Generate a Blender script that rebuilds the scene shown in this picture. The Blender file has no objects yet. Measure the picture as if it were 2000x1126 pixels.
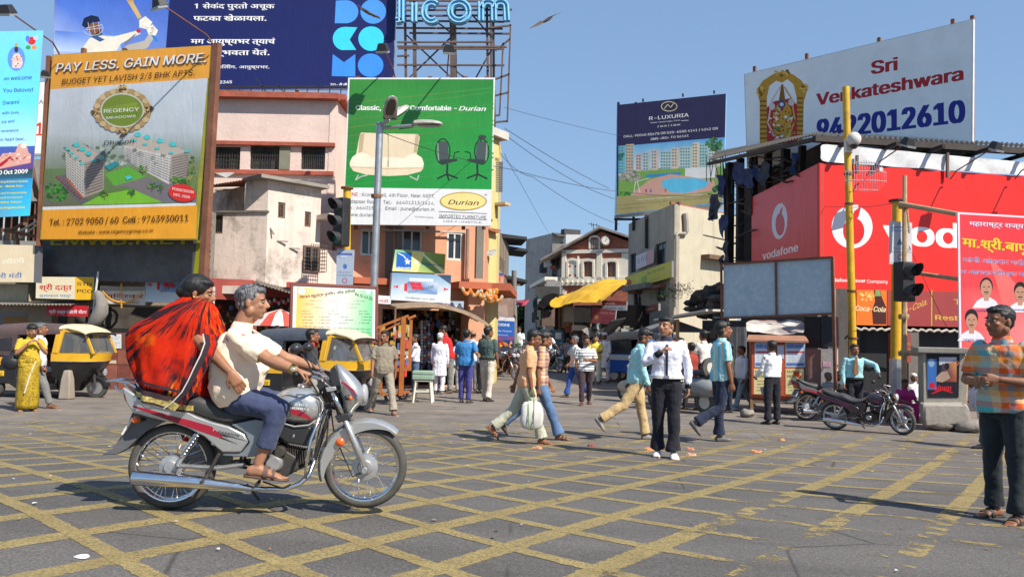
import bpy, bmesh, math, random, os
from mathutils.geometry import delaunay_2d_cdt
from mathutils import Vector, Matrix, noise
V=Vector
random.seed(7)
sc=bpy.context.scene
col=sc.collection
PI=math.pi
rad=math.radians
# ---------------------------------------------------------------- camera
F_PX=1600.0; PITCH=math.atan(95/1600); ROLL=0.02; CAMH=1.5
cam_d=bpy.data.cameras.new('camera'); cam=bpy.data.objects.new('camera',cam_d); col.objects.link(cam)
cam_d.sensor_width=36; cam_d.lens=36*F_PX/2000; cam_d.clip_end=3000; cam_d.clip_start=.1
_cx=V((1,0,0)); _cu=V((0,-math.sin(PITCH),math.cos(PITCH))); _cf=V((0,math.cos(PITCH),math.sin(PITCH)))
_X=_cx*math.cos(ROLL)+_cu*math.sin(ROLL); _U=-_cx*math.sin(ROLL)+_cu*math.cos(ROLL)
CAM=V((0,0,CAMH))
cam.matrix_world=Matrix(((_X.x,_U.x,-_cf.x,0),(_X.y,_U.y,-_cf.y,0),(_X.z,_U.z,-_cf.z,CAMH),(0,0,0,1)))
sc.camera=cam
# ---------------------------------------------------------------- light
SUN_EL=rad(46); SUN_AZ=rad(132)          # compass style: 0 = +Y, clockwise; 132 = behind the camera, to the right
w=bpy.data.worlds.new('World'); sc.world=w; w.use_nodes=True
nt=w.node_tree; nt.nodes.clear()
sky=nt.nodes.new('ShaderNodeTexSky'); sky.sky_type='NISHITA'; sky.sun_disc=False
sky.sun_elevation=SUN_EL; sky.sun_rotation=SUN_AZ; sky.air_density=1.1; sky.dust_density=.3; sky.ozone_density=2.2
bg=nt.nodes.new('ShaderNodeBackground'); bg.inputs[1].default_value=.15
wo=nt.nodes.new('ShaderNodeOutputWorld')
gm=nt.nodes.new('ShaderNodeGamma'); gm.inputs[1].default_value=.4; tn=nt.nodes.new('ShaderNodeMix'); tn.data_type='RGBA'; tn.blend_type='MULTIPLY'; tn.inputs[0].default_value=1; tn.inputs[7].default_value=(.93,1.27,1.72,1)
nt.links.new(sky.outputs[0],gm.inputs[0]); nt.links.new(gm.outputs[0],tn.inputs[6]); nt.links.new(tn.outputs[2],bg.inputs[0]); nt.links.new(bg.outputs[0],wo.inputs[0])
sd=bpy.data.lights.new('sun','SUN'); sd.energy=4.8; sd.angle=rad(.5); sd.color=(1,.93,.82)
sun=bpy.data.objects.new('sun',sd); col.objects.link(sun); sun.location=(20,-20,40)
_sv=V((math.sin(SUN_AZ)*math.cos(SUN_EL),math.cos(SUN_AZ)*math.cos(SUN_EL),math.sin(SUN_EL)))
sun.rotation_euler=_sv.to_track_quat('Z','Y').to_euler()
sc.view_settings.view_transform='Standard'; sc.view_settings.look='None'; sc.view_settings.gamma=1; sc.view_settings.exposure=.6
sc.view_settings.use_curve_mapping=False
sc.cycles.max_bounces=5; sc.cycles.diffuse_bounces=3; sc.cycles.glossy_bounces=3; sc.cycles.transparent_max_bounces=12
sc.cycles.use_denoising=True
# ---------------------------------------------------------------- places in the world
def ray(px,py):
 return _cf+_X*((px-1000)/F_PX)+_U*(-(py-563)/F_PX)
def at(px,py,Y):
 r=ray(px,py); return CAM+r*(Y/r.y)
def zg(x,y):
 c=min(.34,max(.05,.24-.033*x)); t=min(1,max(0,(y-4.5)/8.5)); return c*(1-t*t*(3-2*t))
def gnd(px,py):
 r=ray(px,py); z=0
 for i in range(12):
  t=(z-CAMH)/r.z; p=CAM+r*t; z=zg(p.x,p.y)
 return V((p.x,p.y,z))
class Pl:
 """an upright plane over the ground line from (px0 at distance Y0) to (px1 at distance Y1)"""
 def __init__(s,px0,Y0,px1,Y1,py=655):
  a=at(px0,py,Y0); b=at(px1,py,Y1); s.a=V((a.x,a.y,0)); s.b=V((b.x,b.y,0))
  s.u=(s.b-s.a).normalized(); s.n=V((s.u.y,-s.u.x,0)); s.w=(s.b-s.a).length
  if s.n.dot(CAM-s.a)<0: s.n=-s.n
 def hit(s,px,py,off=0.0):
  r=ray(px,py); t=(s.a-CAM).dot(s.n)/r.dot(s.n); return CAM+r*t+s.n*off
 def uv(s,px,py):
  p=s.hit(px,py)-s.a; return p.dot(s.u),p.z
 def pt(s,u,z,off=0.0): return s.a+s.u*u+V((0,0,z))+s.n*off
def shifted(pl,off):
 q=object.__new__(Pl); q.a=pl.a+pl.n*off; q.b=pl.b+pl.n*off; q.u=pl.u; q.n=pl.n; q.w=pl.w; return q
# ---------------------------------------------------------------- materials
_mc={}
def lin(c):
 return tuple((x/12.92 if x<=.04045 else ((x+.055)/1.055)**2.4) for x in c)
def rgb(r,g,b): return lin((r/255,g/255,b/255))
class N:
 def __init__(s,name):
  s.m=bpy.data.materials.new(name); s.m.use_nodes=True; s.t=s.m.node_tree; s.p=s.t.nodes['Principled BSDF']
  s.tc=None
 def n(s,typ,**k):
  x=s.t.nodes.new('ShaderNode'+typ)
  for a,b in k.items(): setattr(x,a,b)
  return x
 def l(s,a,b): s.t.links.new(a,b)
 def co(s,scale=(1,1,1),kind='Object'):
  if s.tc is None: s.tc=s.n('TexCoord')
  mp=s.n('Mapping'); mp.inputs['Scale'].default_value=scale; s.l(s.tc.outputs[kind],mp.inputs[0]); return mp.outputs[0]
 def noise(s,scale,detail=4,rough=.6,vec=None,dist=0):
  x=s.n('TexNoise'); x.inputs['Scale'].default_value=scale; x.inputs['Detail'].default_value=detail; x.inputs['Roughness'].default_value=rough; x.inputs['Distortion'].default_value=dist
  s.l(vec or s.co(),x.inputs['Vector']); return x.outputs[0]
 def ramp(s,fac,stops,interp='LINEAR'):
  r=s.n('ValToRGB'); r.color_ramp.interpolation=interp; e=r.color_ramp.elements
  while len(e)<len(stops): e.new(.5)
  for i,(p,c) in enumerate(stops):
   e[i].position=p; e[i].color=(*((c,)*3 if isinstance(c,(int,float)) else c),1)
  s.l(fac,r.inputs[0]); return r.outputs[0]
 def mix(s,fac,a,b,mode='MIX'):
  m=s.n('Mix',data_type='RGBA',blend_type=mode)
  for v,i in ((fac,0),(a,6),(b,7)):
   if hasattr(v,'links'): s.l(v,m.inputs[i])
   elif i==0: m.inputs[0].default_value=v
   else: m.inputs[i].default_value=(*((v,)*3 if isinstance(v,(int,float)) else v),1)
  return m.outputs[2]
 def math(s,op,a,b=0):
  m=s.n('Math',operation=op)
  for i,v in enumerate((a,b)):
   if hasattr(v,'links'): s.l(v,m.inputs[i])
   else: m.inputs[i].default_value=v
  return m.outputs[0]
 def bump(s,h,st=.3,d=.02):
  b=s.n('Bump'); b.inputs['Strength'].default_value=st; b.inputs['Distance'].default_value=d; s.l(h,b.inputs['Height']); s.l(b.outputs[0],s.p.inputs['Normal'])
 def color(s,c): s.l(c,s.p.inputs['Base Color'])
 def rough(s,r):
  if hasattr(r,'links'): s.l(r,s.p.inputs['Roughness'])
  else: s.p.inputs['Roughness'].default_value=r
def paint(c,rough=.6,metal=0.,var=.18,scale=3.,bump=.0,spec=.4,coat=0.,dirt=0.,name='paint'):
 k=('p',tuple(round(x,4) for x in c),rough,metal,var,scale,bump,spec,coat,dirt)
 if k in _mc: return _mc[k]
 m=N(name); n1=m.noise(scale,5,.65)
 lo=tuple(x*(1-var) for x in c); hi=tuple(min(1,x*(1+var*.7)) for x in c)
 cc=m.ramp(n1,[(.3,lo),(.7,hi)])
 if dirt>0:
  d=m.noise(scale*.7,7,.72); f=m.ramp(d,[(.5,0),(.78,1)])
  cc=m.mix(m.math('MULTIPLY',f,dirt),cc,(.16,.12,.085))
 m.color(cc); m.p.inputs['Metallic'].default_value=metal; m.p.inputs['Specular IOR Level'].default_value=spec
 m.rough(m.math('ADD',m.math('MULTIPLY',m.noise(scale*2.3,3),.25),rough-.12))
 if coat: m.p.inputs['Coat Weight'].default_value=coat; m.p.inputs['Coat Roughness'].default_value=.08
 if bump: m.bump(m.noise(scale*9,4),bump,.01)
 _mc[k]=m.m; return m.m
def wall(c,stain=.5,streak=.5,name='plaster'):
 k=('w',c,stain,streak)
 if k in _mc: return _mc[k]
 m=N(name)
 a=m.ramp(m.noise(.9,6,.65),[(.3,tuple(x*.86 for x in c)),(.7,tuple(min(1,x*1.06) for x in c))])
 st=m.ramp(m.noise(1.0,6,.7,m.co((2.6,2.6,.22))),[(.55-.06*streak,0),(.72,1)])
 a=m.mix(m.math('MULTIPLY',st,streak*.55),a,tuple(x*.42 for x in c))
 bl=m.ramp(m.noise(.8,9,.74),[(.60-.09*stain,0),(.72-.07*stain,1)])
 a=m.mix(m.math('MULTIPLY',bl,stain*.7),a,(.13,.115,.095))
 fine=m.noise(14,6,.7); a=m.mix(.25,a,m.ramp(fine,[(.3,.45),(.7,1)]),'MULTIPLY')
 m.color(a); m.rough(.88); m.bump(m.noise(7,8,.7),.35,.03); m.p.inputs['Specular IOR Level'].default_value=.2
 _mc[k]=m.m; return m.m
def printed(gloss=.5,name='print'):
 k=('pr',gloss)
 if k in _mc: return _mc[k]
 m=N(name); a=m.n('Attribute',attribute_name='Col');
 d=m.ramp(m.noise(1.3,6,.6),[(.3,.86),(.7,1.0)])
 m.color(m.mix(1.,a.outputs[0],d,'MULTIPLY')); m.rough(gloss); m.p.inputs['Specular IOR Level'].default_value=.3
 m.bump(m.mix(.35,m.noise(1.6,4,.5,m.co((1,1,.6))),m.noise(5,3,.5,m.co((1,1,.25)),1.5)),.28,.07)
 _mc[k]=m.m; return m.m
def vcol(rough=.7,name='goods'):
 k=('vc',rough)
 if k in _mc: return _mc[k]
 m=N(name); a=m.n('Attribute',attribute_name='Col'); d=m.ramp(m.noise(9,5,.6),[(.3,.7),(.7,1.0)])
 m.color(m.mix(1.,a.outputs[0],d,'MULTIPLY')); m.rough(rough); m.bump(m.noise(25,3),.2,.01); _mc[k]=m.m; return m.m
def glass(c=(.02,.025,.03)):
 return paint(c,.12,0,.4,1.2,0,.7,0,.12,'window_glass')
def cloth(c,var=.15,rough=.85,scale=30,fold=.5):
 k=('c',tuple(round(x,4) for x in c),var,rough,scale,fold)
 if k in _mc: return _mc[k]
 m=N('cloth'); n1=m.noise(5,5,.6)
 m.color(m.ramp(n1,[(.3,tuple(x*(1-var) for x in c)),(.7,tuple(min(1,x*(1+var)) for x in c))]))
 m.rough(rough); m.p.inputs['Specular IOR Level'].default_value=.2
 m.p.inputs['Sheen Weight'].default_value=.1
 h=m.mix(.3,m.noise(7,4,.6,m.co((1,1,.55)),1.2),m.noise(140,2))
 m.bump(h,fold,.03); _mc[k]=m.m; return m.m
def stripes(cols,scale,axis='Z',name='striped_cloth',cols2=None,scale2=None):
 """woven stripes, or a check when cols2 is given; bands repeat every 1/scale metres along the axis"""
 m=N(name); m.tc=m.n('TexCoord'); sp=m.n('SeparateXYZ'); m.l(m.tc.outputs['Object'],sp.inputs[0])
 def band(ax,cs,s):
  v=m.math('FRACT',m.math('ADD',m.math('MULTIPLY',sp.outputs[ax],s),m.math('MULTIPLY',m.noise(4,3),.06)))
  n=len(cs); return m.ramp(v,[(i/n,c) for i,c in enumerate(cs)],'CONSTANT')
 a=band(axis,cols,scale)
 if cols2: a=m.mix(.5,a,band('X' if axis=='Z' else 'Z',cols2,scale2 or scale))
 m.color(a); m.rough(.85); m.p.inputs['Specular IOR Level'].default_value=.2
 m.bump(m.noise(7,4,.6,m.co((1,1,.55)),1.2),.35,.03)
 return m.m
# ---------------------------------------------------------------- mesh builder
def root_of(o):
 while o.parent: o=o.parent
 return o
class MB:
 def __init__(s): s.v=[];s.f=[];s.c=[];s.cur=(.8,.8,.8)
 def add(s,vs,fs,c=None):
  b=len(s.v); s.v+= [V(x) for x in vs]; s.f+=[tuple(i+b for i in f) for f in fs]; s.c+=[c or s.cur]*len(fs); return s
 def box(s,cx,cy,cz,x,y,z,c=None,M=None,top=1.,):
  vs=[V((i*x/2*(top if k>0 else 1),j*y/2*(top if k>0 else 1),k*z/2)) for k in(-1,1) for j in(-1,1) for i in(-1,1)]
  if M: vs=[M@v for v in vs]
  vs=[v+V((cx,cy,cz)) for v in vs]
  return s.add(vs,[(0,2,3,1),(4,5,7,6),(0,1,5,4),(2,6,7,3),(0,4,6,2),(1,3,7,5)],c)
 def beam(s,p,q,w,h=None,c=None,up=V((0,0,1))):
  p=V(p);q=V(q);h=h or w;d=(q-p).normalized(); a=d.cross(up)
  if a.length<1e-3: a=d.cross(V((1,0,0)))
  a.normalize(); b=a.cross(d)
  o=[a*(-w/2)+b*(-h/2),a*(w/2)+b*(-h/2),a*(w/2)+b*(h/2),a*(-w/2)+b*(h/2)]
  return s.add([p+x for x in o]+[q+x for x in o],[(0,1,2,3),(7,6,5,4),(0,4,5,1),(1,5,6,2),(2,6,7,3),(3,7,4,0)],c)
 def loft(s,rings,c=None,cap=True,closed=False):
  n=len(rings[0]); vs=[p for r in rings for p in r]; fs=[]
  m=len(rings)
  for i in range(m if closed else m-1):
   a=i*n;b=((i+1)%m)*n
   for j in range(n): k=(j+1)%n; fs.append((a+j,a+k,b+k,b+j))
  if cap and not closed: fs.append(tuple(range(n-1,-1,-1))); fs.append(tuple((m-1)*n+j for j in range(n)))
  return s.add(vs,fs,c)
 def tube(s,pts,r,n=8,c=None,squash=1.,side=None,cap=True,closed=False):
  pts=[V(p) for p in pts]; m=len(pts)
  rs=r if isinstance(r,(list,tuple)) else [r]*m
  rings=[];ref=None
  for i,p in enumerate(pts):
   if closed: d=(pts[(i+1)%m]-pts[i-1]).normalized()
   else: d=((pts[min(i+1,m-1)]-p).normalized()+(p-pts[max(i-1,0)]).normalized())
   d.normalize()
   if ref is None:
    ref=V(side) if side else (V((0,0,1)) if abs(d.z)<.9 else V((1,0,0)))
   a=(ref-d*ref.dot(d)).normalized(); b=d.cross(a); ref=a
   rings.append([p+(a*math.cos(2*PI*j/n)+b*(math.sin(2*PI*j/n)*squash))*rs[i] for j in range(n)])
  return s.loft(rings,c,cap,closed)
 def ell(s,c0,rx,ry,rz,M=None,n=12,m=8,c=None):
  rings=[]
  for i in range(1,m):
   t=PI*i/m; r=[]
   for j in range(n):
    a=2*PI*j/n; p=V((rx*math.sin(t)*math.cos(a),ry*math.sin(t)*math.sin(a),-rz*math.cos(t)))
    r.append((M@p if M else p)+V(c0))
   rings.append(r)
  b=len(s.v); s.loft(rings,c,cap=False)
  p0=V((0,0,-rz));p1=V((0,0,rz))
  if M: p0=M@p0;p1=M@p1
  i0=len(s.v); s.v+=[p0+V(c0),p1+V(c0)]
  for j in range(n):
   k=(j+1)%n; s.f+=[(i0,b+k,b+j),(i0+1,b+(m-2)*n+j,b+(m-2)*n+k)]; s.c+=[c or s.cur]*2
  return s
 def lathe(s,prof,c0=(0,0,0),axis='Z',n=16,c=None,cap=True,closed=False):
  rings=[]
  for r,h in prof:
   g=[]
   for j in range(n):
    a=2*PI*j/n; x,y=r*math.cos(a),r*math.sin(a)
    p=V((x,y,h)) if axis=='Z' else (V((x,h,y)) if axis=='Y' else V((h,x,y)))
    g.append(p+V(c0))
   rings.append(g)
  return s.loft(rings,c,cap,closed)
 def poly(s,pts,c=None): return s.add(pts,[tuple(range(len(pts)))],c)
 def prism(s,pts,vec,c=None):
  n=len(pts); vec=V(vec); a=[V(p) for p in pts]
  return s.add(a+[p+vec for p in a],[tuple(range(n-1,-1,-1)),tuple(range(n,2*n))]+[(i,(i+1)%n,n+(i+1)%n,n+i) for i in range(n)],c)
 def quad(s,a,b,c_,d,c=None): return s.add([a,b,c_,d],[(0,1,2,3)],c)
 def slab(s,pl,px,th,off=0.,c=None):
  """a solid of thickness th standing proud of plane pl, outlined by pixel corners"""
  return s.prism([pl.hit(x,y,off) for x,y in px],pl.n*th,c)
 def rect(s,pl,x0,y0,x1,y1,th,off=0.,c=None):
  """upright rectangle: its sides upright in the world, from pixel TL to BR"""
  u0,_=pl.uv(x0,(y0+y1)/2);u1,_=pl.uv(x1,(y0+y1)/2); xm=(x0+x1)/2; _,z1=pl.uv(xm,y0);_,z0=pl.uv(xm,y1)
  return s.uvrect(pl,u0,u1,z0,z1,th,off,c)
 def uvrect(s,pl,u0,u1,z0,z1,th,off=0.,c=None):
  return s.prism([pl.pt(u0,z0,off),pl.pt(u1,z0,off),pl.pt(u1,z1,off),pl.pt(u0,z1,off)],pl.n*th,c)
 def build(s,name,mat,parent=None,smooth=False,local=False,mods=None,**props):
  me=bpy.data.meshes.new(name)
  org=V((0,0,0)); o=bpy.data.objects.new(name,me); col.objects.link(o)
  if parent is not None:
   o.parent=parent
   if not local: org=root_of(parent).location.copy()
  elif s.v and not local:
   xs=[v.x for v in s.v];ys=[v.y for v in s.v];zs=[v.z for v in s.v]
   org=V(((min(xs)+max(xs))/2,(min(ys)+max(ys))/2,min(zs))); o.location=org
  me.from_pydata([tuple(v-org) for v in s.v],[],s.f)
  for mm in (mat if isinstance(mat,(list,tuple)) else [mat]): me.materials.append(mm)
  if mat is not None and not isinstance(mat,(list,tuple)) and any(nd.type=='ATTRIBUTE' for nd in mat.node_tree.nodes):
   at_=me.color_attributes.new('Col','FLOAT_COLOR','CORNER'); buf=[]
   for p,c in zip(me.polygons,s.c):
    for q in range(p.loop_total):
     cc=c[q%len(c)] if isinstance(c[0],(tuple,list)) else c
     buf+=[cc[0],cc[1],cc[2],1]
   at_.data.foreach_set('color',buf)
  me.validate()
  if smooth: me.shade_smooth()
  else: me.shade_flat()
  if smooth=='auto':
   me.shade_smooth()
   try: me.set_sharp_from_angle(angle=rad(38))
   except Exception: pass
  for m_ in (mods or []): m_(o)
  tagd(o,**props)
  return o
def tagd(o,label=None,cat=None,group=None,kind=None):
 if label: o['label']=label
 if cat: o['category']=cat
 if group: o['group']=group
 if kind: o['kind']=kind
 return o
def thing(name,label,cat,loc=(0,0,0),rz=0,group=None,scale=1.):
 o=bpy.data.objects.new(name,None); col.objects.link(o); o.location=loc; o.rotation_euler=(0,0,rz); o.scale=(scale,)*3; o.empty_display_size=.2
 return tagd(o,label,cat,group)
def dup(o,parent=None,label=None):
 c=o.copy(); col.objects.link(c)
 if parent is not None: c.parent=parent
 if label: c['label']=label
 for ch in [x for x in KIDS.get(o.name,[])]: dup(ch,c)
 return c
KIDS={}
def index_kids():
 KIDS.clear()
 for o in bpy.data.objects:
  if o.parent: KIDS.setdefault(o.parent.name,[]).append(o)
def bevel(wd,seg=2,ang=40):
 def f(o):
  m=o.modifiers.new('bevel','BEVEL'); m.width=wd; m.segments=seg; m.limit_method='ANGLE'; m.angle_limit=rad(ang)
 return f
def subsurf(l=1):
 def f(o): m=o.modifiers.new('sub','SUBSURF'); m.levels=l; m.render_levels=l
 return f
def remesh(vs,sm=2,fac=.5):
 def f(o):
  m=o.modifiers.new('join','REMESH'); m.mode='VOXEL'; m.voxel_size=vs; m.use_smooth_shade=True
  if sm: q=o.modifiers.new('soft','SMOOTH'); q.iterations=sm; q.factor=fac
 return f
_tx={}
def folds(st,size,depth=2):
 def f(o):
  if size not in _tx:
   t=bpy.data.textures.new('folds','CLOUDS'); t.noise_scale=size; t.noise_depth=depth; _tx[size]=t
  m=o.modifiers.new('folds','DISPLACE'); m.texture=_tx[size]; m.strength=st; m.mid_level=.5; m.texture_coords='LOCAL'
 return f
# ---------------------------------------------------------------- lettering
_fonts={}
def font(kind):
 if kind in _fonts: return _fonts[kind]
 nm={'deva':'NotoSansDevanagari-Regular.woff2','sans':'Inter.woff2'}[kind]
 try: f=bpy.data.fonts.load(os.path.join(bpy.utils.system_resource('DATAFILES'),'fonts',nm))
 except Exception: f=None
 _fonts[kind]=f; return f
_gc={}
def glyphs(body,kind='sans',shear=0.,space=1.,res=3):
 k=(body,kind,shear,space)
 if k in _gc: return _gc[k]
 c=bpy.data.curves.new('t','FONT'); c.body=body; f=font(kind)
 if f: c.font=f
 c.shear=shear; c.resolution_u=res; c.space_character=space; c.fill_mode='NONE'
 o=bpy.data.objects.new('t',c); m=o.to_mesh()
 vs=[(v.co.x,v.co.y) for v in m.vertices]; es=[tuple(e.vertices) for e in m.edges]
 o.to_mesh_clear(); bpy.data.objects.remove(o); bpy.data.curves.remove(c)
 # split into single outlines grouped by overlap in x, then fill by constrained triangulation
 par=list(range(len(vs)))
 def fd(i):
  while par[i]!=i: par[i]=par[par[i]]; i=par[i]
  return i
 for p,q in es: par[fd(p)]=fd(q)
 loops={}
 for i in range(len(vs)): loops.setdefault(fd(i),[]).append(i)
 items=sorted(((min(vs[i][0] for i in L),max(vs[i][0] for i in L),L) for L in loops.values()),key=lambda t:t[0])
 groups=[]
 for x0,x1,L in items:
  if groups and x0<groups[-1][1]-1e-4: groups[-1][1]=max(groups[-1][1],x1); groups[-1][2]+=L
  else: groups.append([x0,x1,list(L)])
 eo={}
 for p,q in es: eo.setdefault(fd(p),[]).append((p,q))
 V2=[];F2=[]
 for x0,x1,L in groups:
  idx={v:i for i,v in enumerate(L)}; E=[(idx[p],idx[q]) for r in {fd(v) for v in L} for p,q in eo.get(r,())]
  try:
   r=delaunay_2d_cdt([V(vs[v]) for v in L],E,[],0,1e-5); b0=len(V2); V2+=[(v.x,v.y) for v in r[0]]; EE=[(vs[L[p]],vs[L[q]]) for p,q in E]
   for f in r[2]:
    cx=sum(r[0][i].x for i in f)/3; cy=sum(r[0][i].y for i in f)/3
    if sum(1 for A_,B_ in EE if (A_[1]>cy)!=(B_[1]>cy) and cx<A_[0]+(cy-A_[1])*(B_[0]-A_[0])/(B_[1]-A_[1]))%2: F2.append(tuple(i+b0 for i in f))
  except Exception: pass
 _gc[k]=(V2,F2); return _gc[k]
def letter(mb,pl,body,x0,y0,x1,y1,h,c,kind='sans',bold=0.,shear=0.,off=.012,space=1.):
 """lettering on plane pl: baseline from pixel (x0,y0) to (x1,y1), capital height h pixels"""
 vs,fs=glyphs(body,kind,shear,space)
 if not vs: return
 xa=min(v[0] for v in vs);xb=max(v[0] for v in vs)
 P=pl.hit(x0,y0,off);Q=pl.hit(x1,y1,off); U=pl.hit((x0+x1)/2,(y0+y1)/2-h)-pl.hit((x0+x1)/2,(y0+y1)/2)
 hh=U.z; cap=.73 if kind=='sans' else .62
 D=(Q-P)/(xb-xa); ez=V((0,0,hh/cap))
 flip=D.cross(V((0,0,1))).dot(pl.n)<0
 if flip: fs=[tuple(reversed(f)) for f in fs]
 du=D.length; bw=bold*.75*hh/cap/du
 for k,(ox,oy) in enumerate([(0,0)] if bold<=0 else [(-bw,0),(bw,0)] if bold<.028 else [(-bw,0),(bw,0),(0,bold*.3)] if bold<.05 else [(-bw,-bold*.2),(bw,-bold*.2),(-bw,bold*.2),(bw,bold*.2),(0,0)]):
  mb.add([P+D*(x+ox-xa)+ez*(y+oy)+pl.n*(k*.00006) for x,y in vs],fs,c)
def disc(pl,cx,cy,rx,ry,n=28,off=.01,a0=0,a1=360,rot=0):
 out=[]
 for i in range(n+(0 if a1-a0==360 else 1)):
  a=rad(a0+(a1-a0)*i/n); x,y=rx*math.cos(a),ry*math.sin(a); r=rad(rot)
  out.append(pl.hit(cx+x*math.cos(r)-y*math.sin(r),cy+x*math.sin(r)+y*math.cos(r),off))
 return out
class Art:
 """flat print on a plane, drawn shape by shape, each a hair above the last"""
 def __init__(s,pl,off=.006,step=.0001): s.pl=pl;s.o=off;s.st=step;s.m=MB()
 def up(s): s.o+=s.st; return s.o
 def P(s,pts,c,keep=False):
  if not keep: s.up()
  s.m.poly([s.pl.hit(x,y,s.o) for x,y in pts],c)
 def R(s,x0,y0,x1,y1,c): s.P([(x0,y0),(x1,y0),(x1,y1),(x0,y1)],c)
 def G(s,pts,cs): s.up(); s.m.quad(*[s.pl.hit(x,y,s.o) for x,y in pts],c=tuple(cs))
 def D(s,cx,cy,rx,ry,c,rot=0,n=28): s.up(); s.m.poly(disc(s.pl,cx,cy,rx,ry,n,s.o,rot=rot),c)
 def ring(s,cx,cy,rx,ry,wd,c,n=28,a0=0,a1=360,rot=0):
  s.up(); A=disc(s.pl,cx,cy,rx,ry,n,s.o,a0,a1,rot);B=disc(s.pl,cx,cy,rx-wd,ry-wd,n,s.o,a0,a1,rot); k=len(A)
  s.m.add(A+B,[(i,(i+1)%k,k+(i+1)%k,k+i) for i in range(k if a1-a0==360 else k-1)],c)
 def L(s,pts,wd,c):
  s.up()
  for (x0,y0),(x1,y1) in zip(pts,pts[1:]):
   dx,dy=x1-x0,y1-y0;l=math.hypot(dx,dy) or 1;nx,ny=-dy/l*wd/2,dx/l*wd/2
   s.m.poly([s.pl.hit(a,b,s.o) for a,b in ((x0+nx,y0+ny),(x1+nx,y1+ny),(x1-nx,y1-ny),(x0-nx,y0-ny))],c)
 def T(s,body,x0,y0,x1,y1,h,c,kind='sans',bold=0.,shear=0.): letter(s.m,s.pl,body,x0,y0,x1,y1,h,c,kind,bold,shear,s.up())
 def build(s,name,parent,gloss=.5): return s.m.build(name,printed(gloss),parent)
W_=(.82,.82,.8); K_=(.02,.02,.022)
# ================================================================ GROUND
def make_ground():
 xs=[-160,-100,-60,-40,-28,-20,-15]+[x*.75 for x in range(-16,17)]+[15,20,28,40,60,100,160]
 ys=[-30,-15,-6,-2]+[y*.5 for y in range(0,30)]+[17,20,24,30,40,55,75,110,170,260,420]
 mb=MB(); vs=[(x,y,zg(x,y)) for y in ys for x in xs]; n=len(xs)
 mb.add(vs,[(j*n+i,j*n+i+1,(j+1)*n+i+1,(j+1)*n+i) for j in range(len(ys)-1) for i in range(n-1)])
 m=N('asphalt'); m.tc=m.n('TexCoord'); sp=m.n('SeparateXYZ'); m.l(m.tc.outputs['Object'],sp.inputs[0])
 a=m.ramp(m.noise(60,6,.8),[(.33,(.072,.067,.064)),(.5,(.130,.121,.114)),(.66,(.225,.212,.198))])
 big=m.noise(.5,6,.6); a=m.mix(.5,a,m.ramp(big,[(.3,.62),(.7,1.0)]),'MULTIPLY')
 spk=m.ramp(m.noise(210,2,.5),[(.66,0),(.72,1)]); a=m.mix(m.math('MULTIPLY',spk,.6),a,(.42,.39,.37))
 dust=m.ramp(m.noise(1.6,8,.72),[(.3,(.17,.145,.125)),(.7,(.29,.25,.215))])
 f=m.math('MULTIPLY',m.math('SUBTRACT',sp.outputs['Y'],8.2),.11)
 f=m.math('ADD',f,m.math('MULTIPLY',m.math('SUBTRACT',m.noise(.8,6,.65),.5),1.1))
 f=m.ramp(f,[(.0,0.0),(1,.93)]); a=m.mix(f,a,dust)
 st=m.ramp(m.noise(1.1,6,.6),[(.62,0),(.7,1)]); a=m.mix(m.math('MULTIPLY',st,.3),a,(.06,.052,.045))
 tr=m.ramp(m.noise(1.,5,.6,m.co((.12,1.5,1))),[(.40,.80),(.6,1.0)]); a=m.mix(1.,a,tr,'MULTIPLY')
 vo=m.n('TexVoronoi',feature='DISTANCE_TO_EDGE'); vo.inputs['Scale'].default_value=.55; m.l(m.mix(.12,m.co(),m.n('TexNoise').outputs[1]),vo.inputs['Vector'])
 ck=m.ramp(vo.outputs['Distance'],[(.0,1),(.007,0)]); a=m.mix(m.math('MULTIPLY',ck,m.ramp(m.noise(.7,2),[(.48,0),(.56,.75)])),a,(.035,.033,.032))
 oil=m.ramp(m.noise(2.3,5,.7),[(.66,0),(.74,1)]); a=m.mix(m.math('MULTIPLY',oil,.35),a,(.035,.033,.033))
 pt=m.n('TexVoronoi'); pt.inputs['Scale'].default_value=.28; m.l(m.co(),pt.inputs['Vector']); a=m.mix(.35,a,m.ramp(pt.outputs['Color'],[(.2,.72),(.8,1.0)]),'MULTIPLY')
 m.color(a); m.rough(.88); m.p.inputs['Specular IOR Level'].default_value=.25
 m.bump(m.noise(70,5,.7),.5,.008)
 mb.build('road',m.m,smooth=True,local=True,kind='structure')
make_ground()
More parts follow.
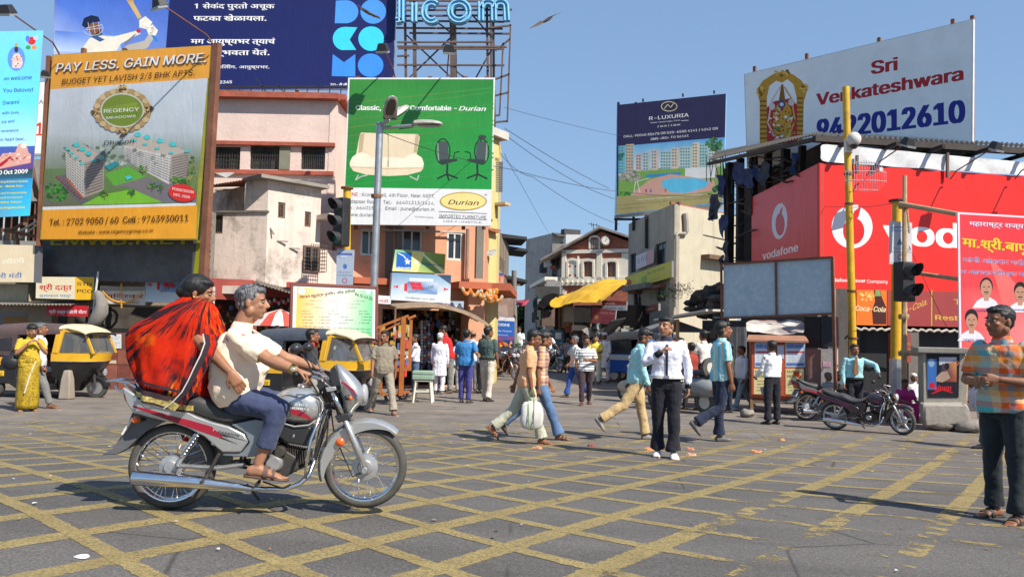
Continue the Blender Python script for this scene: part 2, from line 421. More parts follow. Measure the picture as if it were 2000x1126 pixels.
def markings():
 m=N('worn_yellow_paint');
 c=m.ramp(m.noise(3,6,.7),[(.3,(.27,.19,.06)),(.7,(.42,.315,.12))])
 fine=m.noise(55,5,.75); c=m.mix(m.ramp(fine,[(.42,.75),(.58,0)]),c,(.17,.145,.08))
 m.color(c); m.rough(.8)
 at_=m.n('Attribute',attribute_name='Col'); sp=m.n('SeparateColor'); m.l(at_.outputs[0],sp.inputs[0])
 # r = 0 at the strip edges, 1 in its middle; g = how worn the strip is
 ed=m.ramp(m.math('ADD',sp.outputs[0],m.math('MULTIPLY',m.math('SUBTRACT',m.noise(16,6,.75),.5),.9)),[(.16,0),(.24,1)])
 wn=m.math('ADD',m.math('MULTIPLY',m.noise(1.5,4,.6),.9),m.math('MULTIPLY',m.noise(6,7,.78,None,.6),.9))
 wr=m.ramp(m.math('SUBTRACT',wn,m.math('MULTIPLY',sp.outputs[1],.75)),[(.46,0),(.53,1)])
 al=m.math('MULTIPLY',m.math('MULTIPLY',ed,wr),m.ramp(m.noise(45,5,.8),[(.34,.35),(.52,.92)]))
 m.l(al,m.p.inputs['Alpha'])
 mb=MB()
 def strip(pts,wd,z):
  L=[];C=[];R_=[]
  for i,p in enumerate(pts):
   d=(pts[min(i+1,len(pts)-1)]-pts[max(i-1,0)]).normalized(); nn=V((-d.y,d.x,0))*wd/2
   for A,k in ((L,1),(C,0),(R_,-1)):
    q=p+nn*k; A.append(V((q.x,q.y,zg(q.x,q.y)+z)))
  def wear(p):
   w0=.22+.46*max(0,min(1,(p.x-.0)/2.2))*max(0,min(1,(8.4-p.y)/2.5))
   w0+=.34*max(0,min(1,(p.y-8.)/5))
   return min(.9,w0)
  for i in range(len(pts)-1):
   w0,w1_=wear(pts[i]),wear(pts[i+1])
   e0,e1=(0,w0,0),(0,w1_,0);c0,c1=(1,w0,0),(1,w1_,0)
   mb.quad(L[i],C[i],C[i+1],L[i+1],c=(e0,c0,c1,e1)); mb.quad(C[i],R_[i],R_[i+1],C[i+1],c=(c0,e0,e1,c1))
 a=rad(35)
 for k in range(-1,26):
  off=-.95-.64*k; d=V((math.sin(a),math.cos(a),0)); nn=V((math.cos(a),-math.sin(a),0))
  pts=[nn*off+d*(s*.3) for s in range(0,60)]
  pts=[p for p in pts if 1.5<p.y<14.5 and p.x<8.2]
  if len(pts)>2: strip(pts,.20,.002)
 for k in range(-6,30):
  st=V((-3.3,5.55,0))+V((math.sin(a),math.cos(a),0))*(.62*k)+V((0,0,0))
  out=[]
  p=st.copy()
  for i in range(70):
   h=133-31*max(0,min(1,(p.x+.6)/4.2)); h=rad(h); p=p+V((math.sin(h),math.cos(h),0))*.2; out.append(p.copy())
  q=st.copy(); back=[]
  for i in range(30): q=q-V((math.sin(rad(133)),math.cos(rad(133)),0))*.25; back.append(q.copy())
  pts=[x for x in reversed(back)]+[st]+out
  pts=[x for x in pts if 1.5<x.y<14.5 and x.x<8.2]
  if len(pts)>2: strip(pts,.14 if k>-2 else .18,.0035)
 mb.build('yellow_box_marking',m.m,kind='structure')
markings()
def litter():
 rnd=random.Random(3); mb=MB()
 for i in range(190):
  y=rnd.uniform(4.5,26)**1.0; x=rnd.uniform(-.62,.62)*y; s=rnd.uniform(.006,.024)*(1 if y<10 else 1.5); z=zg(x,y)+.012
  a=rnd.uniform(0,6.3); c=rnd.choice([(.6,.58,.55),(.5,.45,.4),(.35,.18,.08),(.12,.1,.08),(.7,.68,.66)])
  pts=[V((x+s*math.cos(a+t)*rnd.uniform(.5,1.2),y+s*math.sin(a+t)*rnd.uniform(.5,1.2),z+rnd.uniform(0,.008))) for t in (0,1.3,2.6,4,5.2)]
  mb.poly(pts,c)
 mb.build('litter',vcol(.8),kind='stuff')
 # broken clay lamps and paper on the crossing
 for px,py,c,lab in ((1050,876,(.52,.25,.13),'flattened orange clay shard on the road by the man with the white bag'),(1155,871,(.22,.07,.05),'dark red clay lump on the road behind the walkers'),(1267,879,(.5,.22,.1),'orange clay shard left of the white shoes'),
  (1349,878,(.5,.2,.12),'farther clay shard right of the white shoes'),(1350,889,(.55,.3,.22),'nearer clay shard right of the white shoes'),(1477,883,(.48,.2,.1),'clay shard with a thin stick beside it on the road'),(1527,860,(.6,.28,.08),'small orange scrap on the road left of the parked motorcycle'),
  (160,1088,(.7,.66,.68),'pale pink petal on the yellow marking at lower left'),(1313,899-8,(.6,.6,.6),None)):
  if not lab: continue
  g=gnd(px,py); mb=MB(); r=random.Random(px); k=9; s=.075 if py>870 and py<1000 else .05
  ring0=[g+V((math.cos(i*2*PI/k)*s*r.uniform(.7,1.2),math.sin(i*2*PI/k)*s*.7*r.uniform(.7,1.2),.004)) for i in range(k)]
  ring1=[g+(p-g)*.8+V((0,0,(.022 if py<1000 else .006)*r.uniform(.7,1.6))) for p in ring0]; ring2=[g+(p-g)*.45+V((0,0,.012)) for p in ring0]
  mb.loft([ring0,ring1,ring2]); mb.build('clay_shard' if py<1000 else 'petal',paint(c,.8,0,.3,30),label=lab,cat='litter')
litter()
# ================================================================ BUILDING HELPERS
def facade(mb,pl,u0,u1,z0,z1,opens=(),th=.25,depth=5.,c=None):
 us=sorted({u0,u1,*[o[0] for o in opens],*[o[1] for o in opens]}); zs=sorted({z0,z1,*[o[2] for o in opens],*[o[3] for o in opens]})
 us=[u for u in us if u0<=u<=u1]; zs=[z for z in zs if z0<=z<=z1]
 for i in range(len(us)-1):
  for j in range(len(zs)-1):
   um,zm=(us[i]+us[i+1])/2,(zs[j]+zs[j+1])/2
   if any(o[0]<um<o[1] and o[2]<zm<o[3] for o in opens): continue
   mb.quad(pl.pt(us[i],zs[j]),pl.pt(us[i+1],zs[j]),pl.pt(us[i+1],zs[j+1]),pl.pt(us[i],zs[j+1]),c)
 def rev(a,b,z,t):
  mb.quad(pl.pt(a,z),pl.pt(b,z),pl.pt(b,z,-th),pl.pt(a,z,-th),c);mb.quad(pl.pt(a,t),pl.pt(b,t),pl.pt(b,t,-th),pl.pt(a,t,-th),c)
  mb.quad(pl.pt(a,z),pl.pt(a,t),pl.pt(a,t,-th),pl.pt(a,z,-th),c);mb.quad(pl.pt(b,z),pl.pt(b,t),pl.pt(b,t,-th),pl.pt(b,z,-th),c)
 for o in opens: rev(*o)
 rev(u0,u1,z0,z1)
 if depth: mb.uvrect(pl,u0+.001,u1-.001,z0,z1-.001,-depth,-th,c)
def pxrect(pl,x0,y0,x1,y1):
 u0,_=pl.uv(x0,(y0+y1)/2);u1,_=pl.uv(x1,(y0+y1)/2);_,za=pl.uv((x0+x1)/2,y1);_,zb=pl.uv((x0+x1)/2,y0)
 return (min(u0,u1),max(u0,u1),za,zb)
DKW=None
def window(parent,pl,r,style='sash',fm=None,rec=.14,nx=2,ny=1,bars=0,hbars=0,pane=None,fw=.05,arch=False,proud=False,shut=None):
 u0,u1,z0,z1=r; fm=fm or paint((.42,.42,.4),.5); o=-rec
 mb=MB(); t=.05
 for a,b,c_,d in ((u0,u0+fw,z0,z1),(u1-fw,u1,z0,z1),(u0+fw,u1-fw,z0,z0+fw),(u0+fw,u1-fw,z1-fw,z1)): mb.uvrect(pl,a,b,c_,d,t,o)
 for i in range(1,nx): u=u0+(u1-u0)*i/nx; mb.uvrect(pl,u-fw*.4,u+fw*.4,z0+fw,z1-fw,t*.8,o)
 for i in range(1,ny): z=z0+(z1-z0)*i/ny; mb.uvrect(pl,u0+fw,u1-fw,z-fw*.3,z+fw*.3,t*.7,o)
 w_=mb.build('window',fm,parent)
 for i in range(nx):
  for j in range(ny):
   a,b=u0+(u1-u0)*i/nx,u0+(u1-u0)*(i+1)/nx;c_,d=z0+(z1-z0)*j/ny,z0+(z1-z0)*(j+1)/ny
   p=MB().quad(pl.pt(a,c_,o+.01),pl.pt(b,c_,o+.01),pl.pt(b,d,o+.01),pl.pt(a,d,o+.01));
   p.build('pane',(shut if shut and (i+j)%2==0 else pane) or glass(),w_)
 if bars or hbars:
  g=MB(); bo=(.05 if proud else -.04)
  for i in range(1,bars): u=u0+(u1-u0)*i/bars; g.beam(pl.pt(u,z0,bo),pl.pt(u,z1,bo),.014)
  for i in range(1,hbars): z=z0+(z1-z0)*i/hbars; g.beam(pl.pt(u0,z,bo),pl.pt(u1,z,bo),.014)
  g.build('grille',paint((.05,.045,.04),.7),w_)
 return w_
def corrugated(mb,a,b,c_,d,amp=.018,pitch=.09,th=.0,c=None):
 """sheet from edge a-b (top) to d-c (bottom), ridges running down"""
 a,b,c_,d=V(a),V(b),V(c_),V(d); n=max(4,int((b-a).length/(pitch/2))); nr=(b-a).cross(d-a).normalized()
 if nr.z<0: nr=-nr
 top=[];bot=[]
 for i in range(n+1):
  t=i/n; o=nr*(amp if i%2 else -amp); top.append(a.lerp(b,t)+o); bot.append(d.lerp(c_,t)+o)
 mb.add(top+bot,[(i,i+1,n+2+i,n+1+i) for i in range(n)],c)
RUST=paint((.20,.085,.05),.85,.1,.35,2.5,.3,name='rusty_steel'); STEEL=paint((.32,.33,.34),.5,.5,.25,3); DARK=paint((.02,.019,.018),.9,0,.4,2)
TIN=paint((.19,.17,.15),.75,.2,.4,1.2,.2,dirt=.5,name='tin'); WOOD=paint((.16,.10,.06),.85,0,.35,4,.3,dirt=.3,name='old_wood'); CONC=wall((.33,.30,.27),.8,.7)
BLK=paint((.03,.03,.032),.5,.2,.3,5); GALV=paint((.42,.43,.44),.42,.75,.2,4,.1,name='galvanised'); YEL=paint((.62,.36,.02),.45,.0,.22,5,.1,dirt=.35,name='yellow_paint')
def board(name,label,cat,pl,TL,TR,BR,BL,th=.08,back=None,group=None,framec=None,fw=0):
 t=thing(name,label,cat,[*( (pl.hit(*BL)+pl.hit(*BR))/2 )])
 MB().slab(pl,[BL,BR,TR,TL],-th,0).build('panel',back or paint((.3,.3,.3),.7),t)
 if framec:
  q=[pl.hit(*p,.0) for p in (BL,BR,TR,TL)]
  for a,b in zip(q,q[1:]+q[:1]): MB().beam(a,b,fw,fw).build('frame',framec,t)
 if group: t['group']=group
 return t,Art(pl)
def blobs(art,cx,cy,rx,ry,n,cols,s,seed=1,clip=None):
 r=random.Random(seed); art.up()
 for i in range(n):
  a=r.uniform(0,6.28);q=math.sqrt(r.random()); x=cx+rx*q*math.cos(a);y=cy+ry*q*math.sin(a); ss=s*r.uniform(.5,1.3)
  if clip and not clip(x,y): continue
  k=5; c=r.choice(cols); f=r.uniform(.8,1.15); c=tuple(v*f for v in c)
  art.m.poly([art.pl.hit(x+ss*math.cos(t*2*PI/k+a),y+ss*.8*math.sin(t*2*PI/k+a),art.o+.00001*i) for t in range(k)],c)
def lamp(base,tip,label,headdir=(0,-.2,-1),s=1.,group='floodlights on the billboards'):
 """a floodlight on a bent arm: base and tip are world points"""
 t=thing('billboard_lamp',label,'lamp',base,group=None)
 b,p=V(base),V(tip); mid=b.lerp(p,.15)+V((0,0,(p-b).length*.08))
 MB().tube([b,mid,p],.02*s,6).build('arm',RUST,t)
 d=(V(tip)-b).normalized(); M=Matrix.Rotation(math.atan2(d.y,d.x)-PI/2,3,'Z')@Matrix.Rotation(rad(-25),3,'X')
 q=p+d*.12*s
 MB().box(*q,.34*s,.26*s,.2*s,M=M,top=.62).build('lamp_housing',BLK,t,mods=[bevel(.015)])
 MB().box(q.x,q.y,q.z-.13*s,.32*s,.24*s,.05*s,M=M).build('lamp_glass',paint((.35,.36,.36),.25,.2),t)
 return t
# ================================================================ LEFT: BILLBOARDS AND SHOPS
# --- white board with AC / 13 far left
pl=Pl(40,26,110,26,py=250)
t,a=board('billboard','white hoarding with AC and a red 13 behind the blue banner','billboard',pl,(20,160),(112,160),(108,300),(20,310))
a.R(21,161,111,300,W_); a.T('AC',76,203,94,203,11,K_,bold=.01); a.T('13',71,265,100,265,36,(.65,.06,.03),bold=.03); a.build('printed_sheet',t)
MB().beam(pl.hit(100,300),pl.hit(100,655),.12).build('post',RUST,t)
# --- grey building at the far left
pl=Pl(-160,23.5,84,23.5,py=400)
t=thing('old_building','old grey concrete building with dark open storey behind the blue banner at far left','building',pl.pt(1,0))
u0,_=pl.uv(-160,400);u1,_=pl.uv(84,400); _,z1=pl.uv(40,310);_,zf=pl.uv(40,392);_,zg2=pl.uv(40,470)
mb=MB(); facade(mb,pl,u0,u1,0,z1,[(u0+.4,u1-.08,zg2,zf),(u0+.4,u1-1.2,.05,2.6)],.5,4.); mb.build('wall',wall((.30,.285,.26),.9,.8),t)
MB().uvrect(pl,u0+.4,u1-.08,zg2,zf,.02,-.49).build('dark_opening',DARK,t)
for i in range(9):
 u=u1-.25-i*.22; MB().beam(pl.pt(u,zg2,-.05),pl.pt(u,zf,-.05),.03).build('railing_bar',paint((.5,.48,.45),.6) if i%3 else RUST,t)
MB().uvrect(pl,u0+.45,u1-2.,zg2,zf-.1,.05,-.3).build('curtain',cloth((.30,.2,.04)),t)
# brown steel post and bracket
t=thing('steel_bracket','rusty steel post with slanting brackets left of the orange billboard','steel post',pl.hit(80,700,1.))
q=shifted(pl,1.2)
for i,(p0,p1,wd,mt) in enumerate((((82,385),(76,640),.16,RUST),((83,413),(18,452),.07,RUST),((84,425),(28,458),.05,paint((.5,.42,.3),.6)),((72,462),(5,449),.09,RUST),((60,315),(72,385),.1,RUST),((72,385),(84,395),.08,RUST),((84,430),(38,466),.04,paint((.5,.42,.3),.6)),((33,458),(44,545),.06,RUST))):
 MB().beam(q.hit(*p0),q.hit(*p1),wd).build('bracket' if i else 'post',mt,t)
# --- blue welcome banner
pl=Pl(-70,18,60,18.4,py=420)
t,a=board('banner','tall pale blue religious banner with blue welcome text at the left edge','banner',pl,(-62,66),(85,60),(58,421),(-84,428),th=.03)
B=[(85,60),(58,421),(-84,428),(-62,66)]
def lerpx(y,l=((-62,66),(-84,428)),r=((85,60),(58,421))):
 f=lambda e:(e[0][0]+(e[1][0]-e[0][0])*(y-e[0][1])/(e[1][1]-e[0][1])); return f(l),f(r)
def gband(a,y0,y1,c0,c1,lx=lerpx,mid=None):
 l0,r0=lx(y0);l1,r1=lx(y1); a.G([(l0,y0+3),(r0,y0),(r1,y1),(l1,y1+4)],(c0,c0,c1,c1))
gband(a,60,200,rgb(110,200,240),rgb(95,205,240)); gband(a,200,285,rgb(95,205,240),rgb(170,215,240)); gband(a,285,330,rgb(60,90,170),rgb(90,60,120))
gband(a,330,350,rgb(30,60,60),rgb(40,90,120)); l,r=lerpx(390)
a.G([(-78,352),(64,348),(58,421),(-84,428)],(rgb(60,20,60),rgb(40,140,200),rgb(50,190,235),rgb(120,20,50)))
a.D(62,80,8,8,rgb(200,40,40)); a.D(54,76,4,6,rgb(80,120,220));a.D(70,74,5,5,rgb(180,190,240));a.D(55,93,5,4,rgb(50,150,70));a.D(67,93,5,4,rgb(220,140,40))
a.D(32,115,17,24,rgb(90,140,215)); a.P([(24,122),(27,106),(36,104),(42,110),(45,124),(40,134),(24,133)],rgb(215,185,190)); a.D(32,97,4,6,rgb(50,45,60)); a.D(32,88,3,4,rgb(170,150,90)); blobs(a,33,118,10,12,26,[rgb(210,150,160),rgb(230,215,200),rgb(200,120,60),rgb(120,150,110)],2.4,4)
nv=rgb(35,50,140)
for s,x0,x1,y,h in (('We',7,18,158,8),('welcome',21,62,157,11),('You Beloved',6,64,181,11),('Swami',5,37,205,11),('with love,',4,38,224,8),('joy and',3,28,241,8),('reverence',2,36,259,8),('in heart beat...',1,52,276,9)): a.T(s,x0,y,x1,y-2,h,nv,bold=.012)
a.P([(-10,322),(5,300),(30,298),(36,282),(44,279),(52,284),(56,298),(61,302),(60,318),(0,330)],rgb(200,150,140)); a.P([(-4,322),(20,305),(24,308),(2,326)],rgb(160,30,40)); a.D(46,285,6,5,rgb(220,200,190)); blobs(a,30,308,28,9,30,[rgb(190,130,120),rgb(230,200,190),rgb(120,60,70)],2.2,5)
a.T('0 Oct 2009',-2,341,54,338,11,W_,bold=.03)
for i,(s,y) in enumerate((('urang Kshetra Hadshi,',357),('Tal - Mulshi, Pune.',366),('st and Pranpratishtha',379),('f Lord Sri Ganesha',388),('ri Vitthal-Rukmini',397),('wa Organisation',408))): a.T(s,-4,y,(55,46,52,44,42,48)[i],y-1.5,(5,5,4.5,4.5,4.5,6)[i],rgb(210,205,60),bold=.03)
a.build('printed_sheet',t)
q=shifted(pl,-.15)
MB().beam(q.hit(-30,66),q.hit(-40,700),.08).build('post',RUST,t); MB().beam(q.hit(60,100),q.hit(50,440),.08).build('post',RUST,t)
# --- cricket and navy billboard on the roof
pl=Pl(108,30,770,30,py=170)
t,a=board('billboard','huge rooftop billboard, batsman on blue at left and white Marathi text on navy','billboard',pl,(108,-90),(776,-90),(768,174),(102,176),th=.15)
a.G([(108,-88),(338,-88),(338,-2),(107,-2)],(rgb(60,95,190),)*2+(rgb(75,115,205),)*2)
a.G([(107,-2),(338,-2),(318,176),(103,176)],(rgb(75,115,205),rgb(65,100,190),rgb(120,150,215),rgb(215,225,245)))
a.G([(108,60),(230,70),(240,105),(105,100)],(rgb(85,125,210),rgb(120,155,220),rgb(170,195,235),rgb(190,210,240)))
a.P([(338,-88),(775,-88),(768,173),(318,175)],rgb(26,34,92))
cr=rgb(226,220,205); sh=rgb(180,172,160)
a.P([(162,104),(163,92),(175,75),(200,70),(222,72),(268,60),(275,66),(250,78),(236,86),(225,104)],cr)
a.P([(228,104),(250,88),(282,80),(292,66),(300,75),(290,92),(270,104)],sh); a.P([(242,85),(262,68),(268,66),(246,88)],rgb(120,118,120),)
a.P([(177,72),(190,70),(205,78),(195,82)],rgb(60,90,140)); a.P([(174,58),(196,56),(200,68),(182,72)],rgb(60,40,32)); a.P([(172,48),(192,44),(196,52),(192,64),(182,68),(172,60)],rgb(128,80,58))
a.P([(160,50),(164,36),(178,30),(192,33),(196,42),(178,46),(168,56)],rgb(22,32,62));
for i in range(5): a.L([(168,62+i*1.5-8),(200,52+i*3-6)],.9,rgb(200,200,205)) if i%2 else a.L([(172+i*5,44),(176+i*5,66)],.9,rgb(200,200,205))
a.ring(182,56,20,14,1.2,rgb(190,190,195),a0=-40,a1=160)
a.P([(247,0),(258,0),(277,34),(270,38)],rgb(200,168,110)); a.P([(243,-14),(258,-4),(262,4),(250,4)],rgb(185,150,95))
a.P([(272,40),(284,32),(298,44),(288,58),(272,54)],cr);a.P([(286,56),(298,48),(309,60),(304,70),(290,68)],cr);a.P([(268,56),(276,60),(272,66),(266,62)],rgb(190,40,50));a.P([(296,70),(302,70),(310,80),(304,82)],rgb(50,120,200))
blobs(a,285,46,10,9,14,[rgb(240,235,225),rgb(200,192,180)],3,9); blobs(a,297,62,8,7,10,[rgb(240,235,225),rgb(205,195,182)],3,10)
for s,x0,x1,y,h,b in (('1 सेकंद पुरतो अचूक',380,536,17,14,.025),('फटका खेळायला.',378,520,41,15,.03),('मग आयुष्यभर त्याचं',373,537,86,15,.03),('अनूभवता येतं.',402,526,108,15,.03),('बिलींग. आयुष्यभर.',425,526,134,9,.012),('द',418,422,134,9,.01)): a.T(s,x0,y,x1,y,h,W_,'deva',bold=b)
a.T('012345',417,164,453,163,8,W_,bold=.03); a.T('30-',645,168,660,168,7,W_,bold=.03); a.T('डी जी',662,168,678,168,7,W_,'deva',bold=.03)
b1=rgb(75,150,235);b2=rgb(60,205,245);b3=rgb(60,140,240)
a.P([(656,2),(676,1)]+[(676+24*math.sin(rad(k)),23.5-22.5*math.cos(rad(k))) for k in range(10,180,15)]+[(675,46),(654,46)],b1); a.D(729,23,25,24,b1)
a.P([(698,54),(675,53)]+[(673-23*math.sin(rad(k)),76-23*math.cos(rad(k))) for k in range(15,175,15)]+[(696,98),(683,78)],b2); a.D(725,76,25,24,b2)
a.P([(650,106)]+[(650+21*math.sin(rad(k)),131-25*math.cos(rad(k))) for k in ()]+[(672,122),(694,106),(694,150),(648,149)],b3); a.D(724,128,25,23,b3)
a.build('printed_sheet',t)
q=shifted(pl,-.6)
for x in (140,240,360,470,580,690): MB().beam(q.hit(x,-80),q.hit(x,215),.12).build('post',RUST,t)
mb=MB(); s2=shifted(pl,.4)
mb.beam(s2.hit(418,170),s2.hit(684,168),.04)
for x in range(425,684,22): mb.beam(s2.hit(x,168),s2.hit(x-2,186),.03)
mb.beam(s2.hit(500,152),s2.hit(524,186),.04).beam(s2.hit(540,164),s2.hit(556,182),.04)
mb.build('catwalk_rail',BLK,t)
# --- orange and white billboard
pl=Pl(80,20.5,382,19.2,py=468)
t,a=board('billboard','tall orange and white apartment billboard reading PAY LESS. GAIN MORE.','billboard',pl,(102,107),(420,88),(384,468),(78,468),th=.12,back=paint((.35,.32,.04),.7,dirt=.6))
def L2(y):
 return 103-(y-108)*.0645, 418-(y-90)*.094
def q4(y0l,y0r,y1l,y1r): return [(L2(y0l)[0],y0l),(L2(y0r)[1]-6,y0r),(L2(y1l)[1]*0+L2(y1r)[1]-6,y1r),(L2(y1l)[0],y1l)]
org=rgb(236,165,62)
p=q4(108,89,175,153); p[1]=(417,89); p[2]=(409,153); a.P(p,org)
a.G(q4(175,153,262,255),(rgb(205,212,220),rgb(205,212,220),rgb(190,198,204),rgb(190,198,204)))
a.G(q4(262,255,330,320),(rgb(190,198,204),rgb(190,198,204),rgb(120,135,110),rgb(130,140,120)))
a.G(q4(330,320,404,396),(rgb(105,130,85),rgb(130,140,100),rgb(90,130,50),rgb(110,100,90)))
a.P(q4(404,396,410,402),rgb(225,225,228)); a.P([(85,410),(386,401),(383,466),(80,467)],rgb(240,165,45))
blobs(a,240,300,130,22,150,[rgb(120,132,115),rgb(150,158,145),rgb(100,118,90),rgb(175,180,175)],5,1,lambda x,y:95<x<385)
blobs(a,110,375,22,18,70,[rgb(60,120,45),rgb(80,150,55),rgb(45,95,40)],4,2,lambda x,y:x>90); blobs(a,365,335,18,35,60,[rgb(110,125,70),rgb(150,150,80),rgb(80,110,55)],4,3,lambda x,y:x<385)
a.P([(160,400),(200,380),(283,365),(320,395),(250,398)],rgb(125,190,55)); a.P([(205,340),(250,325),(285,345),(225,365)],rgb(100,170,60)); a.P([(108,345),(128,340),(175,392),(155,398)],rgb(105,100,105)); a.P([(128,348),(135,345),(172,382),(162,386)],rgb(205,100,50)); a.P([(215,365),(290,345),(330,375),(320,396),(250,365)],rgb(125,118,118)); a.P([(290,350),(350,360),(385,385),(384,396),(320,396)],rgb(120,115,120))
bl=rgb(205,198,190);bs=rgb(165,150,140)
a.P([(128,292),(165,318),(165,386),(130,345)],bl); a.P([(165,318),(204,310),(203,372),(165,386)],bs); a.P([(128,292),(160,280),(204,308),(165,318)],rgb(190,175,165))
a.P([(243,285),(335,305),(330,360),(243,312)],bl); a.P([(335,305),(371,298),(365,345),(330,360)],bs); a.P([(243,285),(262,262),(371,296),(335,305)],rgb(190,178,165))
for i in range(11):
 a.L([(129,298+i*4.6),(165,323+i*5.6)],1.1,rgb(110,115,120)); a.L([(168,322+i*5.6),(202,314+i*5.2)],1.2,rgb(95,90,90))
 if i<9: a.L([(244,289+i*2.8),(334,311+i*5.4)],1.1,rgb(110,115,120)); a.L([(337,309+i*5.2),(368,303+i*4.7)],1.1,rgb(95,90,90))
for i in range(8): a.L([(131+i*4.7,296+i*3.2),(132+i*4.6,347+i*5)],.9,rgb(220,215,208)); a.L([(246+i*12,288+i*2.8),(247+i*11.6,314+i*5.6)],1.,rgb(222,216,208))
tq=rgb(80,200,200)
for x,y in ((151,283),(162,291),(174,299),(270,263),(288,268),(313,275),(338,282)): a.D(x,y,6.5,4.5,tq)
for x,y in ((133,292),(140,300),(150,308),(162,320),(185,314),(200,309),(263,275),(284,282),(308,290),(335,299),(366,296)): a.P([(x-5,y-2),(x+4,y-3),(x+5,y+1),(x-4,y+2)],tq)
a.P([(205,325),(225,315),(235,320),(215,333)],rgb(50,140,150)); a.P([(245,345),(255,342),(260,348),(248,352)],tq)
for x,y in ((205,378),(258,375),(340,350),(298,362),(315,365),(355,352),(280,330)):
 blobs(a,x,y,8,6,16,[rgb(70,130,55),rgb(120,150,70),rgb(60,100,50)],2.6,x); a.L([(x,y),(x,y+12)],1.2,rgb(110,95,70))
for i in range(12): a.D(112+i*4+(i%3),345+i*3.7,1.8,1.2,rgb(190,50,45))
a.D(240,216,56,43,rgb(160,130,82));
for i in range(26):
 an=i*2*PI/26; a.D(240+51*math.cos(an),216+39*math.sin(an),6.5,5.5,rgb(178,148,100) if i%2 else rgb(205,180,135),n=10)
for x,y in ((240,173),(240,259),(190,220),(291,214)): blobs(a,x,y,9,7,14,[rgb(130,95,50),rgb(215,190,130),rgb(95,70,35)],3,x+y)
a.ring(240,216,43,34,3,rgb(205,200,185)); a.D(240,216,40,31,rgb(120,140,50)); a.G([(205,210),(270,200),(272,225),(212,235)],(rgb(130,150,55),rgb(140,160,60),rgb(105,130,40),rgb(110,130,45)))
a.T('REGENCY',204,221,273,217,10,W_,bold=.015); a.T('MEADOWS',209,233,266,229,6.5,W_,bold=.01)
a.T('Dhanori',205,284,263,280,13,rgb(60,65,75))
a.D(357,377,27,17,rgb(222,48,40),rot=10); a.T('POSSESSION',338,371,379,378,7,W_,bold=.02); a.T('DEC. 2009',340,382,372,388,7,W_,bold=.02)
a.T('PAY LESS. GAIN MORE.',112,144,405,124,25,rgb(95,60,40),bold=.022,shear=.18); a.T('PAY LESS. GAIN MORE.',110,142,403,122,25,W_,bold=.022,shear=.18)
a.T('BUDGET YET LAVISH 2/3 BHK APTS.',122,166,381,148,16,rgb(60,35,20),bold=-.004,shear=.12)
a.T('Tel. : 2702 9050 / 60  Cell : 9763930011',98,440,369,432,18,rgb(60,30,15),bold=.012); a.T('Website : www.regencygroup.co.in',154,457,300,453,9.5,rgb(60,30,15),bold=.01)
a.build('printed_sheet',t,.45)
q=shifted(pl,-.05)
MB().beam(q.hit(424,86),q.hit(391,640),.16).build('post',RUST,t); MB().beam(q.hit(96,110),q.hit(76,480),.1).build('post',RUST,t)
q=shifted(pl,-.3)
for x in (150,230,310): MB().beam(q.hit(x+14,95),q.hit(x-4,460),.1).build('post',RUST,t)
for y in (160,260,360,450): MB().beam(q.hit(100,y),q.hit(410,y-8),.06).build('rail',RUST,t)
# dark board with yellow letter ends below it
p2=shifted(pl,-.5)
t,a=board('signboard','dark grey painted board with cut-off yellow letters below the orange billboard','sign',p2,(84,452),(400,445),(385,552),(84,546),back=paint((.085,.085,.088),.75,0,.35,2,dirt=.5))
a.T('EMWB.R.ET',100,478,372,476,26,rgb(170,165,40),bold=.05); a.P([(386,462),(398,460),(388,552),(376,550)],rgb(150,150,30))
a.m.build('painted_letters',printed(.7),t)
# floodlights
p1=shifted(pl,.1)
lamp(p1.hit(116,106),at(20,24,18.5),'leftmost floodlight reaching over the blue banner from the orange billboard')
lamp(p1.hit(417,88),at(320,12,18.),'floodlight over the cricket batsman on an arm from the corner of the orange billboard')
lamp(at(98,150,20.6),at(90,144,20),'small floodlight low behind the left edge of the orange billboard',s=.7)
lamp(at(771,150,22.6),at(750,98,21.5),'floodlight in front of the lowest blue circle of the navy billboard')
lamp(at(873,150,22.4),at(877,100,21.3),'floodlight above the middle of the green billboard, under the neon letters')
# ---------------------------------------------------------------- pink building, upper
pl=Pl(300,24.2,655,24.2,py=300)
t=thing('pink_building','tall pink plastered building with red bands and barred windows under the navy billboard','building',pl.pt(2,0))
u0,_=pl.uv(300,300);u1,_=pl.uv(655,300);_,z1=pl.uv(520,193)
W=[pxrect(pl,*r) for r in ((404,286,469,331),(488,284,546,331),(588,284,635,331))]
mb=MB(); facade(mb,pl,u0,u1,0,z1,W,.25,6);
sp_=Pl(655,24.2,683,28,py=300); us,_=sp_.uv(683,300); ws=pxrect(sp_,663,290,669,340)
facade(mb,sp_,0.002,us,0,z1,[ws],.2,0); mb.build('wall',wall((.76,.60,.53),.25,.22),t)
red=paint((.36,.09,.055),.8,0,.3,3,.1,dirt=.3)
for y0,y1,x1,pr in ((183,194,664,.28),(277,284,655,.12),(332,340,652,.08)):
 MB().rect(pl,300,y0,x1,y1,pr+.02,-.02).build('red_band',red,t)
_,za=pl.uv(650,194);_,zb=pl.uv(650,183); MB().uvrect(sp_,0,us,za,zb,.25,0).build('red_band',red,t)
for i,r in enumerate(W): window(t,pl,r,fm=paint((.06,.06,.06),.6),nx=3 if i<2 else 2,bars=12,hbars=5,pane=glass((.03,.035,.05)),shut=glass((.07,.07,.065)))
MB().rect(pl,546,284,567,331,.03,.0).build('olive_panel',paint((.2,.2,.15),.7),t)
window(t,sp_,ws,bars=4,hbars=6,fm=paint((.06,.05,.05),.6),nx=1)
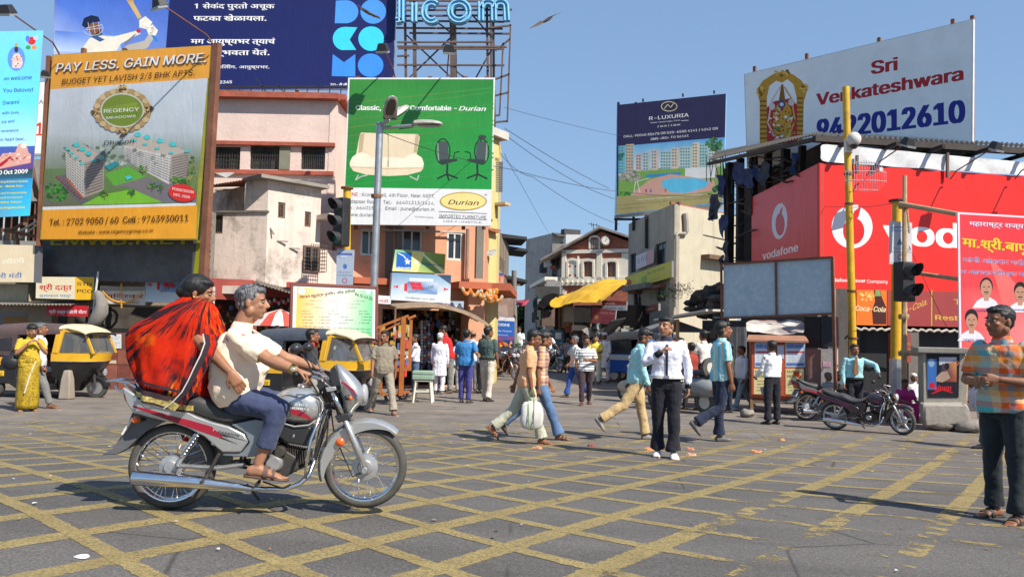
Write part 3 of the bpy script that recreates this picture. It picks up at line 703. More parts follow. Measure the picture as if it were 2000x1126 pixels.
# ---------------------------------------------------------------- pink building, lower
PF=Pl(395,21.6,520,21.3,py=480); PSd=Pl(520,21.3,660,22.9,py=480)
t=thing('stained_house','low stained pink house with sloping roof slab and small barred windows','house',PF.pt(1,0))
pk=wall((.76,.63,.55),1.,1.)
u0,_=PF.uv(404,480);u1,_=PF.uv(520,480);_,z1=PF.uv(470,415)
w1=pxrect(PF,417,419,435,456)
zl=PF.uv(470,566)[1]; mb=MB(); facade(mb,PF,u0,u1,zl,z1,[w1],.22,3.5)
_,zr=PF.uv(520,352); uc,_=PF.uv(478,380)
mb.uvrect(PF,uc,u1,z1+.001,zr,-3.6,0)
us2,_=PSd.uv(660,480); ua,_=PSd.uv(624,480); WW=[pxrect(PSd,*r) for r in ((543,395,557,426),(595,413,607,443))]
_,zd0=PSd.uv(640,488);_,zd1=PSd.uv(640,436)
facade(mb,PSd,.002,ua,zl,zr,WW,.22,3.4); facade(mb,PSd,ua+.002,us2,zl,zd0,[],.22,3.4)
mb.build('wall',pk,t)
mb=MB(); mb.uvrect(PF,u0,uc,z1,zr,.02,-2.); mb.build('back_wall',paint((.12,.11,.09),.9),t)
bw=shifted(PF,-1.95); window(t,bw,pxrect(bw,420,369,476,399),rec=0,nx=2,bars=8,hbars=3,fm=paint((.3,.26,.2),.7))
MB().uvrect(PSd,-.35,ua+.1,zr,zr+.09,1.,-.75).build('roof_slab',wall((.30,.27,.23),.8,.6),t)
mb=MB(); mb.uvrect(PF,u0-.4,u1+.03,z1,z1+.05,.35,-.3); mb.build('ledge',TIN,t)
mb=MB(); corrugated(mb,PF.pt(u0-.6,zr+.25,-1.9),PF.pt(u1-.5,zr+.15,-1.9),PF.pt(u1-.6,zr-.05,.3),PF.pt(u0-.5,zr-.25,.2)); mb.build('tin_roof',paint((.3,.12,.08),.7,0,.4,2,dirt=.5),t)
mb=MB(); mb.add([PF.hit(402,372,.2),PF.hit(430,342,.3),PF.hit(455,352,.35),PF.hit(470,342,.3),PF.hit(455,338,.1),PF.hit(402,346,0)],[(0,1,5),(1,2,3,4),(1,4,5)]); mb.build('torn_sheet',paint((.45,.45,.45),.6,dirt=.5),t)
window(t,PF,w1,nx=1,bars=5,fm=WOOD,rec=.08)
for r in WW: window(t,PSd,r,nx=2,bars=4,hbars=4,fm=WOOD,rec=.08)
r=pxrect(PSd,591,480,622,531); wq=window(t,PSd,r,nx=2,rec=-.01,bars=7,hbars=7,fm=paint((.15,.1,.08),.7),proud=True)
mb=MB()
for i in range(8):
 u=r[0]+(r[1]-r[0])*i/7; mb.beam(PSd.pt(u,r[2],.4),PSd.pt(u,r[3],.4),.015); z=r[2]+(r[3]-r[2])*i/7; mb.beam(PSd.pt(r[0],z,.4),PSd.pt(r[1],z,.4),.015); mb.beam(PSd.pt(r[1],z,.0),PSd.pt(r[1],z,.4),.015)
mb.build('window_cage',paint((.1,.07,.05),.7),t)
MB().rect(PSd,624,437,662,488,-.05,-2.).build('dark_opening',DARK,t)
MB().rect(PSd,618,422,652,431,.6,.0).build('balcony_slab',pk,t)
for p0,p1 in (((528,445),(531,458)),((541,470),(558,472)),((565,484),(582,486))): MB().beam(PSd.hit(*p0,.0),PSd.hit(*p1,.10),.035).build('bracket',CONC,t)
# curved stained parapet over the shop
mb=MB(); mb.rect(PF,404,560,520,575,.5,0); mb.build('parapet',pk,t)
# brick pier, each brick its own
bp=Pl(388,20.9,412,20.9,py=500)
t=thing('brick_pier','rough brick pier with thick mortar right of the orange billboard','pillar',bp.pt(.2,0))
_,zt=bp.uv(400,412); wv=bp.uv(411,500)[0]-bp.uv(388,500)[0]
MB().uvrect(bp,0.02,wv-.02,0,zt,-.3,-.03).build('mortar',paint((.22,.2,.18),.9,0,.3,6,.5),t)
bm_=None; rb=random.Random(5); brm=[paint(c,.9,0,.3,8,.6) for c in ((.27,.10,.06),(.33,.13,.08),(.2,.085,.055))]
nrow=int(zt/.082)
proto=MB().box(0,0,0,.145,.06,.062).build('brick',brm[0],t,local=True,mods=[bevel(.008,1)]); meshes=[proto.data]
for mt in brm[1:]: d=proto.data.copy(); d.materials[0]=mt; meshes.append(d)
first=True
for k in range(nrow):
 for j in range(2):
  u=.075+j*.155+(.0 if k%2 else -.02)+rb.uniform(-.008,.008)
  o=proto if first else proto.copy()
  if not first: col.objects.link(o)
  first=False
  o.data=rb.choice(meshes); o.parent=t; o.location=bp.pt(u,.04+k*.082,.0-rb.uniform(-.012,.015))-t.location; o.rotation_euler=(rb.uniform(-.05,.05),rb.uniform(-.03,.03),rb.uniform(-.08,.08))
# ---------------------------------------------------------------- shop row at the left
PSH=Pl(-150,21.5,420,21.3,py=700)
t=thing('shop_row','row of small shops with tin awnings behind the yellow saree woman','shop',PSH.pt(3,0))
def U(x,y=640): return PSH.uv(x,y)[0]
def Z(y,x=200): return PSH.uv(x,y)[1]
mb=MB(); ops=[(U(-140),U(55),.05,Z(612)),(U(100),U(205),.05,Z(600)),(U(205),U(404),Z(640),Z(598))]
facade(mb,PSH,U(-150),U(408),0,Z(545),ops,.3,0); mb.build('wall',wall((.30,.26,.2),.7,.6),t)
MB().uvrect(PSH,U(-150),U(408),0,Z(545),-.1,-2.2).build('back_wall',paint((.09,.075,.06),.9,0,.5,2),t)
MB().uvrect(PSH,U(-40),U(25),.05,Z(620),.05,-1.).build('inner_partition',paint((.33,.2,.09),.8),t)
MB().uvrect(PSH,U(112),U(125),.05,Z(605),.05,-.5).build('door_post',paint((.4,.32,.2),.8),t); MB().uvrect(PSH,U(170),U(180),.05,Z(605),.05,-.5).build('door_post',paint((.4,.32,.2),.8),t)
def awn(x0,y0,x1,y1,out,drop,name='tin_awning'):
 mb=MB(); a=PSH.hit(x0,y0,.02);b=PSH.hit(x1,y1,.02); d=PSH.n*out+V((0,0,-drop)); corrugated(mb,a,b,b+d,a+d); mb.build(name,TIN,t)
awn(10,588,180,589,.9,.12); awn(60,533,186,535,.5,.05); awn(192,545,284,549,.6,.06)
MB().rect(PSH,-40,555,66,590,.25,.01).build('cream_canopy',wall((.48,.42,.28),.6,.5),t)
mb=MB();
for i in range(14): mb.add(*[[PSH.hit(-38+i*8,592,.3),PSH.hit(-34+i*8,600,.3),PSH.hit(-30+i*8,592,.3)],[(0,1,2)]])
mb.build('scalloped_edge',paint((.2,.12,.07),.8),t)
# hanging tyres
for i,(x,y,r) in enumerate(((222,622,19),(213,622,20),(204,622,19))):
 q=PSH.hit(x,y,.25+.1*i); mb=MB(); R0=r*21.2/1600
 mb.tube([q+V((R0*.8*math.cos(k*2*PI/20),0.05*math.sin(k),R0*math.sin(k*2*PI/20))) for k in range(20)],.035,6,closed=True)
 mb.build('hanging_tyre',paint((.03,.03,.04),.6),smooth=True,label=('outermost','middle','innermost')[i]+' of the black bicycle tyres hanging in the cycle shop',cat='tyre',group='bicycle tyres hung in the shop')
# slung grey tarpaulin bundle
mb=MB(); q=shifted(PSH,.9); mb.tube([q.hit(188,565),q.hit(200,585),q.hit(198,608),q.hit(185,630),q.hit(168,642)],[.07,.16,.21,.17,.05],10,side=(1,0,0))
mb.build('rolled_tarpaulin',cloth((.22,.2,.18)),smooth=True,mods=[subsurf(1),folds(.08,.2)],label='rolled grey tarpaulin hanging from the awning above the auto rickshaw',cat='tarpaulin')
mb=MB(); mb.tube([q.hit(192,530),q.hit(178,640)],.025,6); mb.build('pole',paint((.6,.6,.58),.5),label='thin white pole leaning against the STD PCO shop',cat='pole')
# signs
def sgn(name,label,pl,TL,TR,BR,BL,bg,th=.1,frame=None,group=None):
 t,a=board(name,label,'sign',pl,TL,TR,BR,BL,th,paint((.25,.25,.24),.6),group,frame,.05); a.P([TL,TR,BR,BL],bg); return t,a
q=shifted(PSH,.75)
t,a=sgn('shop_sign','cream shop sign with blue Marathi letters at the left edge',q,(-60,476),(68,479),(66,551),(-62,550),rgb(222,205,175)); a.T('री मंडी',0,543,43,542,13,rgb(60,110,170),'deva',bold=.02); a.T('लॉटरी',4,515,48,513,13,rgb(235,228,205),'deva',bold=.03); a.P([(68,479),(84,481),(82,553),(66,551)],rgb(105,105,108)); a.build('painted_face',t)
t,a=sgn('shop_sign','cream and yellow shop sign lettered STD PCO with red Marathi script',q,(71,540),(184,541),(183,585),(70,582),rgb(225,212,180)); a.R(147,541.5,183,585,rgb(232,178,40))
a.T('श्री दत्त',77,566,140,566,15,rgb(190,50,30),'deva',bold=.03); a.T('सायकल मार्ट',77,580,139,580,8,rgb(60,120,170),'deva',bold=.015); a.T('STD',151,557,179,558,9,K_,bold=.04); a.T('PCO',151,571,180,572,9,K_,bold=.04); a.build('painted_face',t)
t,a=sgn('shop_sign','red lottery shop sign with white Marathi letters under the STD PCO sign',q,(92,594),(173,597),(172,618),(91,615),rgb(185,35,45)); a.T('श्री दत्त लॉटरी सेंटर',96,611,169,612,9,W_,'deva',bold=.02); a.build('painted_face',t)
t,a=sgn('shop_sign','weathered white cycle shop sign with dark red Marathi letters and a garland',q,(196,558),(285,561),(284,596),(195,592),rgb(205,195,180)); a.R(197,559,284,568,rgb(150,140,130)); a.T('शिवरकर',205,581,280,582,11,rgb(140,40,30),'deva',bold=.03); a.T('सायकल मार्ट',222,592,273,592,5,rgb(90,50,40),'deva',bold=.02); a.build('painted_face',t)
mb=MB()
for x0,y0,x1,y1,s in ((205,570,242,590,0),(242,590,280,572,0),(241,555,241,600,0)):
 for i in range(14): f=i/13; mb.ell(q.hit(x0+(x1-x0)*f,y0+(y1-y0)*f+(6*math.sin(PI*f) if x0!=x1 else 0),.1),.025,.025,.025,n=5,m=4)
mb.build('marigold_garland',paint((.7,.33,.02),.8,0,.4,20),label='marigold garland hung over the weathered cycle shop sign',cat='garland')
def four_square(pl,TL,TR,BR,BL,label,txt=None,right=True):
 t,a=board('shop_sign',label,'sign',pl,TL,TR,BR,BL,.15,paint((.7,.7,.7),.5))
 def m(u,v):
  x0=TL[0]+(TR[0]-TL[0])*u;y0=TL[1]+(TR[1]-TL[1])*u;x1=BL[0]+(BR[0]-BL[0])*u;y1=BL[1]+(BR[1]-BL[1])*u; return (x0+(x1-x0)*v,y0+(y1-y0)*v)
 a.G([m(0,0),m(1,0),m(1,1),m(0,1)],(rgb(105,145,180),rgb(125,160,190),rgb(225,230,235),rgb(200,212,222)))
 rd=rgb(200,40,55)
 for i,(u,h) in enumerate(((.04,.06),(.08,.1),(.15,.2),(.22,.28))):
  c=rd if i%2 or i==0 else rgb(190,195,200); w_=.035 if i<2 else .055
  a.P([m(u,.5-h/2+.02),m(u+w_,.5-h*.62+.02),m(u+w_,.5+h*.62),m(u,.5+h/2)],c)
  if right: a.P([m(1-u-w_,.5-h*.62+.02),m(1-u,.5-h/2+.02),m(1-u,.5+h/2),m(1-u-w_,.5+h*.62)],c)
 a.G([m(.27,.3),m(.78,.3),m(.78,.72),m(.27,.72)],(rgb(70,110,160),rgb(190,205,220),rgb(110,140,190),rgb(160,180,205)))
 for i in range(2):
  for j in range(2): a.P([m(.3+i*.1+j*.03,.33+j*.13),m(.39+i*.1+j*.03,.31+j*.13),m(.42+i*.1+j*.03,.43+j*.13),m(.33+i*.1+j*.03,.45+j*.13)],rd)
 x,y=m(.3,.74);x2,y2=m(.72,.48); hh=(BL[1]-TL[1])*.15
 a.T('FOUR SQUARE',x,y,x2,y2,hh,rgb(70,80,100),bold=.01)
 a.P([m(.3,.17),m(.7,.17),m(.7,.27),m(.3,.27)],rgb(215,222,228)); x,y=m(.33,.25);x2,y2=m(.67,.25); a.T('तंबाखू सेवन हानिकारक आहे',x,y,x2,y2,hh*.3,rgb(70,70,75),'deva')
 if txt: x,y=m(.25,.93);x2,y2=m(.75,.94); a.T(txt,x,y,x2,y2,hh*.75,rgb(50,50,60),'deva')
 a.build('printed_sheet',t); return t
four_square(q,(285,521),(390,521),(388,591),(283,589),'blue-grey FOUR SQUARE sign with red bars beside the brick pier',right=False)
# red-brown tiled wall with notice
pl=Pl(203,20.6,420,20.4,py=720)
t=thing('low_wall','red-brown stone clad low wall with a white notice behind the auto rickshaw','wall',pl.pt(1,0))
MB().rect(pl,206,651,420,775,-.25,0).build('core',paint((.16,.06,.045),.7),t)
for i in range(9):
 for j in range(3):
  x=207+i*23.5;y=683+j*29; MB().rect(pl,x,y,x+22.6,y+28,.02,.0).build('stone_panel',paint(((.24,.075,.05),(.28,.1,.07),(.2,.065,.05))[(i+j)%3],.35,0,.3,5,.05,dirt=.35),t)
a=Art(pl,.02); a.R(206,652,238,680,rgb(215,215,215))
for i in range(6): a.T(('सूचना फलक','सार्वजनिक नोटीस','पुणे','महानगर पालिका','वाहने लावू नये','धन्यवाद')[i],209,659+i*3.6,(236,232,222,235,230,226)[i],659+i*3.6,2,rgb(110,80,85),'deva')
a.R(208,703,228,709,rgb(205,195,175)); a.build('notice',t)
# middle shop behind the riders
PM=Pl(405,20.8,665,22.5,py=640)
t=thing('fruit_shop','dark red open-fronted shop with hanging goods between the riders and the white board','shop',PM.pt(1,0))
mb=MB(); facade(mb,PM,PM.uv(405,640)[0],PM.uv(680,640)[0],0,PM.uv(520,548)[1],[pxrect(PM,*r) for r in ((415,585,492,770),(500,580,575,770),(583,585,672,770))],.2,0); mb.build('frame',paint((.28,.045,.035),.7,dirt=.3),t)
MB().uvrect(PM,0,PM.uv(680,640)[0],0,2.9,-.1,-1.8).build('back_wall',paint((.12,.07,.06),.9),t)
mb=MB(); r_=random.Random(11)
for i in range(500):
 x=r_.uniform(412,670);y=r_.uniform(592,720); c=r_.choice([(.5,.05,.04),(.6,.25,.04),(.5,.5,.45),(.05,.25,.1),(.1,.15,.4),(.55,.4,.05),(.3,.02,.05)])
 p=PM.hit(x,y,-r_.uniform(.2,1.6)); s=r_.uniform(.03,.08); mb.box(*p,s,s,s*r_.uniform(.8,2.4),tuple(v*.7 for v in c))
mb.build('shop_goods',vcol(),kind='stuff')
awm=paint((.2,.16,.13),.8,0,.3,3,.2,dirt=.4)
mb=MB(); a_,b_=PM.hit(498,545,.05),PM.hit(590,572,.05); d=PM.n*.7+V((0,0,-.18)); corrugated(mb,a_,b_,b_+d,a_+d); mb.build('tin_awning',TIN,t)
MB().rect(PM,495,560,580,572,.15,.02).build('fascia',paint((.3,.05,.04),.7),t)
mb=MB()
for i in range(16):
 p=PM.hit(506+i*4.5,586+ (i%3)*3,.15); mb.ell(p,.035,.035,.06,n=6,m=4,c=((.6,.03,.03) if i%2 else (.55,.5,.5)))
mb.build('hanging_toys',vcol(),t)
t=thing('market_umbrella','red and white striped market umbrella left of the white student union board','umbrella',gnd(548,770)+V((0,2,0)))
c0=at(548,603,20); mb=MB();
for i in range(16):
 a0,a1=i*PI/8,(i+1)*PI/8; R0=.75; e=lambda a_:c0+V((R0*math.cos(a_),R0*math.sin(a_),-.42)); m0=lambda a_:c0+V((R0*.55*math.cos(a_),R0*.55*math.sin(a_),-.12)); c=(.55,.07,.05) if i%2 else (.65,.6,.55)
 mb.add([c0,m0(a0),m0(a1)],[(0,1,2)],c); mb.quad(m0(a0),e(a0),e(a1),m0(a1),c)
mb.build('canopy',vcol(),t); MB().tube([c0,V((c0.x,c0.y,0))],.02,6).build('pole',BLK,t)
mb=MB(); g=gnd(417,770); mb.tube([at(417,560,20),V((at(417,560,20).x,20,0))],.045,8); mb.build('post',paint((.5,.5,.48),.5),label='slim grey steel post behind the motorcycle driver',cat='post')
# ================================================================ MIDDLE: ORANGE BUILDING, GREEN BILLBOARD
pl=Pl(660,22.8,944,24.6,py=600)
t=thing('orange_building','salmon orange building with white framed windows beneath the green furniture billboard','building',pl.pt(2,0))
u0,_=pl.uv(671,600);u1,_=pl.uv(944,600);_,z1=pl.uv(800,400)
W=[pxrect(pl,704,448,739,499),pxrect(pl,785,447,825,492),pxrect(pl,873,453,904,508)]
gf=[pxrect(pl,745,605,905,752),pxrect(pl,705,600,733,755)]
for i in range(2): gf[i]=(gf[i][0],gf[i][1],.05,gf[i][3])
om=wall((.66,.34,.21),.3,.4)
mb=MB(); facade(mb,pl,u0,u1,0,z1,W+gf,.25,0);
sp2=Pl(944,24.6,966,29.5,py=600); us,_=sp2.uv(966,600); facade(mb,sp2,.002,us,0,z1,[],.2,0)
mb.uvrect(pl,u0,u1,2.9,z1-.01,-5,-.25)
mb.build('wall',om,t)
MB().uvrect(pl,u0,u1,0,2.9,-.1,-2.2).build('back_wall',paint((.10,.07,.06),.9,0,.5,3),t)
for r in W: window(t,pl,r,nx=2,fm=paint((.6,.6,.58),.5),rec=.08,fw=.06,ny=1)
gm_=wall((.19,.18,.16),.5,.5)
for x0,x1 in ((753,766),(772,784),(929,943)): MB().rect(pl,x0,440,x1,545,.06,.0).build('pilaster',gm_,t)
rdc=wall((.45,.13,.07),.5,.4)
mb=MB(); mb.rect(pl,680,545,764,557,.7,.0); mb.build('canopy',rdc,t)
mb=MB(); mb.rect(pl,878,553,940,566,.8,.0); _,zc=sp2.uv(950,556);_,zc2=sp2.uv(950,570); mb.uvrect(sp2,0,us,zc2,zc,.8,0); mb.build('canopy',rdc,t)
MB().tube([pl.hit(700,448,.15),pl.hit(905,455,.15)],.03,6).build('pipe',paint((.4,.36,.33),.6),t); MB().tube([pl.hit(910,448,.15),pl.hit(907,560,.15)],.05,8).build('drain_pipe',paint((.25,.16,.13),.6),t)
mb=MB(); mb.uvrect(pl,pl.uv(905,640)[0],pl.uv(935,640)[0],0,3.2,.4,0); mb.build('column',om,t)
r_=random.Random(4); mb=MB()
for i in range(800):
 x=r_.uniform(745,905);y=r_.uniform(608,720); c=r_.choice([(.55,.06,.05),(.6,.3,.05),(.55,.55,.5),(.05,.2,.3),(.1,.2,.5),(.6,.45,.05),(.45,.1,.2),(.06,.25,.12),(.5,.5,.55),(.04,.04,.05),(.04,.04,.05)])
 p=pl.hit(x,y,-r_.uniform(.3,1.9)); s=r_.uniform(.03,.09); mb.box(*p,s,s*.6,s*r_.uniform(.8,3),tuple(v*.7 for v in c))
mb.build('shop_goods',vcol(),kind='stuff')
mb=MB()
for k,x in enumerate((826,832,840,786,792)):
 for i in range(14): p=pl.hit(x,628+i*6,-.1); mb.box(*p,.07,.02,.07,((.6,.6,.62),(.5,.1,.1),(.1,.2,.5))[(i+k)%3] if k else (.62,.62,.6))
mb.build('hanging_packets',vcol(),t,kind='stuff')
# marigold garlands under the canopy
mb=MB(); r_=random.Random(6)
for k in range(5):
 x0=882+k*15; x1=x0+16; n=12
 for i in range(n): f=i/n; c=(.72,.2,.02) if (i//2+k)%3 else (.5,.5,.3); p=pl.hit(x0+(x1-x0)*f,566+k*3.2+10*math.sin(PI*f),.9); mb.ell(p,.05,.05,.055,n=6,m=4,c=c)
for i in range(50): p=pl.hit(r_.uniform(918,948),r_.uniform(568,590),.85); mb.ell(p,.06,.06,.06,n=5,m=4,c=r_.choice([(.75,.2,.02),(.7,.35,.03),(.55,.5,.35)]))
mb.build('marigold_garland',vcol(),label='orange marigold garlands hung under the red canopy corner of the orange building',cat='garland')
# signs on it
q=shifted(pl,.9)
t,a=board('shop_sign','yellow-green playwin sign with blue star square above the second FOUR SQUARE sign','sign',q,(772,487),(870,496),(868,534),(766,529),.1,paint((.3,.3,.3),.6))
a.G([(772,487),(870,496),(868,534),(766,529)],(rgb(120,190,140),rgb(150,160,50),rgb(110,140,50),rgb(225,225,150)))
a.P([(805,490),(830,492),(815,531),(792,530)],rgb(235,225,140)); a.P([(818,491),(822,491),(868,528),(868,533),(862,533)],rgb(235,232,170)); a.P([(775,492),(804,494),(803,526),(773,524)],rgb(25,95,185))
st=lambda cx,cy,r:[(cx+(r if i%2==0 else r*.42)*math.sin(i*PI/5),cy-(r if i%2==0 else r*.42)*math.cos(i*PI/5)) for i in range(10)]
a.P(st(796,511,7),W_); a.L([(777,494),(788,499),(794,507)],1.6,W_); a.T('playwin',774,524,802,525,5.5,W_,bold=.04,shear=.15); a.T('myplaywin.com',817,515,865,520,5,rgb(40,60,150),bold=.03,shear=.2); a.D(812,512,3,4,rgb(240,240,220)); a.build('printed_sheet',t)
four_square(q,(766,532),(881,537),(879,592),(762,585),'second FOUR SQUARE sign, with Marathi shop name, over the brown awning','तारकेश्वर पान शॉप')
t,a=sgn('shop_sign','small white sign with red Marathi letters beside the white union board',q,(736,576),(764,578),(763,594),(735,592),rgb(205,212,218)); a.T('मंडी',740,590,759,591,8,rgb(190,40,40),'deva',bold=.03); a.build('painted_face',t)
t,a=sgn('shop_sign','grey-white sign with dark red letters half hidden behind the FOUR SQUARE sign',shifted(pl,.5),(820,586),(906,588),(905,604),(819,602),rgb(160,175,195)); a.T('रेस्टॉरंट',830,596,884,597,8,rgb(130,40,50),'deva',bold=.03); a.T('चहा',885,600,903,601,7,W_,'deva',bold=.02); a.build('painted_face',t)
# brown tarpaulin awning over the paan stall
t=thing('stall_awning','brown tarpaulin awning on poles in front of the paan shop','awning',gnd(800,770)+V((0,3,0)))
A0=[q.hit(*p,o) for p,o in (((744,600),1.4),((805,592),1.5),((870,604),1.5),((926,634),1.2))]; B0=[pl.hit(*p,.2) for p in ((748,592),(806,586),(872,594),(922,612))]
mb=MB(); mb.add(A0+B0+[p+V((0,0,-.1)) for p in A0],[(0,1,5,4),(1,2,6,5),(2,3,7,6),(8,9,1,0),(9,10,2,1),(10,11,3,2)]); mb.build('tarpaulin',cloth((.24,.17,.11),.3),t,mods=[subsurf(2),folds(.05,.4)],smooth=True)
mb=MB();
for i,p in enumerate((A0[0],A0[3])): mb.tube([p,V((p.x,p.y,0))],.03,6)
mb.build('pole',WOOD,t)
# green billboard
pl=Pl(672,22.2,958,22.2,py=440)
t,a=board('billboard','green and white furniture billboard with cream sofa and two office chairs','billboard',pl,(680,152),(967,152),(959,441),(671,438),.12,paint((.5,.5,.5),.6))
a.P([(680,152),(967,152),(959,441),(671,438)],rgb(226,226,228))
gx=lambda y,s:(683-(y-152)*.036,964-(y-152)*.022)[s]
a.G([(683,155),(964,155),(962,262),(679,262)],(rgb(60,135,60),rgb(45,125,55),rgb(42,148,65),rgb(55,125,55)))
a.G([(679,262),(962,262),(960,370),(674,366)],(rgb(55,125,55),rgb(42,148,65),rgb(38,152,70),rgb(35,140,60)))
for i in range(26):
 y=160+i*8; c=rgb(95+i%3*10,130,60) if i<14 else rgb(60,160,80); a.G([(gx(y+25,0),y+25),(964,y-14+ (i%4)*4),(964,y-11+(i%4)*4),(gx(y+27,0),y+27)],(c,rgb(50,140,65),rgb(50,140,65),rgb(50,130,60))) if i%2==0 and y+27<365 and y-14>156 else None
a.T('Classic, Luxury, Comfortable -',695,215,892,216,13,W_,bold=.045); a.T('Durian',896,216,949,217,12,W_,bold=.03,shear=.3)
so=rgb(226,208,178);sd_=rgb(190,168,135);sl=rgb(240,228,205)
a.P([(703,262),(706,259),(757,261),(758,314),(700,312),(695,305)],so);a.P([(759,261),(816,262),(820,268),(812,312),(759,314)],so)
a.L([(758,262),(758,312)],1.2,sd_); a.P([(683,318),(688,307),(700,298),(718,300),(725,308),(724,326),(684,326)],sl);a.P([(828,320),(824,308),(812,300),(798,302),(790,310),(791,328),(826,328)],sl)
a.P([(723,308),(757,307),(757,326),(722,326)],sl);a.P([(759,307),(792,309),(793,327),(759,327)],sl); a.P([(684,325),(828,327),(822,335),(795,342),(758,344),(715,341),(690,334)],so); a.L([(685,326),(757,330),(827,328)],1.3,sd_); a.P([(703,262),(712,260),(708,296),(700,300)],sd_);a.P([(812,262),(819,264),(814,298),(808,298)],sd_)
a.L([(700,342),(694,352)],2.2,rgb(190,190,185));a.L([(694,352),(705,345),(718,342)],2.,rgb(190,190,185));a.L([(818,342),(815,352),(800,344)],2.2,rgb(190,190,185))
ch=rgb(72,82,84)
for cx,f in ((872,1),(934,-1)):
 a.P([(cx-18*f,275),(cx+2*f,277),(cx+5*f,310),(cx-14*f,318)],ch); a.ring(cx-7*f,296,15,26,2,rgb(30,40,38),n=16); a.P([(cx-15*f,312),(cx+20*f,310),(cx+22*f,314),(cx-8*f,322)],rgb(50,60,60)); a.L([(cx+2*f,320),(cx+1*f,342)],3.5,rgb(40,48,48)); a.L([(cx-18*f,349),(cx+1*f,340),(cx+22*f,348)],3,rgb(40,48,48));a.L([(cx+1*f,340),(cx+5*f,352)],3,rgb(40,48,48)); a.L([(cx+14*f,310),(cx+16*f,298),(cx+26*f,296)],1.6,rgb(20,28,25)); a.L([(cx-17*f,280),(cx-15*f,314)],1.8,rgb(150,155,150))
a.D(942,268,8,4.5,rgb(60,68,68)); a.L([(941,270),(938,278)],2,rgb(40,48,48))
gy=rgb(110,110,112)
a.T('PUNE :',674,382,704,383,9.5,rgb(210,50,50)); a.T('Kroma Mall, 4th Floor, Near ASPT,',707,383,850,386,9.5,gy);a.T('Hadapsar Road,   Tel.:   66401313/1414,',674,396,849,400,9.5,gy);a.T('Fax : 66401515,   Email : pune@durian.in',674,408,848,412,9.5,gy);a.T('www.durian.in',678,422,738,423,9.5,gy);a.T('*conditions apply',809,424,847,426,4,gy,shear=.2)
a.D(905,393,46,18,rgb(175,150,70));a.D(905,393,43.5,16,rgb(238,215,140)); a.T('Durian',875,399,935,401,13,K_,bold=.02,shear=.3); a.T('®',946,382,952,382,4,gy)
a.L([(857,413),(951,417)],1,gy);a.L([(857,425),(951,429)],1,gy); a.T('IMPORTED FURNITURE',858,424,950,427,8,gy);a.T('LIVE A LIFESTYLE.',867,433,942,436,4.5,gy,bold=.01)
a.build('printed_sheet',t,.4)
q=shifted(pl,-.35); mb=MB()
for x in (700,770,840,910,950): mb.beam(q.hit(x,150),q.hit(x-5,448),.1)
for y in (160,250,340,430): mb.beam(q.hit(680,y),q.hit(962,y),.06)
mb.build('frame',RUST,t)
# ---------------------------------------------------------------- rooftop neon sign on its scaffold
pl=Pl(775,30,1000,30,py=240)
t=thing('neon_sign','blue tubular neon letters icom on a rusty steel lattice above the green billboard','neon sign',pl.hit(890,245)-V((0,0,9)))
nb=paint((.12,.38,.62),.3,0,.2,9); zt=lambda x,y,o=.3:pl.hit(x,y,o)
def letm(name,strokes,th=4.2):
 mb=MB()
 for s in strokes:
  for o in (-th*.9,th*.9):
   P=[]
   for i,(x,y) in enumerate(s):
    x2,y2=s[min(i+1,len(s)-1)];x1,y1=s[max(i-1,0)];dx,dy=x2-x1,y2-y1;l=math.hypot(dx,dy) or 1
    P.append(zt(x-dy/l*o,y+dx/l*o,.42))
   mb.tube(P,.03,6)
  P=[]
 mb.build(name,paint((.30,.62,.85),.25,0,.1,5),t)
 mb=MB()
 for s in strokes:
  L=[];R=[]
  for i,(x,y) in enumerate(s):
   x2,y2=s[min(i+1,len(s)-1)];x1,y1=s[max(i-1,0)];dx,dy=x2-x1,y2-y1;l=math.hypot(dx,dy) or 1
   L.append((x-dy/l*th*1.6,y+dx/l*th*1.6));R.append((x+dy/l*th*1.6,y-dx/l*th*1.6))
  for i in range(len(s)-1): mb.prism([zt(*p,.2) for p in (L[i],L[i+1],R[i+1],R[i])],pl.n*.18)
 mb.build(name+'_tray',nb,t)
arc=lambda cx,cy,r,ry,a0,a1,n=14:[(cx+r*math.cos(rad(a0+(a1-a0)*i/n)),cy+ry*math.sin(rad(a0+(a1-a0)*i/n))) for i in range(n+1)]
letm('letter',[[(786,-30),(786,50)],[(786,46),(776,48)]]); letm('letter',[[(811,14),(811,50)]]); letm('letter',[arc(845,31,15,18,-50,-310)]); letm('letter',[arc(898,30,18,18,0,360,18)])
letm('letter',[[(940,12),(940,48)],[(940,24)]+arc(954,22,11,10,200,340,8)+[(965,48)],[(966,24)]+arc(978,22,11,10,200,340,8)+[(990,48)]])
mb=MB(); r_=random.Random(2)
for x in (790,808,880,886,950,962): mb.beam(pl.hit(x,-60,0),pl.hit(x+4,255,0),.09 if x%4 else .12)
for x in (800,884,956): mb.beam(pl.hit(x,-60,-1.2),pl.hit(x+3,255,-1.2),.09)
for y,x0,x1 in ((2,776,970),(12,776,985),(22,776,1000),(33,776,992),(42,776,985),(56,774,982),(66,800,998),(84,776,962),(92,776,990),(96,778,985),(128,776,985),(111,776,800)): mb.beam(pl.hit(x0,y,.06),pl.hit(x1,y+r_.uniform(-2,3),.06),.06)
for a_,b_ in (((790,60),(885,150)),((885,60),(792,150)),((886,130),(925,160)),((965,80),(925,152)),((790,150),(884,240)),((885,150),(955,240)),((960,66),(886,-20)),((792,-10),(884,60))): mb.beam(pl.hit(*a_,-.4),pl.hit(*b_,-.4),.05)
for a_,b_ in (((997,60),(991,247)),((983,95),(976,234)),((966,247),(991,245)),((967,234),(976,234)),((967,165),(995,155)),((968,196),(993,190)),((968,110),(996,88)),((998,62),(960,66))): mb.beam(pl.hit(*a_,.6),pl.hit(*b_,.6),.06)
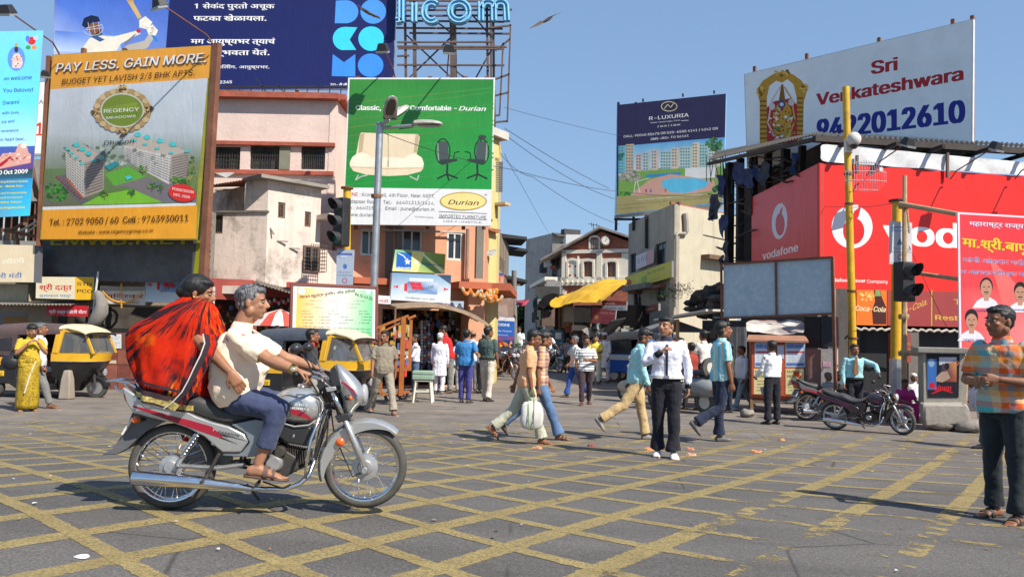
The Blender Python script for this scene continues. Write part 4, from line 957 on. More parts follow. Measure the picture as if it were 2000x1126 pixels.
mb.build('lattice',paint((.12,.085,.075),.8,.1,.3,3),t)
# ---------------------------------------------------------------- yellow building
pl=Pl(944,26,968,26.6,py=600); s2=Pl(968,26.6,985,34,py=600)
t=thing('yellow_building','narrow pale yellow building with cage balcony at the street corner','building',pl.pt(0,0))
_,z1=pl.uv(960,262); mb=MB(); facade(mb,pl,0,pl.uv(968,600)[0],0,z1,[],.2,0); mb.uvrect(pl,-.0,.45,0,z1,-6,-.3); facade(mb,s2,.002,s2.uv(985,600)[0]*.25,0,z1,[],.2,0)
mb.build('wall',wall((.66,.55,.24),.2,.25),t)
MB().rect(pl,940,252,984,267,.4,-.2).build('parapet',wall((.6,.56,.5),.7,.7),t)
for y0,y1 in ((308,376),):
 mb=MB(); mb.rect(pl,967,309,980,316,.5,-.5); mb.build('cage_shade',wall((.5,.38,.2),.4,.4),t); mb=MB()
 for i in range(6): mb.beam(pl.hit(969+i*2.4,316,.0),pl.hit(968.6+i*2.3,375,.0),.02)
 for i in range(14): mb.beam(pl.hit(969,317+i*4.3,.0),pl.hit(982,317+i*4.3,.0),.015)
 mb.build('balcony_cage',paint((.06,.07,.1),.6),t)
MB().rect(pl,966,397,977,402,.4,0).build('ledge',wall((.6,.45,.25),.4,.4),t); MB().rect(pl,967,425,976,455,.1,-.3).build('shutter',paint((.4,.45,.5),.6),t)
MB().rect(pl,940,446,968,452,.2,0).build('band',wall((.45,.2,.1),.3,.3),t)
t,a=sgn('shop_sign','small grey PCO sign jutting from the yellow building',shifted(pl,.3),(944,492),(970,486),(968,497),(944,501),rgb(180,182,172)); a.T('PCO',949,499,960,498,4,rgb(60,60,60),bold=.03); a.T('STD',955,492,968,490,3,rgb(60,60,60),bold=.02); a.build('painted_face',t)
# old timber house behind it
pl=Pl(966,36,1000,46,py=600)
t=thing('timber_house','weathered timber house with dark eaves leaning over the street','house',pl.pt(0,0))
u1,_=pl.uv(990,600);_,z1=pl.uv(980,458); mb=MB(); facade(mb,pl,0,u1,0,z1,[],.2,3); mb.build('wall',paint((.16,.13,.10),.9,0,.4,3,.3),t)
for i in range(9): u=u1*i/9; MB().uvrect(pl,u+.02,u+u1/9-.03,z1*.72,z1-.1,.05,0).build('plank',paint(((.2,.15,.11),(.26,.21,.16))[i%2],.9,0,.3,5),t)
for (x0,y0,x1,y1) in ((966,452,997,462),(986,476,1000,486),(985,532,998,546)):
 mb=MB(); a_=pl.hit(x0,y0,-.4);b_=pl.hit(x1,y1,.9); mb.prism([a_,b_,b_+V((0,0,-.15)),a_+V((0,0,-.2))],pl.u*3+pl.n*-.5); mb.build('eave',paint((.03,.03,.033),.9),t)
MB().rect(pl,967,500,984,522,.03,.02).build('window',paint((.3,.28,.24),.7),t); MB().rect(pl,972,524,982,600,.03,.02).build('column',paint((.3,.26,.22),.7),t)
pl=Pl(940,33,1004,33,py=640)
t,a=sgn('shop_sign','upright orange and white sign high on the street corner',pl,(964,532),(985,534),(984,573),(963,572),rgb(215,120,110)); a.R(965,533,984,538,rgb(70,90,170)); a.R(966,540,976,568,rgb(228,100,50)); a.R(978,541,983,566,rgb(220,170,150)); a.R(965,567,983,572,rgb(60,90,190)); a.T('वकील',967,552,975,552,4,W_,'deva',bold=.03); a.T('सेवा',967,561,975,561,4,W_,'deva',bold=.03); a.build('printed_sheet',t)
t,a=sgn('hoarding','plain brown torn hoarding above the SIDDHI sign','hoarding',(961,583),(1003,583),(1003,622),(961,622),rgb(150,120,105)) if False else board('hoarding','plain brown torn hoarding above the SIDDHI sign','hoarding',pl,(961,583),(1003,583),(1003,622),(961,622),.1,paint((.30,.20,.16),.8,dirt=.4))
a.P([(964,598),(990,594),(993,618),(975,620)],rgb(175,150,140)); a.build('patches',t)
t,a=sgn('shop_sign','blue SIDDHI sign with white letters near the street mouth',shifted(pl,.4),(961,618),(1005,620),(1004,682),(961,684),rgb(45,100,185))
a.P([(961,618),(1005,620),(1005,627),(961,625)],rgb(225,225,230)); a.P([(969,619),(975,619),(972,626)],rgb(210,40,40)); a.T('SIDDHI',965,635,995,637,7,W_,bold=.05); a.T('Family Parlour',962,646,1000,648,4,rgb(215,220,235),bold=.02,shear=.3); a.T('Restaurant',968,654,992,655,3,W_); a.R(963,657,1003,661,rgb(160,60,90))
for i in range(4): a.R(963+i*10,658,970+i*10,661,(rgb(200,210,230),rgb(190,50,70),rgb(60,90,180),rgb(190,50,70))[i])
a.R(961,664,1004,684,rgb(60,60,90)); blobs(a,975,672,12,7,24,[rgb(230,120,30),rgb(230,190,40),rgb(200,50,40)],2.4,3); blobs(a,995,673,9,7,18,[rgb(230,120,30),rgb(180,190,220),rgb(220,190,90)],2,4); a.build('printed_sheet',t)
t=thing('awning','dark sloping tin awning above the SIDDHI sign','awning',gnd(960,735)); mb=MB(); corrugated(mb,pl.hit(944,592,-.5),pl.hit(962,600,-.5),pl.hit(990,619,1.2),pl.hit(944,604,1.3),pitch=.2); mb.build('tin_sheet',paint((.14,.13,.13),.7,dirt=.3),t)
MB().beam(pl.hit(946,600),V((pl.hit(946,600).x,33,0)),.08).build('post',WOOD,t)
MB().rect(pl,946,622,960,650,.1,.3).build('sheet',paint((.55,.52,.48),.7),label='blank whitish panel on the shop front left of the SIDDHI sign',cat='panel')
# ---------------------------------------------------------------- utility pole, pennant, tree
def pole(name,label,px,py0,py1,Y,r,mt,cat='pole',lean=None):
 p=at(px,py0,Y);q=at(lean or px,py1,Y); g=zg(q.x,q.y); q.z=min(q.z,g) if py1>700 else g
 t=thing(name,label,cat,q); MB().tube([q,p],[r*1.1,r],10).build('shaft',mt,t,smooth='auto'); return t,p,q
t,p,q=pole('utility_pole','thin grey utility pole with crossarms at the street mouth',1004,528,735,36,.11,paint((.2,.18,.16),.8),lean=1006)
MB().beam(at(992,556,36),at(1016,556,36),.08).build('crossarm',WOOD,t);MB().beam(at(999,543,36),at(1010,544,36),.06).build('crossarm',WOOD,t); MB().beam(at(993,556,36),at(995,580,36),.04).build('bracket',WOOD,t)
t=thing('pennant','small red and white banner strung from the utility pole','flag',at(1020,590,35.5)); mb=MB();
P_=[(1008,586),(1034,585),(1028,594),(1022,597),(1008,596)]; mb.add([at(x,y,35.5+.2*math.sin(x)) for x,y in P_],[(0,1,2,3,4)],(.6,.08,.15)); mb.add([at(x,y,35.45+.2*math.sin(x)) for x,y in ((1008,589),(1022,591),(1020,595),(1008,594))],[(0,1,2,3)],(.6,.55,.6)); mb.build('cloth',vcol(),t)
def leaf_mat(c,k):
 m=N('foliage'); n1=m.noise(1.1,4,.6); m.color(m.ramp(n1,[(.3,tuple(x*.6 for x in c)),(.7,tuple(x*1.35 for x in c))])); m.rough(.7); m.p.inputs['Specular IOR Level'].default_value=.15; return m.m
LEAF=leaf_mat((.085,.12,.035),0)
def tree(px,Y,pyt,pyb,wpx,label,seed):
 r=random.Random(seed); c0=at(px,(pyt+pyb)/2,Y); H=(pyb-pyt)*Y/1600; W=wpx*Y/1600
 t=thing('tree',label,'tree',(c0.x,c0.y,0),group='trees at the far end of the street')
 mb=MB(); base=V((c0.x,c0.y,0)); mb.tube([base,V((c0.x+.3,c0.y,c0.z*.6)),c0],[.4,.3,.15],8)
 for i in range(7): a=i*.9; mb.tube([base.lerp(c0,.7),c0+V((math.cos(a)*W*.35,math.sin(a)*W*.3,H*.25*r.uniform(-.3,1)))],[.15,.04],5)
 mb.build('trunk',paint((.12,.09,.06),.9),t); mb=MB()
 cl=[(c0+V((r.uniform(-1,1)*W*.42,r.uniform(-1,1)*W*.35,r.uniform(-1,1)*H*.4)),r.uniform(.12,.28)*W) for i in range(26)]
 for i in range(4200):
  c,R0=r.choice(cl); d=V((r.gauss(0,1),r.gauss(0,1),r.gauss(0,1))).normalized()*R0*r.uniform(.6,1.05); p=c+d; s=Y*.0035*r.uniform(.6,1.5); n=V((r.gauss(0,1),r.gauss(0,1),r.gauss(0,1)+.5)).normalized(); a=n.orthogonal().normalized()*s; b=n.cross(a)
  mb.add([p-a,p+b*.6,p+a,p-b*.6],[(0,1,2,3)])
 mb.build('crown',LEAF,t)
tree(1018,110,592,700,45,'hazy green tree at the far end of the street, left one',1); tree(1040,125,585,690,45,'hazy green tree at the far end of the street, right one',2); tree(1000,150,600,690,70,'low tree far behind the SIDDHI sign pole',3)
# ---------------------------------------------------------------- street, right side far
def blk(label,x0,Y0,x1,Y1,ytop,c,seed,name='old_building'):
 pl=Pl(x0,Y0,x1,Y1,py=640); w=pl.w; _,z1=pl.uv(x0 if Y0<Y1 else x1,ytop); r=random.Random(seed)
 t=thing(name,label,'building',pl.pt(w/2,0)); mb=MB(); n=max(1,int(w/3)); ops=[]
 for i in range(n):
  for j in range(int((z1-3)/3)): ops.append((w*(i+.25)/n,w*(i+.75)/n,3.4+j*3,5.2+j*3))
 facade(mb,pl,0,w,0,z1,ops,.2,6); mb.build('wall',wall(c,.8,.8),t)
 for o in ops: window(t,pl,o,fm=WOOD,nx=2,rec=.12,bars=4)
 for j in range(int(z1/3)):
  if r.random()<.8: MB().prism([pl.pt(0,3.0+j*3),pl.pt(w,3.0+j*3),pl.pt(w,2.6+j*3,1.2),pl.pt(0,2.6+j*3,1.2)],(0,0,.08)).build('awning',paint(r.choice([(.08,.07,.07),(.13,.1,.08),(.16,.15,.14)]),.8),t)
 for j in range(int(z1/1.5)):
  u=r.uniform(0,w*.8); z=1.5+j*1.45; MB().uvrect(pl,u,u+r.uniform(.8,2.),z,z+r.uniform(.5,1.2),r.uniform(.3,.9),.05).build('balcony_box',paint(r.choice([(.4,.4,.38),(.1,.1,.11),(.2,.17,.14),(.5,.47,.42),(.06,.06,.06)]),.8,dirt=.3),t)
 return t,pl,z1
blk('dark far house front on the right side of the street end',1062,95,1046,140,520,(.16,.14,.12),1)
BN,_,_=blk('narrow grey building with stacked balconies beside the gabled brick building',1076,62,1050,95,482,(.28,.26,.24),2)
ep=Pl(1056,61.8,1100,61.8,py=600)
for x0,y0 in ((1078,505),(1087,505),(1078,535),(1087,568),(1078,600),(1087,630),(1078,630)): MB().rect(ep,x0,y0,x0+6,y0+13,.08,.02).build('shuttered_window',paint((.10,.09,.085),.6),BN)
for x0,y0,x1,y1,c in ((1062,508,1074,522,(.5,.5,.5)),(1060,566,1072,582,(.55,.54,.5)),(1074,520,1084,526,(.3,.1,.07)),(1066,545,1076,562,(.2,.19,.18)),(1070,590,1076,606,(.6,.6,.58)),(1062,610,1078,616,(.08,.07,.07)),(1060,640,1076,656,(.3,.22,.16))): MB().rect(ep,x0,y0,x1,y1,.8,.02).build('balcony_box',paint(c,.8,dirt=.4),BN)
blk('pale block rising behind the gabled brick building',1200,85,1075,82,455,(.42,.40,.37),3)
pl=Pl(1100,75,1150,75,py=600); MB().rect(pl,1104,458,1150,640,4,-4).build('far_block',wall((.6,.6,.6),.4,.4),label='white flat-topped block just visible over the brick gable',cat='building')
r_=random.Random(8); mb=MB()
for i in range(150):
 Y=r_.uniform(42,70); px=1078-(Y-42)*.9+r_.uniform(-6,10); p=at(px,r_.uniform(560,690),Y); mb.box(*p,r_.uniform(.2,1.1),.2,r_.uniform(.2,1.1),r_.choice([(.04,.04,.045),(.05,.05,.05),(.2,.2,.22),(.15,.1,.08),(.3,.3,.3),(.03,.08,.06),(.2,.12,.1)]))
mb.build('street_clutter',vcol(),kind='stuff')
# gabled brick building
pl=Pl(1098,60,1232,58,py=600)
t=thing('gabled_building','old red brick building with white trimmed arches and a gable clock','building',pl.pt(3,0))
u0,_=pl.uv(1098,600);u1,_=pl.uv(1232,600);ze=pl.uv(1165,488)[1]; za=pl.uv(1174,452)[1]; ua=pl.uv(1174,480)[0]; zb=pl.uv(1165,563)[1]
bk=N('red_brick'); bn=bk.n('TexBrick'); bk.l(bk.co((1,1,1)),bn.inputs['Vector']); mpn=[x for x in bk.t.nodes if x.type=='MAPPING'][0]; mpn.inputs['Rotation'].default_value=(rad(90),0,0)
bn.inputs['Color1'].default_value=(*rgb(185,98,68),1);bn.inputs['Color2'].default_value=(*rgb(160,80,58),1);bn.inputs['Mortar'].default_value=(.3,.2,.16,1);bn.inputs['Scale'].default_value=2.2; bn.inputs['Mortar Size'].default_value=.018
bk.color(bk.mix(.5,bn.outputs[0],bk.ramp(bk.noise(.8,6),[(.3,.6),(.7,1)]),'MULTIPLY')); bk.rough(.9)
wh=wall((.84,.76,.62),.35,.3)
ops=[pxrect(pl,1141,511,1158,540),pxrect(pl,1187,512,1204,543),pxrect(pl,1110,510,1127,540)]
mb=MB(); facade(mb,pl,u0,u1,0,ze,ops[:2],.3,10); mb.prism([pl.pt(u0,ze),pl.pt(u1+1.2,ze),pl.pt(ua,za)],pl.n*-10); mb.build('wall',bk.m,t)
mb=MB()
for x0,y0,x1,y1 in ((1098,487,1232,494),(1096,541,1232,551),(1096,552,1232,557),(1098,490,1106,553),(1166,490,1176,548),(1128,500,1131,545),(1094,566,1106,590)): mb.rect(pl,x0,y0,x1,y1,.12,0)
mb.build('white_trim',wh,t)
mb=MB(); facade(mb,shifted(pl,.07),u0,u1,pl.uv(1165,541)[1],pl.uv(1165,505)[1],ops[:2],.07,0); mb.build('plaster',wh,t)
for i in range(26): x=1098+i*5; MB().rect(pl,x,548,x+2.4,552,.3,.02).build('cornice_block',wh,t) if i%2==0 else None
def archtrim(x0,x1,y0,y1,th=4):
 cx=(x0+x1)/2;rx=(x1-x0)/2; o=[];i_=[]
 for k in range(13): a=PI*k/12; o.append((cx-(rx+th)*math.cos(a),y0-(rx*.55+th)*math.sin(a)));i_.append((cx-rx*math.cos(a),y0-rx*.4*math.sin(a)))
 mb=MB(); O=[(x0-th,y1)]+o+[(x1+th,y1)];I=[(x0,y1)]+i_+[(x1,y1)]
 for k in range(len(O)-1): mb.prism([pl.hit(*p,.03) for p in (O[k],O[k+1],I[k+1],I[k])],pl.n*.12)
 mb.build('window_surround',wh,t)
for x0,x1,y0,y1 in ((1141,1158,513,541),(1187,1204,514,543),(1111,1127,512,541)): archtrim(x0,x1,y0,y1)
archtrim(1154,1170,467,486,3)
for x0,y0,x1,y1 in ((1133,512,1138,540),(1160,512,1165,540),(1179,512,1184,542),(1206,512,1212,542),(1214,494,1232,541)): MB().rect(pl,x0,y0,x1,y1,.06,.0).build('white_panel',wh,t)
brw=paint((.25,.14,.09),.7);
for o in ops[:2]: window(t,pl,o,nx=2,ny=2,fm=brw,pane=paint((.28,.17,.12),.6),rec=.15,fw=.1)
MB().rect(pl,1111,508,1127,541,.05,.0).build('blind_panel',wall((.5,.42,.36),.6,.5),t)
for x,y in ((1114,519),(1125,520),(1114,537),(1125,538)): MB().rect(pl,x-2,y-1.5,x+2,y+1.5,.04,.06).build('red_ornament',paint((.4,.08,.05),.7),t)
w_=MB().rect(pl,1155,467,1169,486,.06,.02).build('attic_window',brw,t);
for i in range(3): MB().rect(pl,1156+i*4.6,468,1159.6+i*4.6,485,.03,.085).build('pane',paint((.35,.25,.2),.6),w_)
q=pl.hit(1184,471,.25); MB().lathe([(.36,-.12),(.36,.12)],q,'Y',20).build('clock_rim',paint((.3,.2,.15),.6),t); cf_=MB().lathe([(.28,-.16),(.28,-.13)],q,'Y',20).build('clock_face',paint((.55,.55,.5),.5),t); MB().beam(q+V((0,-.18,0)),q+V((.12,-.18,.18)),.04).build('clock_hand',BLK,cf_)
tl=paint((.34,.29,.25),.85,0,.4,1.5,.3,dirt=.4); ov=1.1
for a_,b_ in ((pl.pt(ua,za+.35),pl.pt(u0-1.6,pl.uv(1066,506)[1])),(pl.pt(ua,za+.35),pl.pt(u1+2,ze+.2))):
 mb=MB(); e=pl.n*.45; dn=V((0,0,-.16)); mb.prism([a_+e,b_+e,b_+e+dn,a_+e+dn],pl.n*-9); mb.build('roof_slope',tl,t)
s3=Pl(1098,60,1076,66,py=600); _,zz=s3.uv(1080,500)
mb=MB(); facade(mb,s3,-.0,s3.w,0,zz+.3,[],.2,3); mb.build('side_wall',paint((.17,.15,.14),.9,0,.4,2),t)
for i in range(6): u=s3.w*i/6; MB().uvrect(s3,u+.05,u+s3.w/6-.05,zb+.6,zz-.6,.06,.0).build('shutter_panel',paint((.22,.17,.14),.8),t)
MB().uvrect(s3,.1,s3.w-.1,zb+.6,zb+1.5,.1,.05).build('balcony_rail',paint((.3,.27,.24),.8),t)
MB().rect(s3,1064,549,1098,556,1.3,0).build('balcony_ledge',wh,t)
t=thing('roof_aerial','spidery television aerial on the roof beyond the brick gable','aerial',at(1159,470,62)); MB().beam(at(1159,470,62),at(1159,436,62),.05).beam(at(1149,437,62),at(1172,441,62),.04).beam(at(1155,434,62),at(1156,443,62),.04).beam(at(1165,436,62),at(1166,444,62),.04).build('mast',BLK,t)
# ================================================================ MARKET STALLS UNDER THE YELLOW TARPAULIN
pl=Pl(1104,40,1232,38,py=640)
t=thing('market_stall','dark market stall under a bright yellow tarpaulin before the gabled building','market stall',pl.pt(2,0))
tp=paint((.62,.36,.02),.6,0,.2,2,.4,name='yellow_tarpaulin')
R0=[(1103,592,1.6),(1119,607,1.9),(1135,604,2.0),(1160,594,2.1),(1190,594,2.1),(1229,594,2.2)]
R1=[(1108,577,.8),(1122,585,1.2),(1140,576,1.1),(1160,570,1.2),(1190,570,1.3),(1227,566,1.3)]
R2=[(1110,568,-.5),(1126,561,-.5),(1144,553,-.5),(1168,543,-.5),(1184,541,-.5),(1228,546,-.5)]
mb=MB(); vs=[pl.hit(x,y,o) for R in (R0,R1,R2) for x,y,o in R]; mb.add(vs,[(i+j*6,i+1+j*6,i+7+j*6,i+6+j*6) for j in (0,1) for i in range(5)])
mb.build('tarpaulin',tp,t,smooth=True,mods=[subsurf(3),folds(.18,.5,3)])
pe=paint((.035,.03,.035),.9,0,.4,3)
mb=MB(); r_=random.Random(4); P=[(1066,602),(1074,592),(1084,580),(1098,574),(1112,576),(1110,590),(1104,594),(1097,600),(1090,598),(1082,606),(1076,600),(1070,606)]
mb.prism([pl.hit(x,y,1.) for x,y in P],pl.n*-.8); mb.build('black_sheet',pe,t)
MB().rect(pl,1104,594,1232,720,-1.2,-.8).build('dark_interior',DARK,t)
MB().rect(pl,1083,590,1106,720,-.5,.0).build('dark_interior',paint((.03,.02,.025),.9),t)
for i in range(4): MB().rect(pl,1106+i*6,592-i,1111.6+i*6,641,.08,.5).build('plank',paint(((.32,.24,.15),(.26,.19,.12))[i%2],.8,0,.3,6),t)
MB().rect(pl,1136,602,1156,630,1.6,.1).build('tin_box',paint((.3,.25,.2),.8,dirt=.4),t)
for x,y0,y1,c in ((1154,630,715,DARK),(1164,630,715,WOOD),(1179,626,700,paint((.15,.35,.45),.6)),(1106,590,720,WOOD)): MB().beam(pl.hit(x,y0,.6),V((pl.hit(x,y1,.6).x,pl.hit(x,y1,.6).y,0)),.12).build('post',c,t)
for i in range(7): MB().beam(pl.hit(1168+i*9,640+i%2*4,.4),pl.hit(1150+i*9,668,1.2),.1).build('batten',pe,t) if i%2 else None
MB().rect(pl,1150,636,1166,646,.6,1).build('shade_cloth',paint((.5,.42,.32),.8),t)
MB().rect(pl,1099,644,1104,690,.5,1).build('white_cylinder_stack',paint((.4,.4,.4),.8),t,mods=[bevel(.1,3)])
MB().rect(pl,1103,645,1127,696,.15,1.2).build('blue_door',paint((.06,.16,.24),.7,dirt=.4),t); MB().rect(pl,1114,650,1125,662,.04,1.36).build('poster',paint((.6,.6,.62),.7),t)
q=shifted(pl,1.2)
t,a=sgn('shop_sign','faded pink stall sign with a red emblem below the yellow tarpaulin',q,(1156,599),(1203,606),(1200,634),(1155,630),rgb(165,85,95)); a.D(1165,619,4,4,rgb(220,160,90)); a.T('उत्तम भेळ',1172,612,1200,614,6,rgb(230,170,170),'deva',bold=.02);a.T('पाणी पुरी',1176,622,1198,624,4,rgb(120,40,60),'deva',bold=.02);a.T('शेव पुरी',1176,630,1198,631,4,rgb(120,40,60),'deva',bold=.02); a.build('painted_face',t)
t,a=sgn('shop_sign','reddish and white stall sign tucked right under the yellow tarpaulin',shifted(pl,.9),(1176,586),(1224,588),(1223,606),(1176,604),rgb(150,80,80)); a.R(1176,596,1224,606,rgb(190,195,210)); a.T('श्री अंबिका',1180,594,1202,595,5,rgb(230,210,210),'deva',bold=.02); a.T('उपहार गृह',1180,603,1218,604,5,rgb(70,60,110),'deva',bold=.02); a.build('painted_face',t)
t=thing('awning','dark slanting stall roof on poles beyond the blue rickshaw','awning',gnd(1215,700)); mb=MB(); mb.prism([q.hit(1196,652,0),q.hit(1222,622,0),q.hit(1234,630,2),q.hit(1210,662,2)],(0,0,.06)); mb.build('sheet',pe,t); MB().beam(q.hit(1200,652),V((q.hit(1200,652).x,q.hit(1200,652).y,0)),.08).build('post',WOOD,t)
mb=MB(); r_=random.Random(9)
for i in range(160): p=q.hit(r_.uniform(1106,1235),r_.uniform(640,700),-r_.uniform(0,1.)); mb.box(*p,r_.uniform(.05,.4),.1,r_.uniform(.05,.4),r_.choice([(.05,.05,.05),(.3,.05,.04),(.1,.12,.1),(.3,.27,.2),(.4,.4,.38),(.06,.06,.1)]))
mb.build('stall_goods',vcol(),kind='stuff')
# potted greens row
# ================================================================ CREAM BUILDING
PL_=Pl(1226,45,1316,38,py=600); PR=Pl(1316,38,1440,41.5,py=600)
t=thing('cream_building','cream concrete corner building with a yellow sign and peeling walls below the dark blue billboard','building',PR.pt(1,0))
uw,_=PL_.uv(1226,600);ue,_=PL_.uv(1316,600);_,z1=PL_.uv(1313,400); ops=[pxrect(PL_,*r) for r in ((1231,495,1242,532),(1280,474,1301,516),(1238,572,1253,598),(1282,563,1300,588))]
cm=wall((.55,.49,.37),.3,.85); cl_=wall((.50,.45,.36),.3,.9)
mb=MB(); facade(mb,PL_,uw,ue,0,z1,ops,.25,0); mb.build('wall',cl_,t)
ue2,_=PR.uv(1440,600); mb=MB(); facade(mb,PR,.002,ue2,0,z1,[],.25,0); mb.build('wall',cm,t)
A1,A2,A3=PL_.pt(uw+.05,0,-.26),PR.a-PL_.n*.3-PR.n*.3,PR.pt(ue2-.05,0,-.26); mb=MB(); mb.prism([A1,A2,A3,A3+V((.5,5,0)),A1+V((2,4,0))],V((0,0,z1-.01))); mb.build('core',cl_,t)
for r in ops: window(t,PL_,r,nx=2,bars=5,fm=paint((.12,.11,.1),.7),rec=.12)
MB().uvrect(PL_,uw-.1,ue+.05,z1,z1+.12,.1,-.3).build('coping',paint((.3,.1,.06),.8,dirt=.4),t); MB().uvrect(PR,0,ue2,z1,z1+.12,.1,-.3).build('coping',paint((.3,.1,.06),.8,dirt=.4),t)
MB().tube([PL_.hit(1266,420,.1),PL_.hit(1266,485,.1)],.08,6).build('pipe',BLK,t)
MB().tube([PR.hit(1334,417,.12),PR.hit(1335,430,.14),PR.hit(1336,454,.14)],.13,8).tube([PR.hit(1336,456,.14),PR.hit(1318,456,.14),PR.hit(1316,460,.14),PR.hit(1315,600,.14)],.07,8).build('drain_pipe',paint((.33,.30,.26),.7),t)
MB().rect(PR,1369,500,1412,508,.5,.0).build('sun_shade',WOOD,t)
for r in ((1238,568,1254,573),(1280,557,1301,563)): MB().rect(PL_,*r,.35,0).build('window_shade',paint((.3,.12,.08),.8),t)
MB().rect(PL_,1236,556,1284,566,.6,0).build('canopy',CONC,t)
q=shifted(PL_,.15)
t,a=board('poster','pink and white poster between the upper windows of the cream building','poster',q,(1242,500),(1278,484),(1277,513),(1242,527),.03); a.P([(1242,500),(1278,484),(1277,513),(1242,527)],rgb(225,215,215)); a.P([(1263,491),(1278,484),(1277,513),(1262,519)],rgb(220,170,165))
for i in range(3): a.ring(1248+i*7,509-i*3,2.5,5,.8,rgb(110,110,130),n=12)
a.build('printed_sheet',t)
q=shifted(PL_,.3)
t,a=sgn('shop_sign','long yellow NUTRI GOLD sign on the cream building',q,(1221,541),(1312,509),(1312,541),(1222,567),rgb(225,212,45))
a.D(1229,551,5,6,rgb(200,50,40)); a.D(1244,545,4,7,rgb(235,215,90)); a.P([(1253,541),(1263,537),(1263,552),(1253,556)],rgb(150,190,60)); a.T('NUTRI GOLD',1265,537,1298,525,7,rgb(50,90,60),bold=.015); a.T('Cold on Butter',1270,549,1290,543,4,rgb(200,60,50),bold=.01); a.D(1304,528,4,8,rgb(225,205,120)); a.build('painted_face',t)
t,a=sgn('shop_sign','red and cream slanting shop fascia on the cream building, lower floor',shifted(PL_,.9),(1203,613),(1286,592),(1286,606),(1203,626),rgb(150,90,75)); a.T('K.B. NARUMAL',1206,622,1237,614,6,rgb(230,220,210),bold=.03); a.T('L.S. NARUMAL',1243,612,1278,603,6,rgb(230,220,210),bold=.03); a.P([(1236,618),(1241,606),(1246,615)],rgb(120,150,150)); a.build('painted_face',t)
# dark blue billboard
pl=Pl(1200,44,1412,41.6,py=420)
t,a=board('billboard','dark blue rooftop billboard with R-LUXURIA apartments and a swimming pool','billboard',pl,(1206,205),(1418,183),(1413,396),(1200,421),.2,paint((.2,.45,.7),.5))
nv=rgb(48,44,80)
lx=lambda y:1206-(y-205)*.026; rx=lambda y:1418-(y-183)*.024
a.P([(1206,205),(1418,183),(1416,268),(1205,286)],nv)
def qq(l0,r0,l1,r1): return [(lx(l0)+3,l0),(rx(r0)-2,r0),(rx(r1)-2,r1),(lx(l1)+3,l1)]
a.G(qq(286,268,335,318),(rgb(110,180,225),rgb(90,160,215),rgb(195,220,230),rgb(190,215,225)))
a.P(qq(335,318,383,376),rgb(120,165,80))
r_=random.Random(5)
for x0,x1,yt,yb,c in ((1208,1222,284,345,rgb(110,180,195)),(1222,1238,281,340,rgb(195,175,150)),(1242,1254,300,334,rgb(200,175,165)),(1256,1270,296,333,rgb(180,190,185)),(1272,1286,292,332,rgb(205,185,170)),(1290,1312,294,330,rgb(170,195,190)),(1312,1326,288,329,rgb(205,190,170)),(1328,1352,286,328,rgb(175,200,195)),(1352,1366,278,327,rgb(215,200,175)),(1366,1384,280,326,rgb(160,195,190)),(1384,1410,290,325,rgb(190,200,190))):
 a.P([(x0,yt+1),(x1,yt),(x1,yb),(x0,yb+1)],c)
 for k in range(int((yb-yt)/6)):
  for j in range(int((x1-x0)/5)): a.m.poly([a.pl.hit(x,y,a.o+.0001) for x,y in ((x0+1+j*5,yt+3+k*6),(x0+4+j*5,yt+3+k*6),(x0+4+j*5,yt+6+k*6),(x0+1+j*5,yt+6+k*6))],rgb(85,125,140))
a.up(); a.P([(1262,341),(1330,336),(1330,341),(1262,347)],rgb(60,140,190)); a.P([(1338,328),(1398,326),(1396,347),(1338,350)],rgb(222,225,225)); a.P([(1225,385),(1270,350),(1310,340),(1395,352),(1400,372),(1340,380)],rgb(205,160,145))
a.P([(1293,353),(1310,348),(1360,348),(1386,354),(1378,366),(1340,377),(1310,376),(1293,364)],rgb(95,190,225)); blobs(a,1230,345,22,10,50,[rgb(150,145,135),rgb(120,130,110),rgb(180,175,165)],4,7); blobs(a,1218,340+40,14,5,30,[rgb(60,120,50),rgb(90,160,60)],3,8); blobs(a,1395,282,17,12,44,[rgb(70,120,70),rgb(90,140,80),rgb(50,90,55)],4,9); a.L([(1397,290),(1400,352)],3,rgb(165,145,120)); blobs(a,1399,370,10,6,24,[rgb(60,130,60),rgb(40,90,45)],3,10); blobs(a,1214,305,6,8,14,[rgb(60,120,110)],3,11)
a.L([(1241,355),(1238,378)],1.2,W_);a.L([(1241,355),(1268,348)],1.2,W_);a.L([(1245,355),(1250,376)],1.2,W_)
for x,y,c in ((1262,376,rgb(190,60,60)),(1271,376,rgb(90,110,180)),(1300,375,rgb(200,90,80))): a.R(x-1.5,y-7,x+1.5,y,c)
a.P(qq(383,376,419,394),rgb(165,155,105)); a.R(1205,286,1208,383,nv)
a.T('SINGH SHOPPING GENERAL GROUP 1 PUNE LEISURE PROPERTIES',1245,391,1372,381,2.6,W_,bold=.02); a.T('SITE: NEAR VIMANNAGAR LAST BUS STOP, NEXT TO KONARK CAMPUS, VIMANNAGAR, PUNE',1206,402,1398,386,3,rgb(80,75,60)); a.T('E-mail: purandev@vsnl.com',1206,409,1262,405,3,rgb(80,75,60))
a.ring(1307,208,16,10,1.6,rgb(210,200,150)); a.L([(1298,212),(1304,204),(1310,210),(1316,202)],1.6,rgb(210,200,150))
a.T('R-LUXURIA',1268,235,1345,228,10,W_,bold=.02); a.L([(1270,240),(1284,239)],.8,W_);a.L([(1330,236),(1345,235)],.8,W_); a.T('Vimannagar, Pune',1286,240,1328,236,3.6,W_); a.T('2 BHK | 3 BHK',1284,249,1329,245,4.5,W_,bold=.01)
a.T('CALL: 90040 85678 OR 020-6500 4141 / 4242 OR',1218,269,1402,253,6.5,W_,bold=.012); a.T('SMS <RG> TO 56161',1271,274,1345,267,6,W_,bold=.012); a.build('printed_sheet',t)
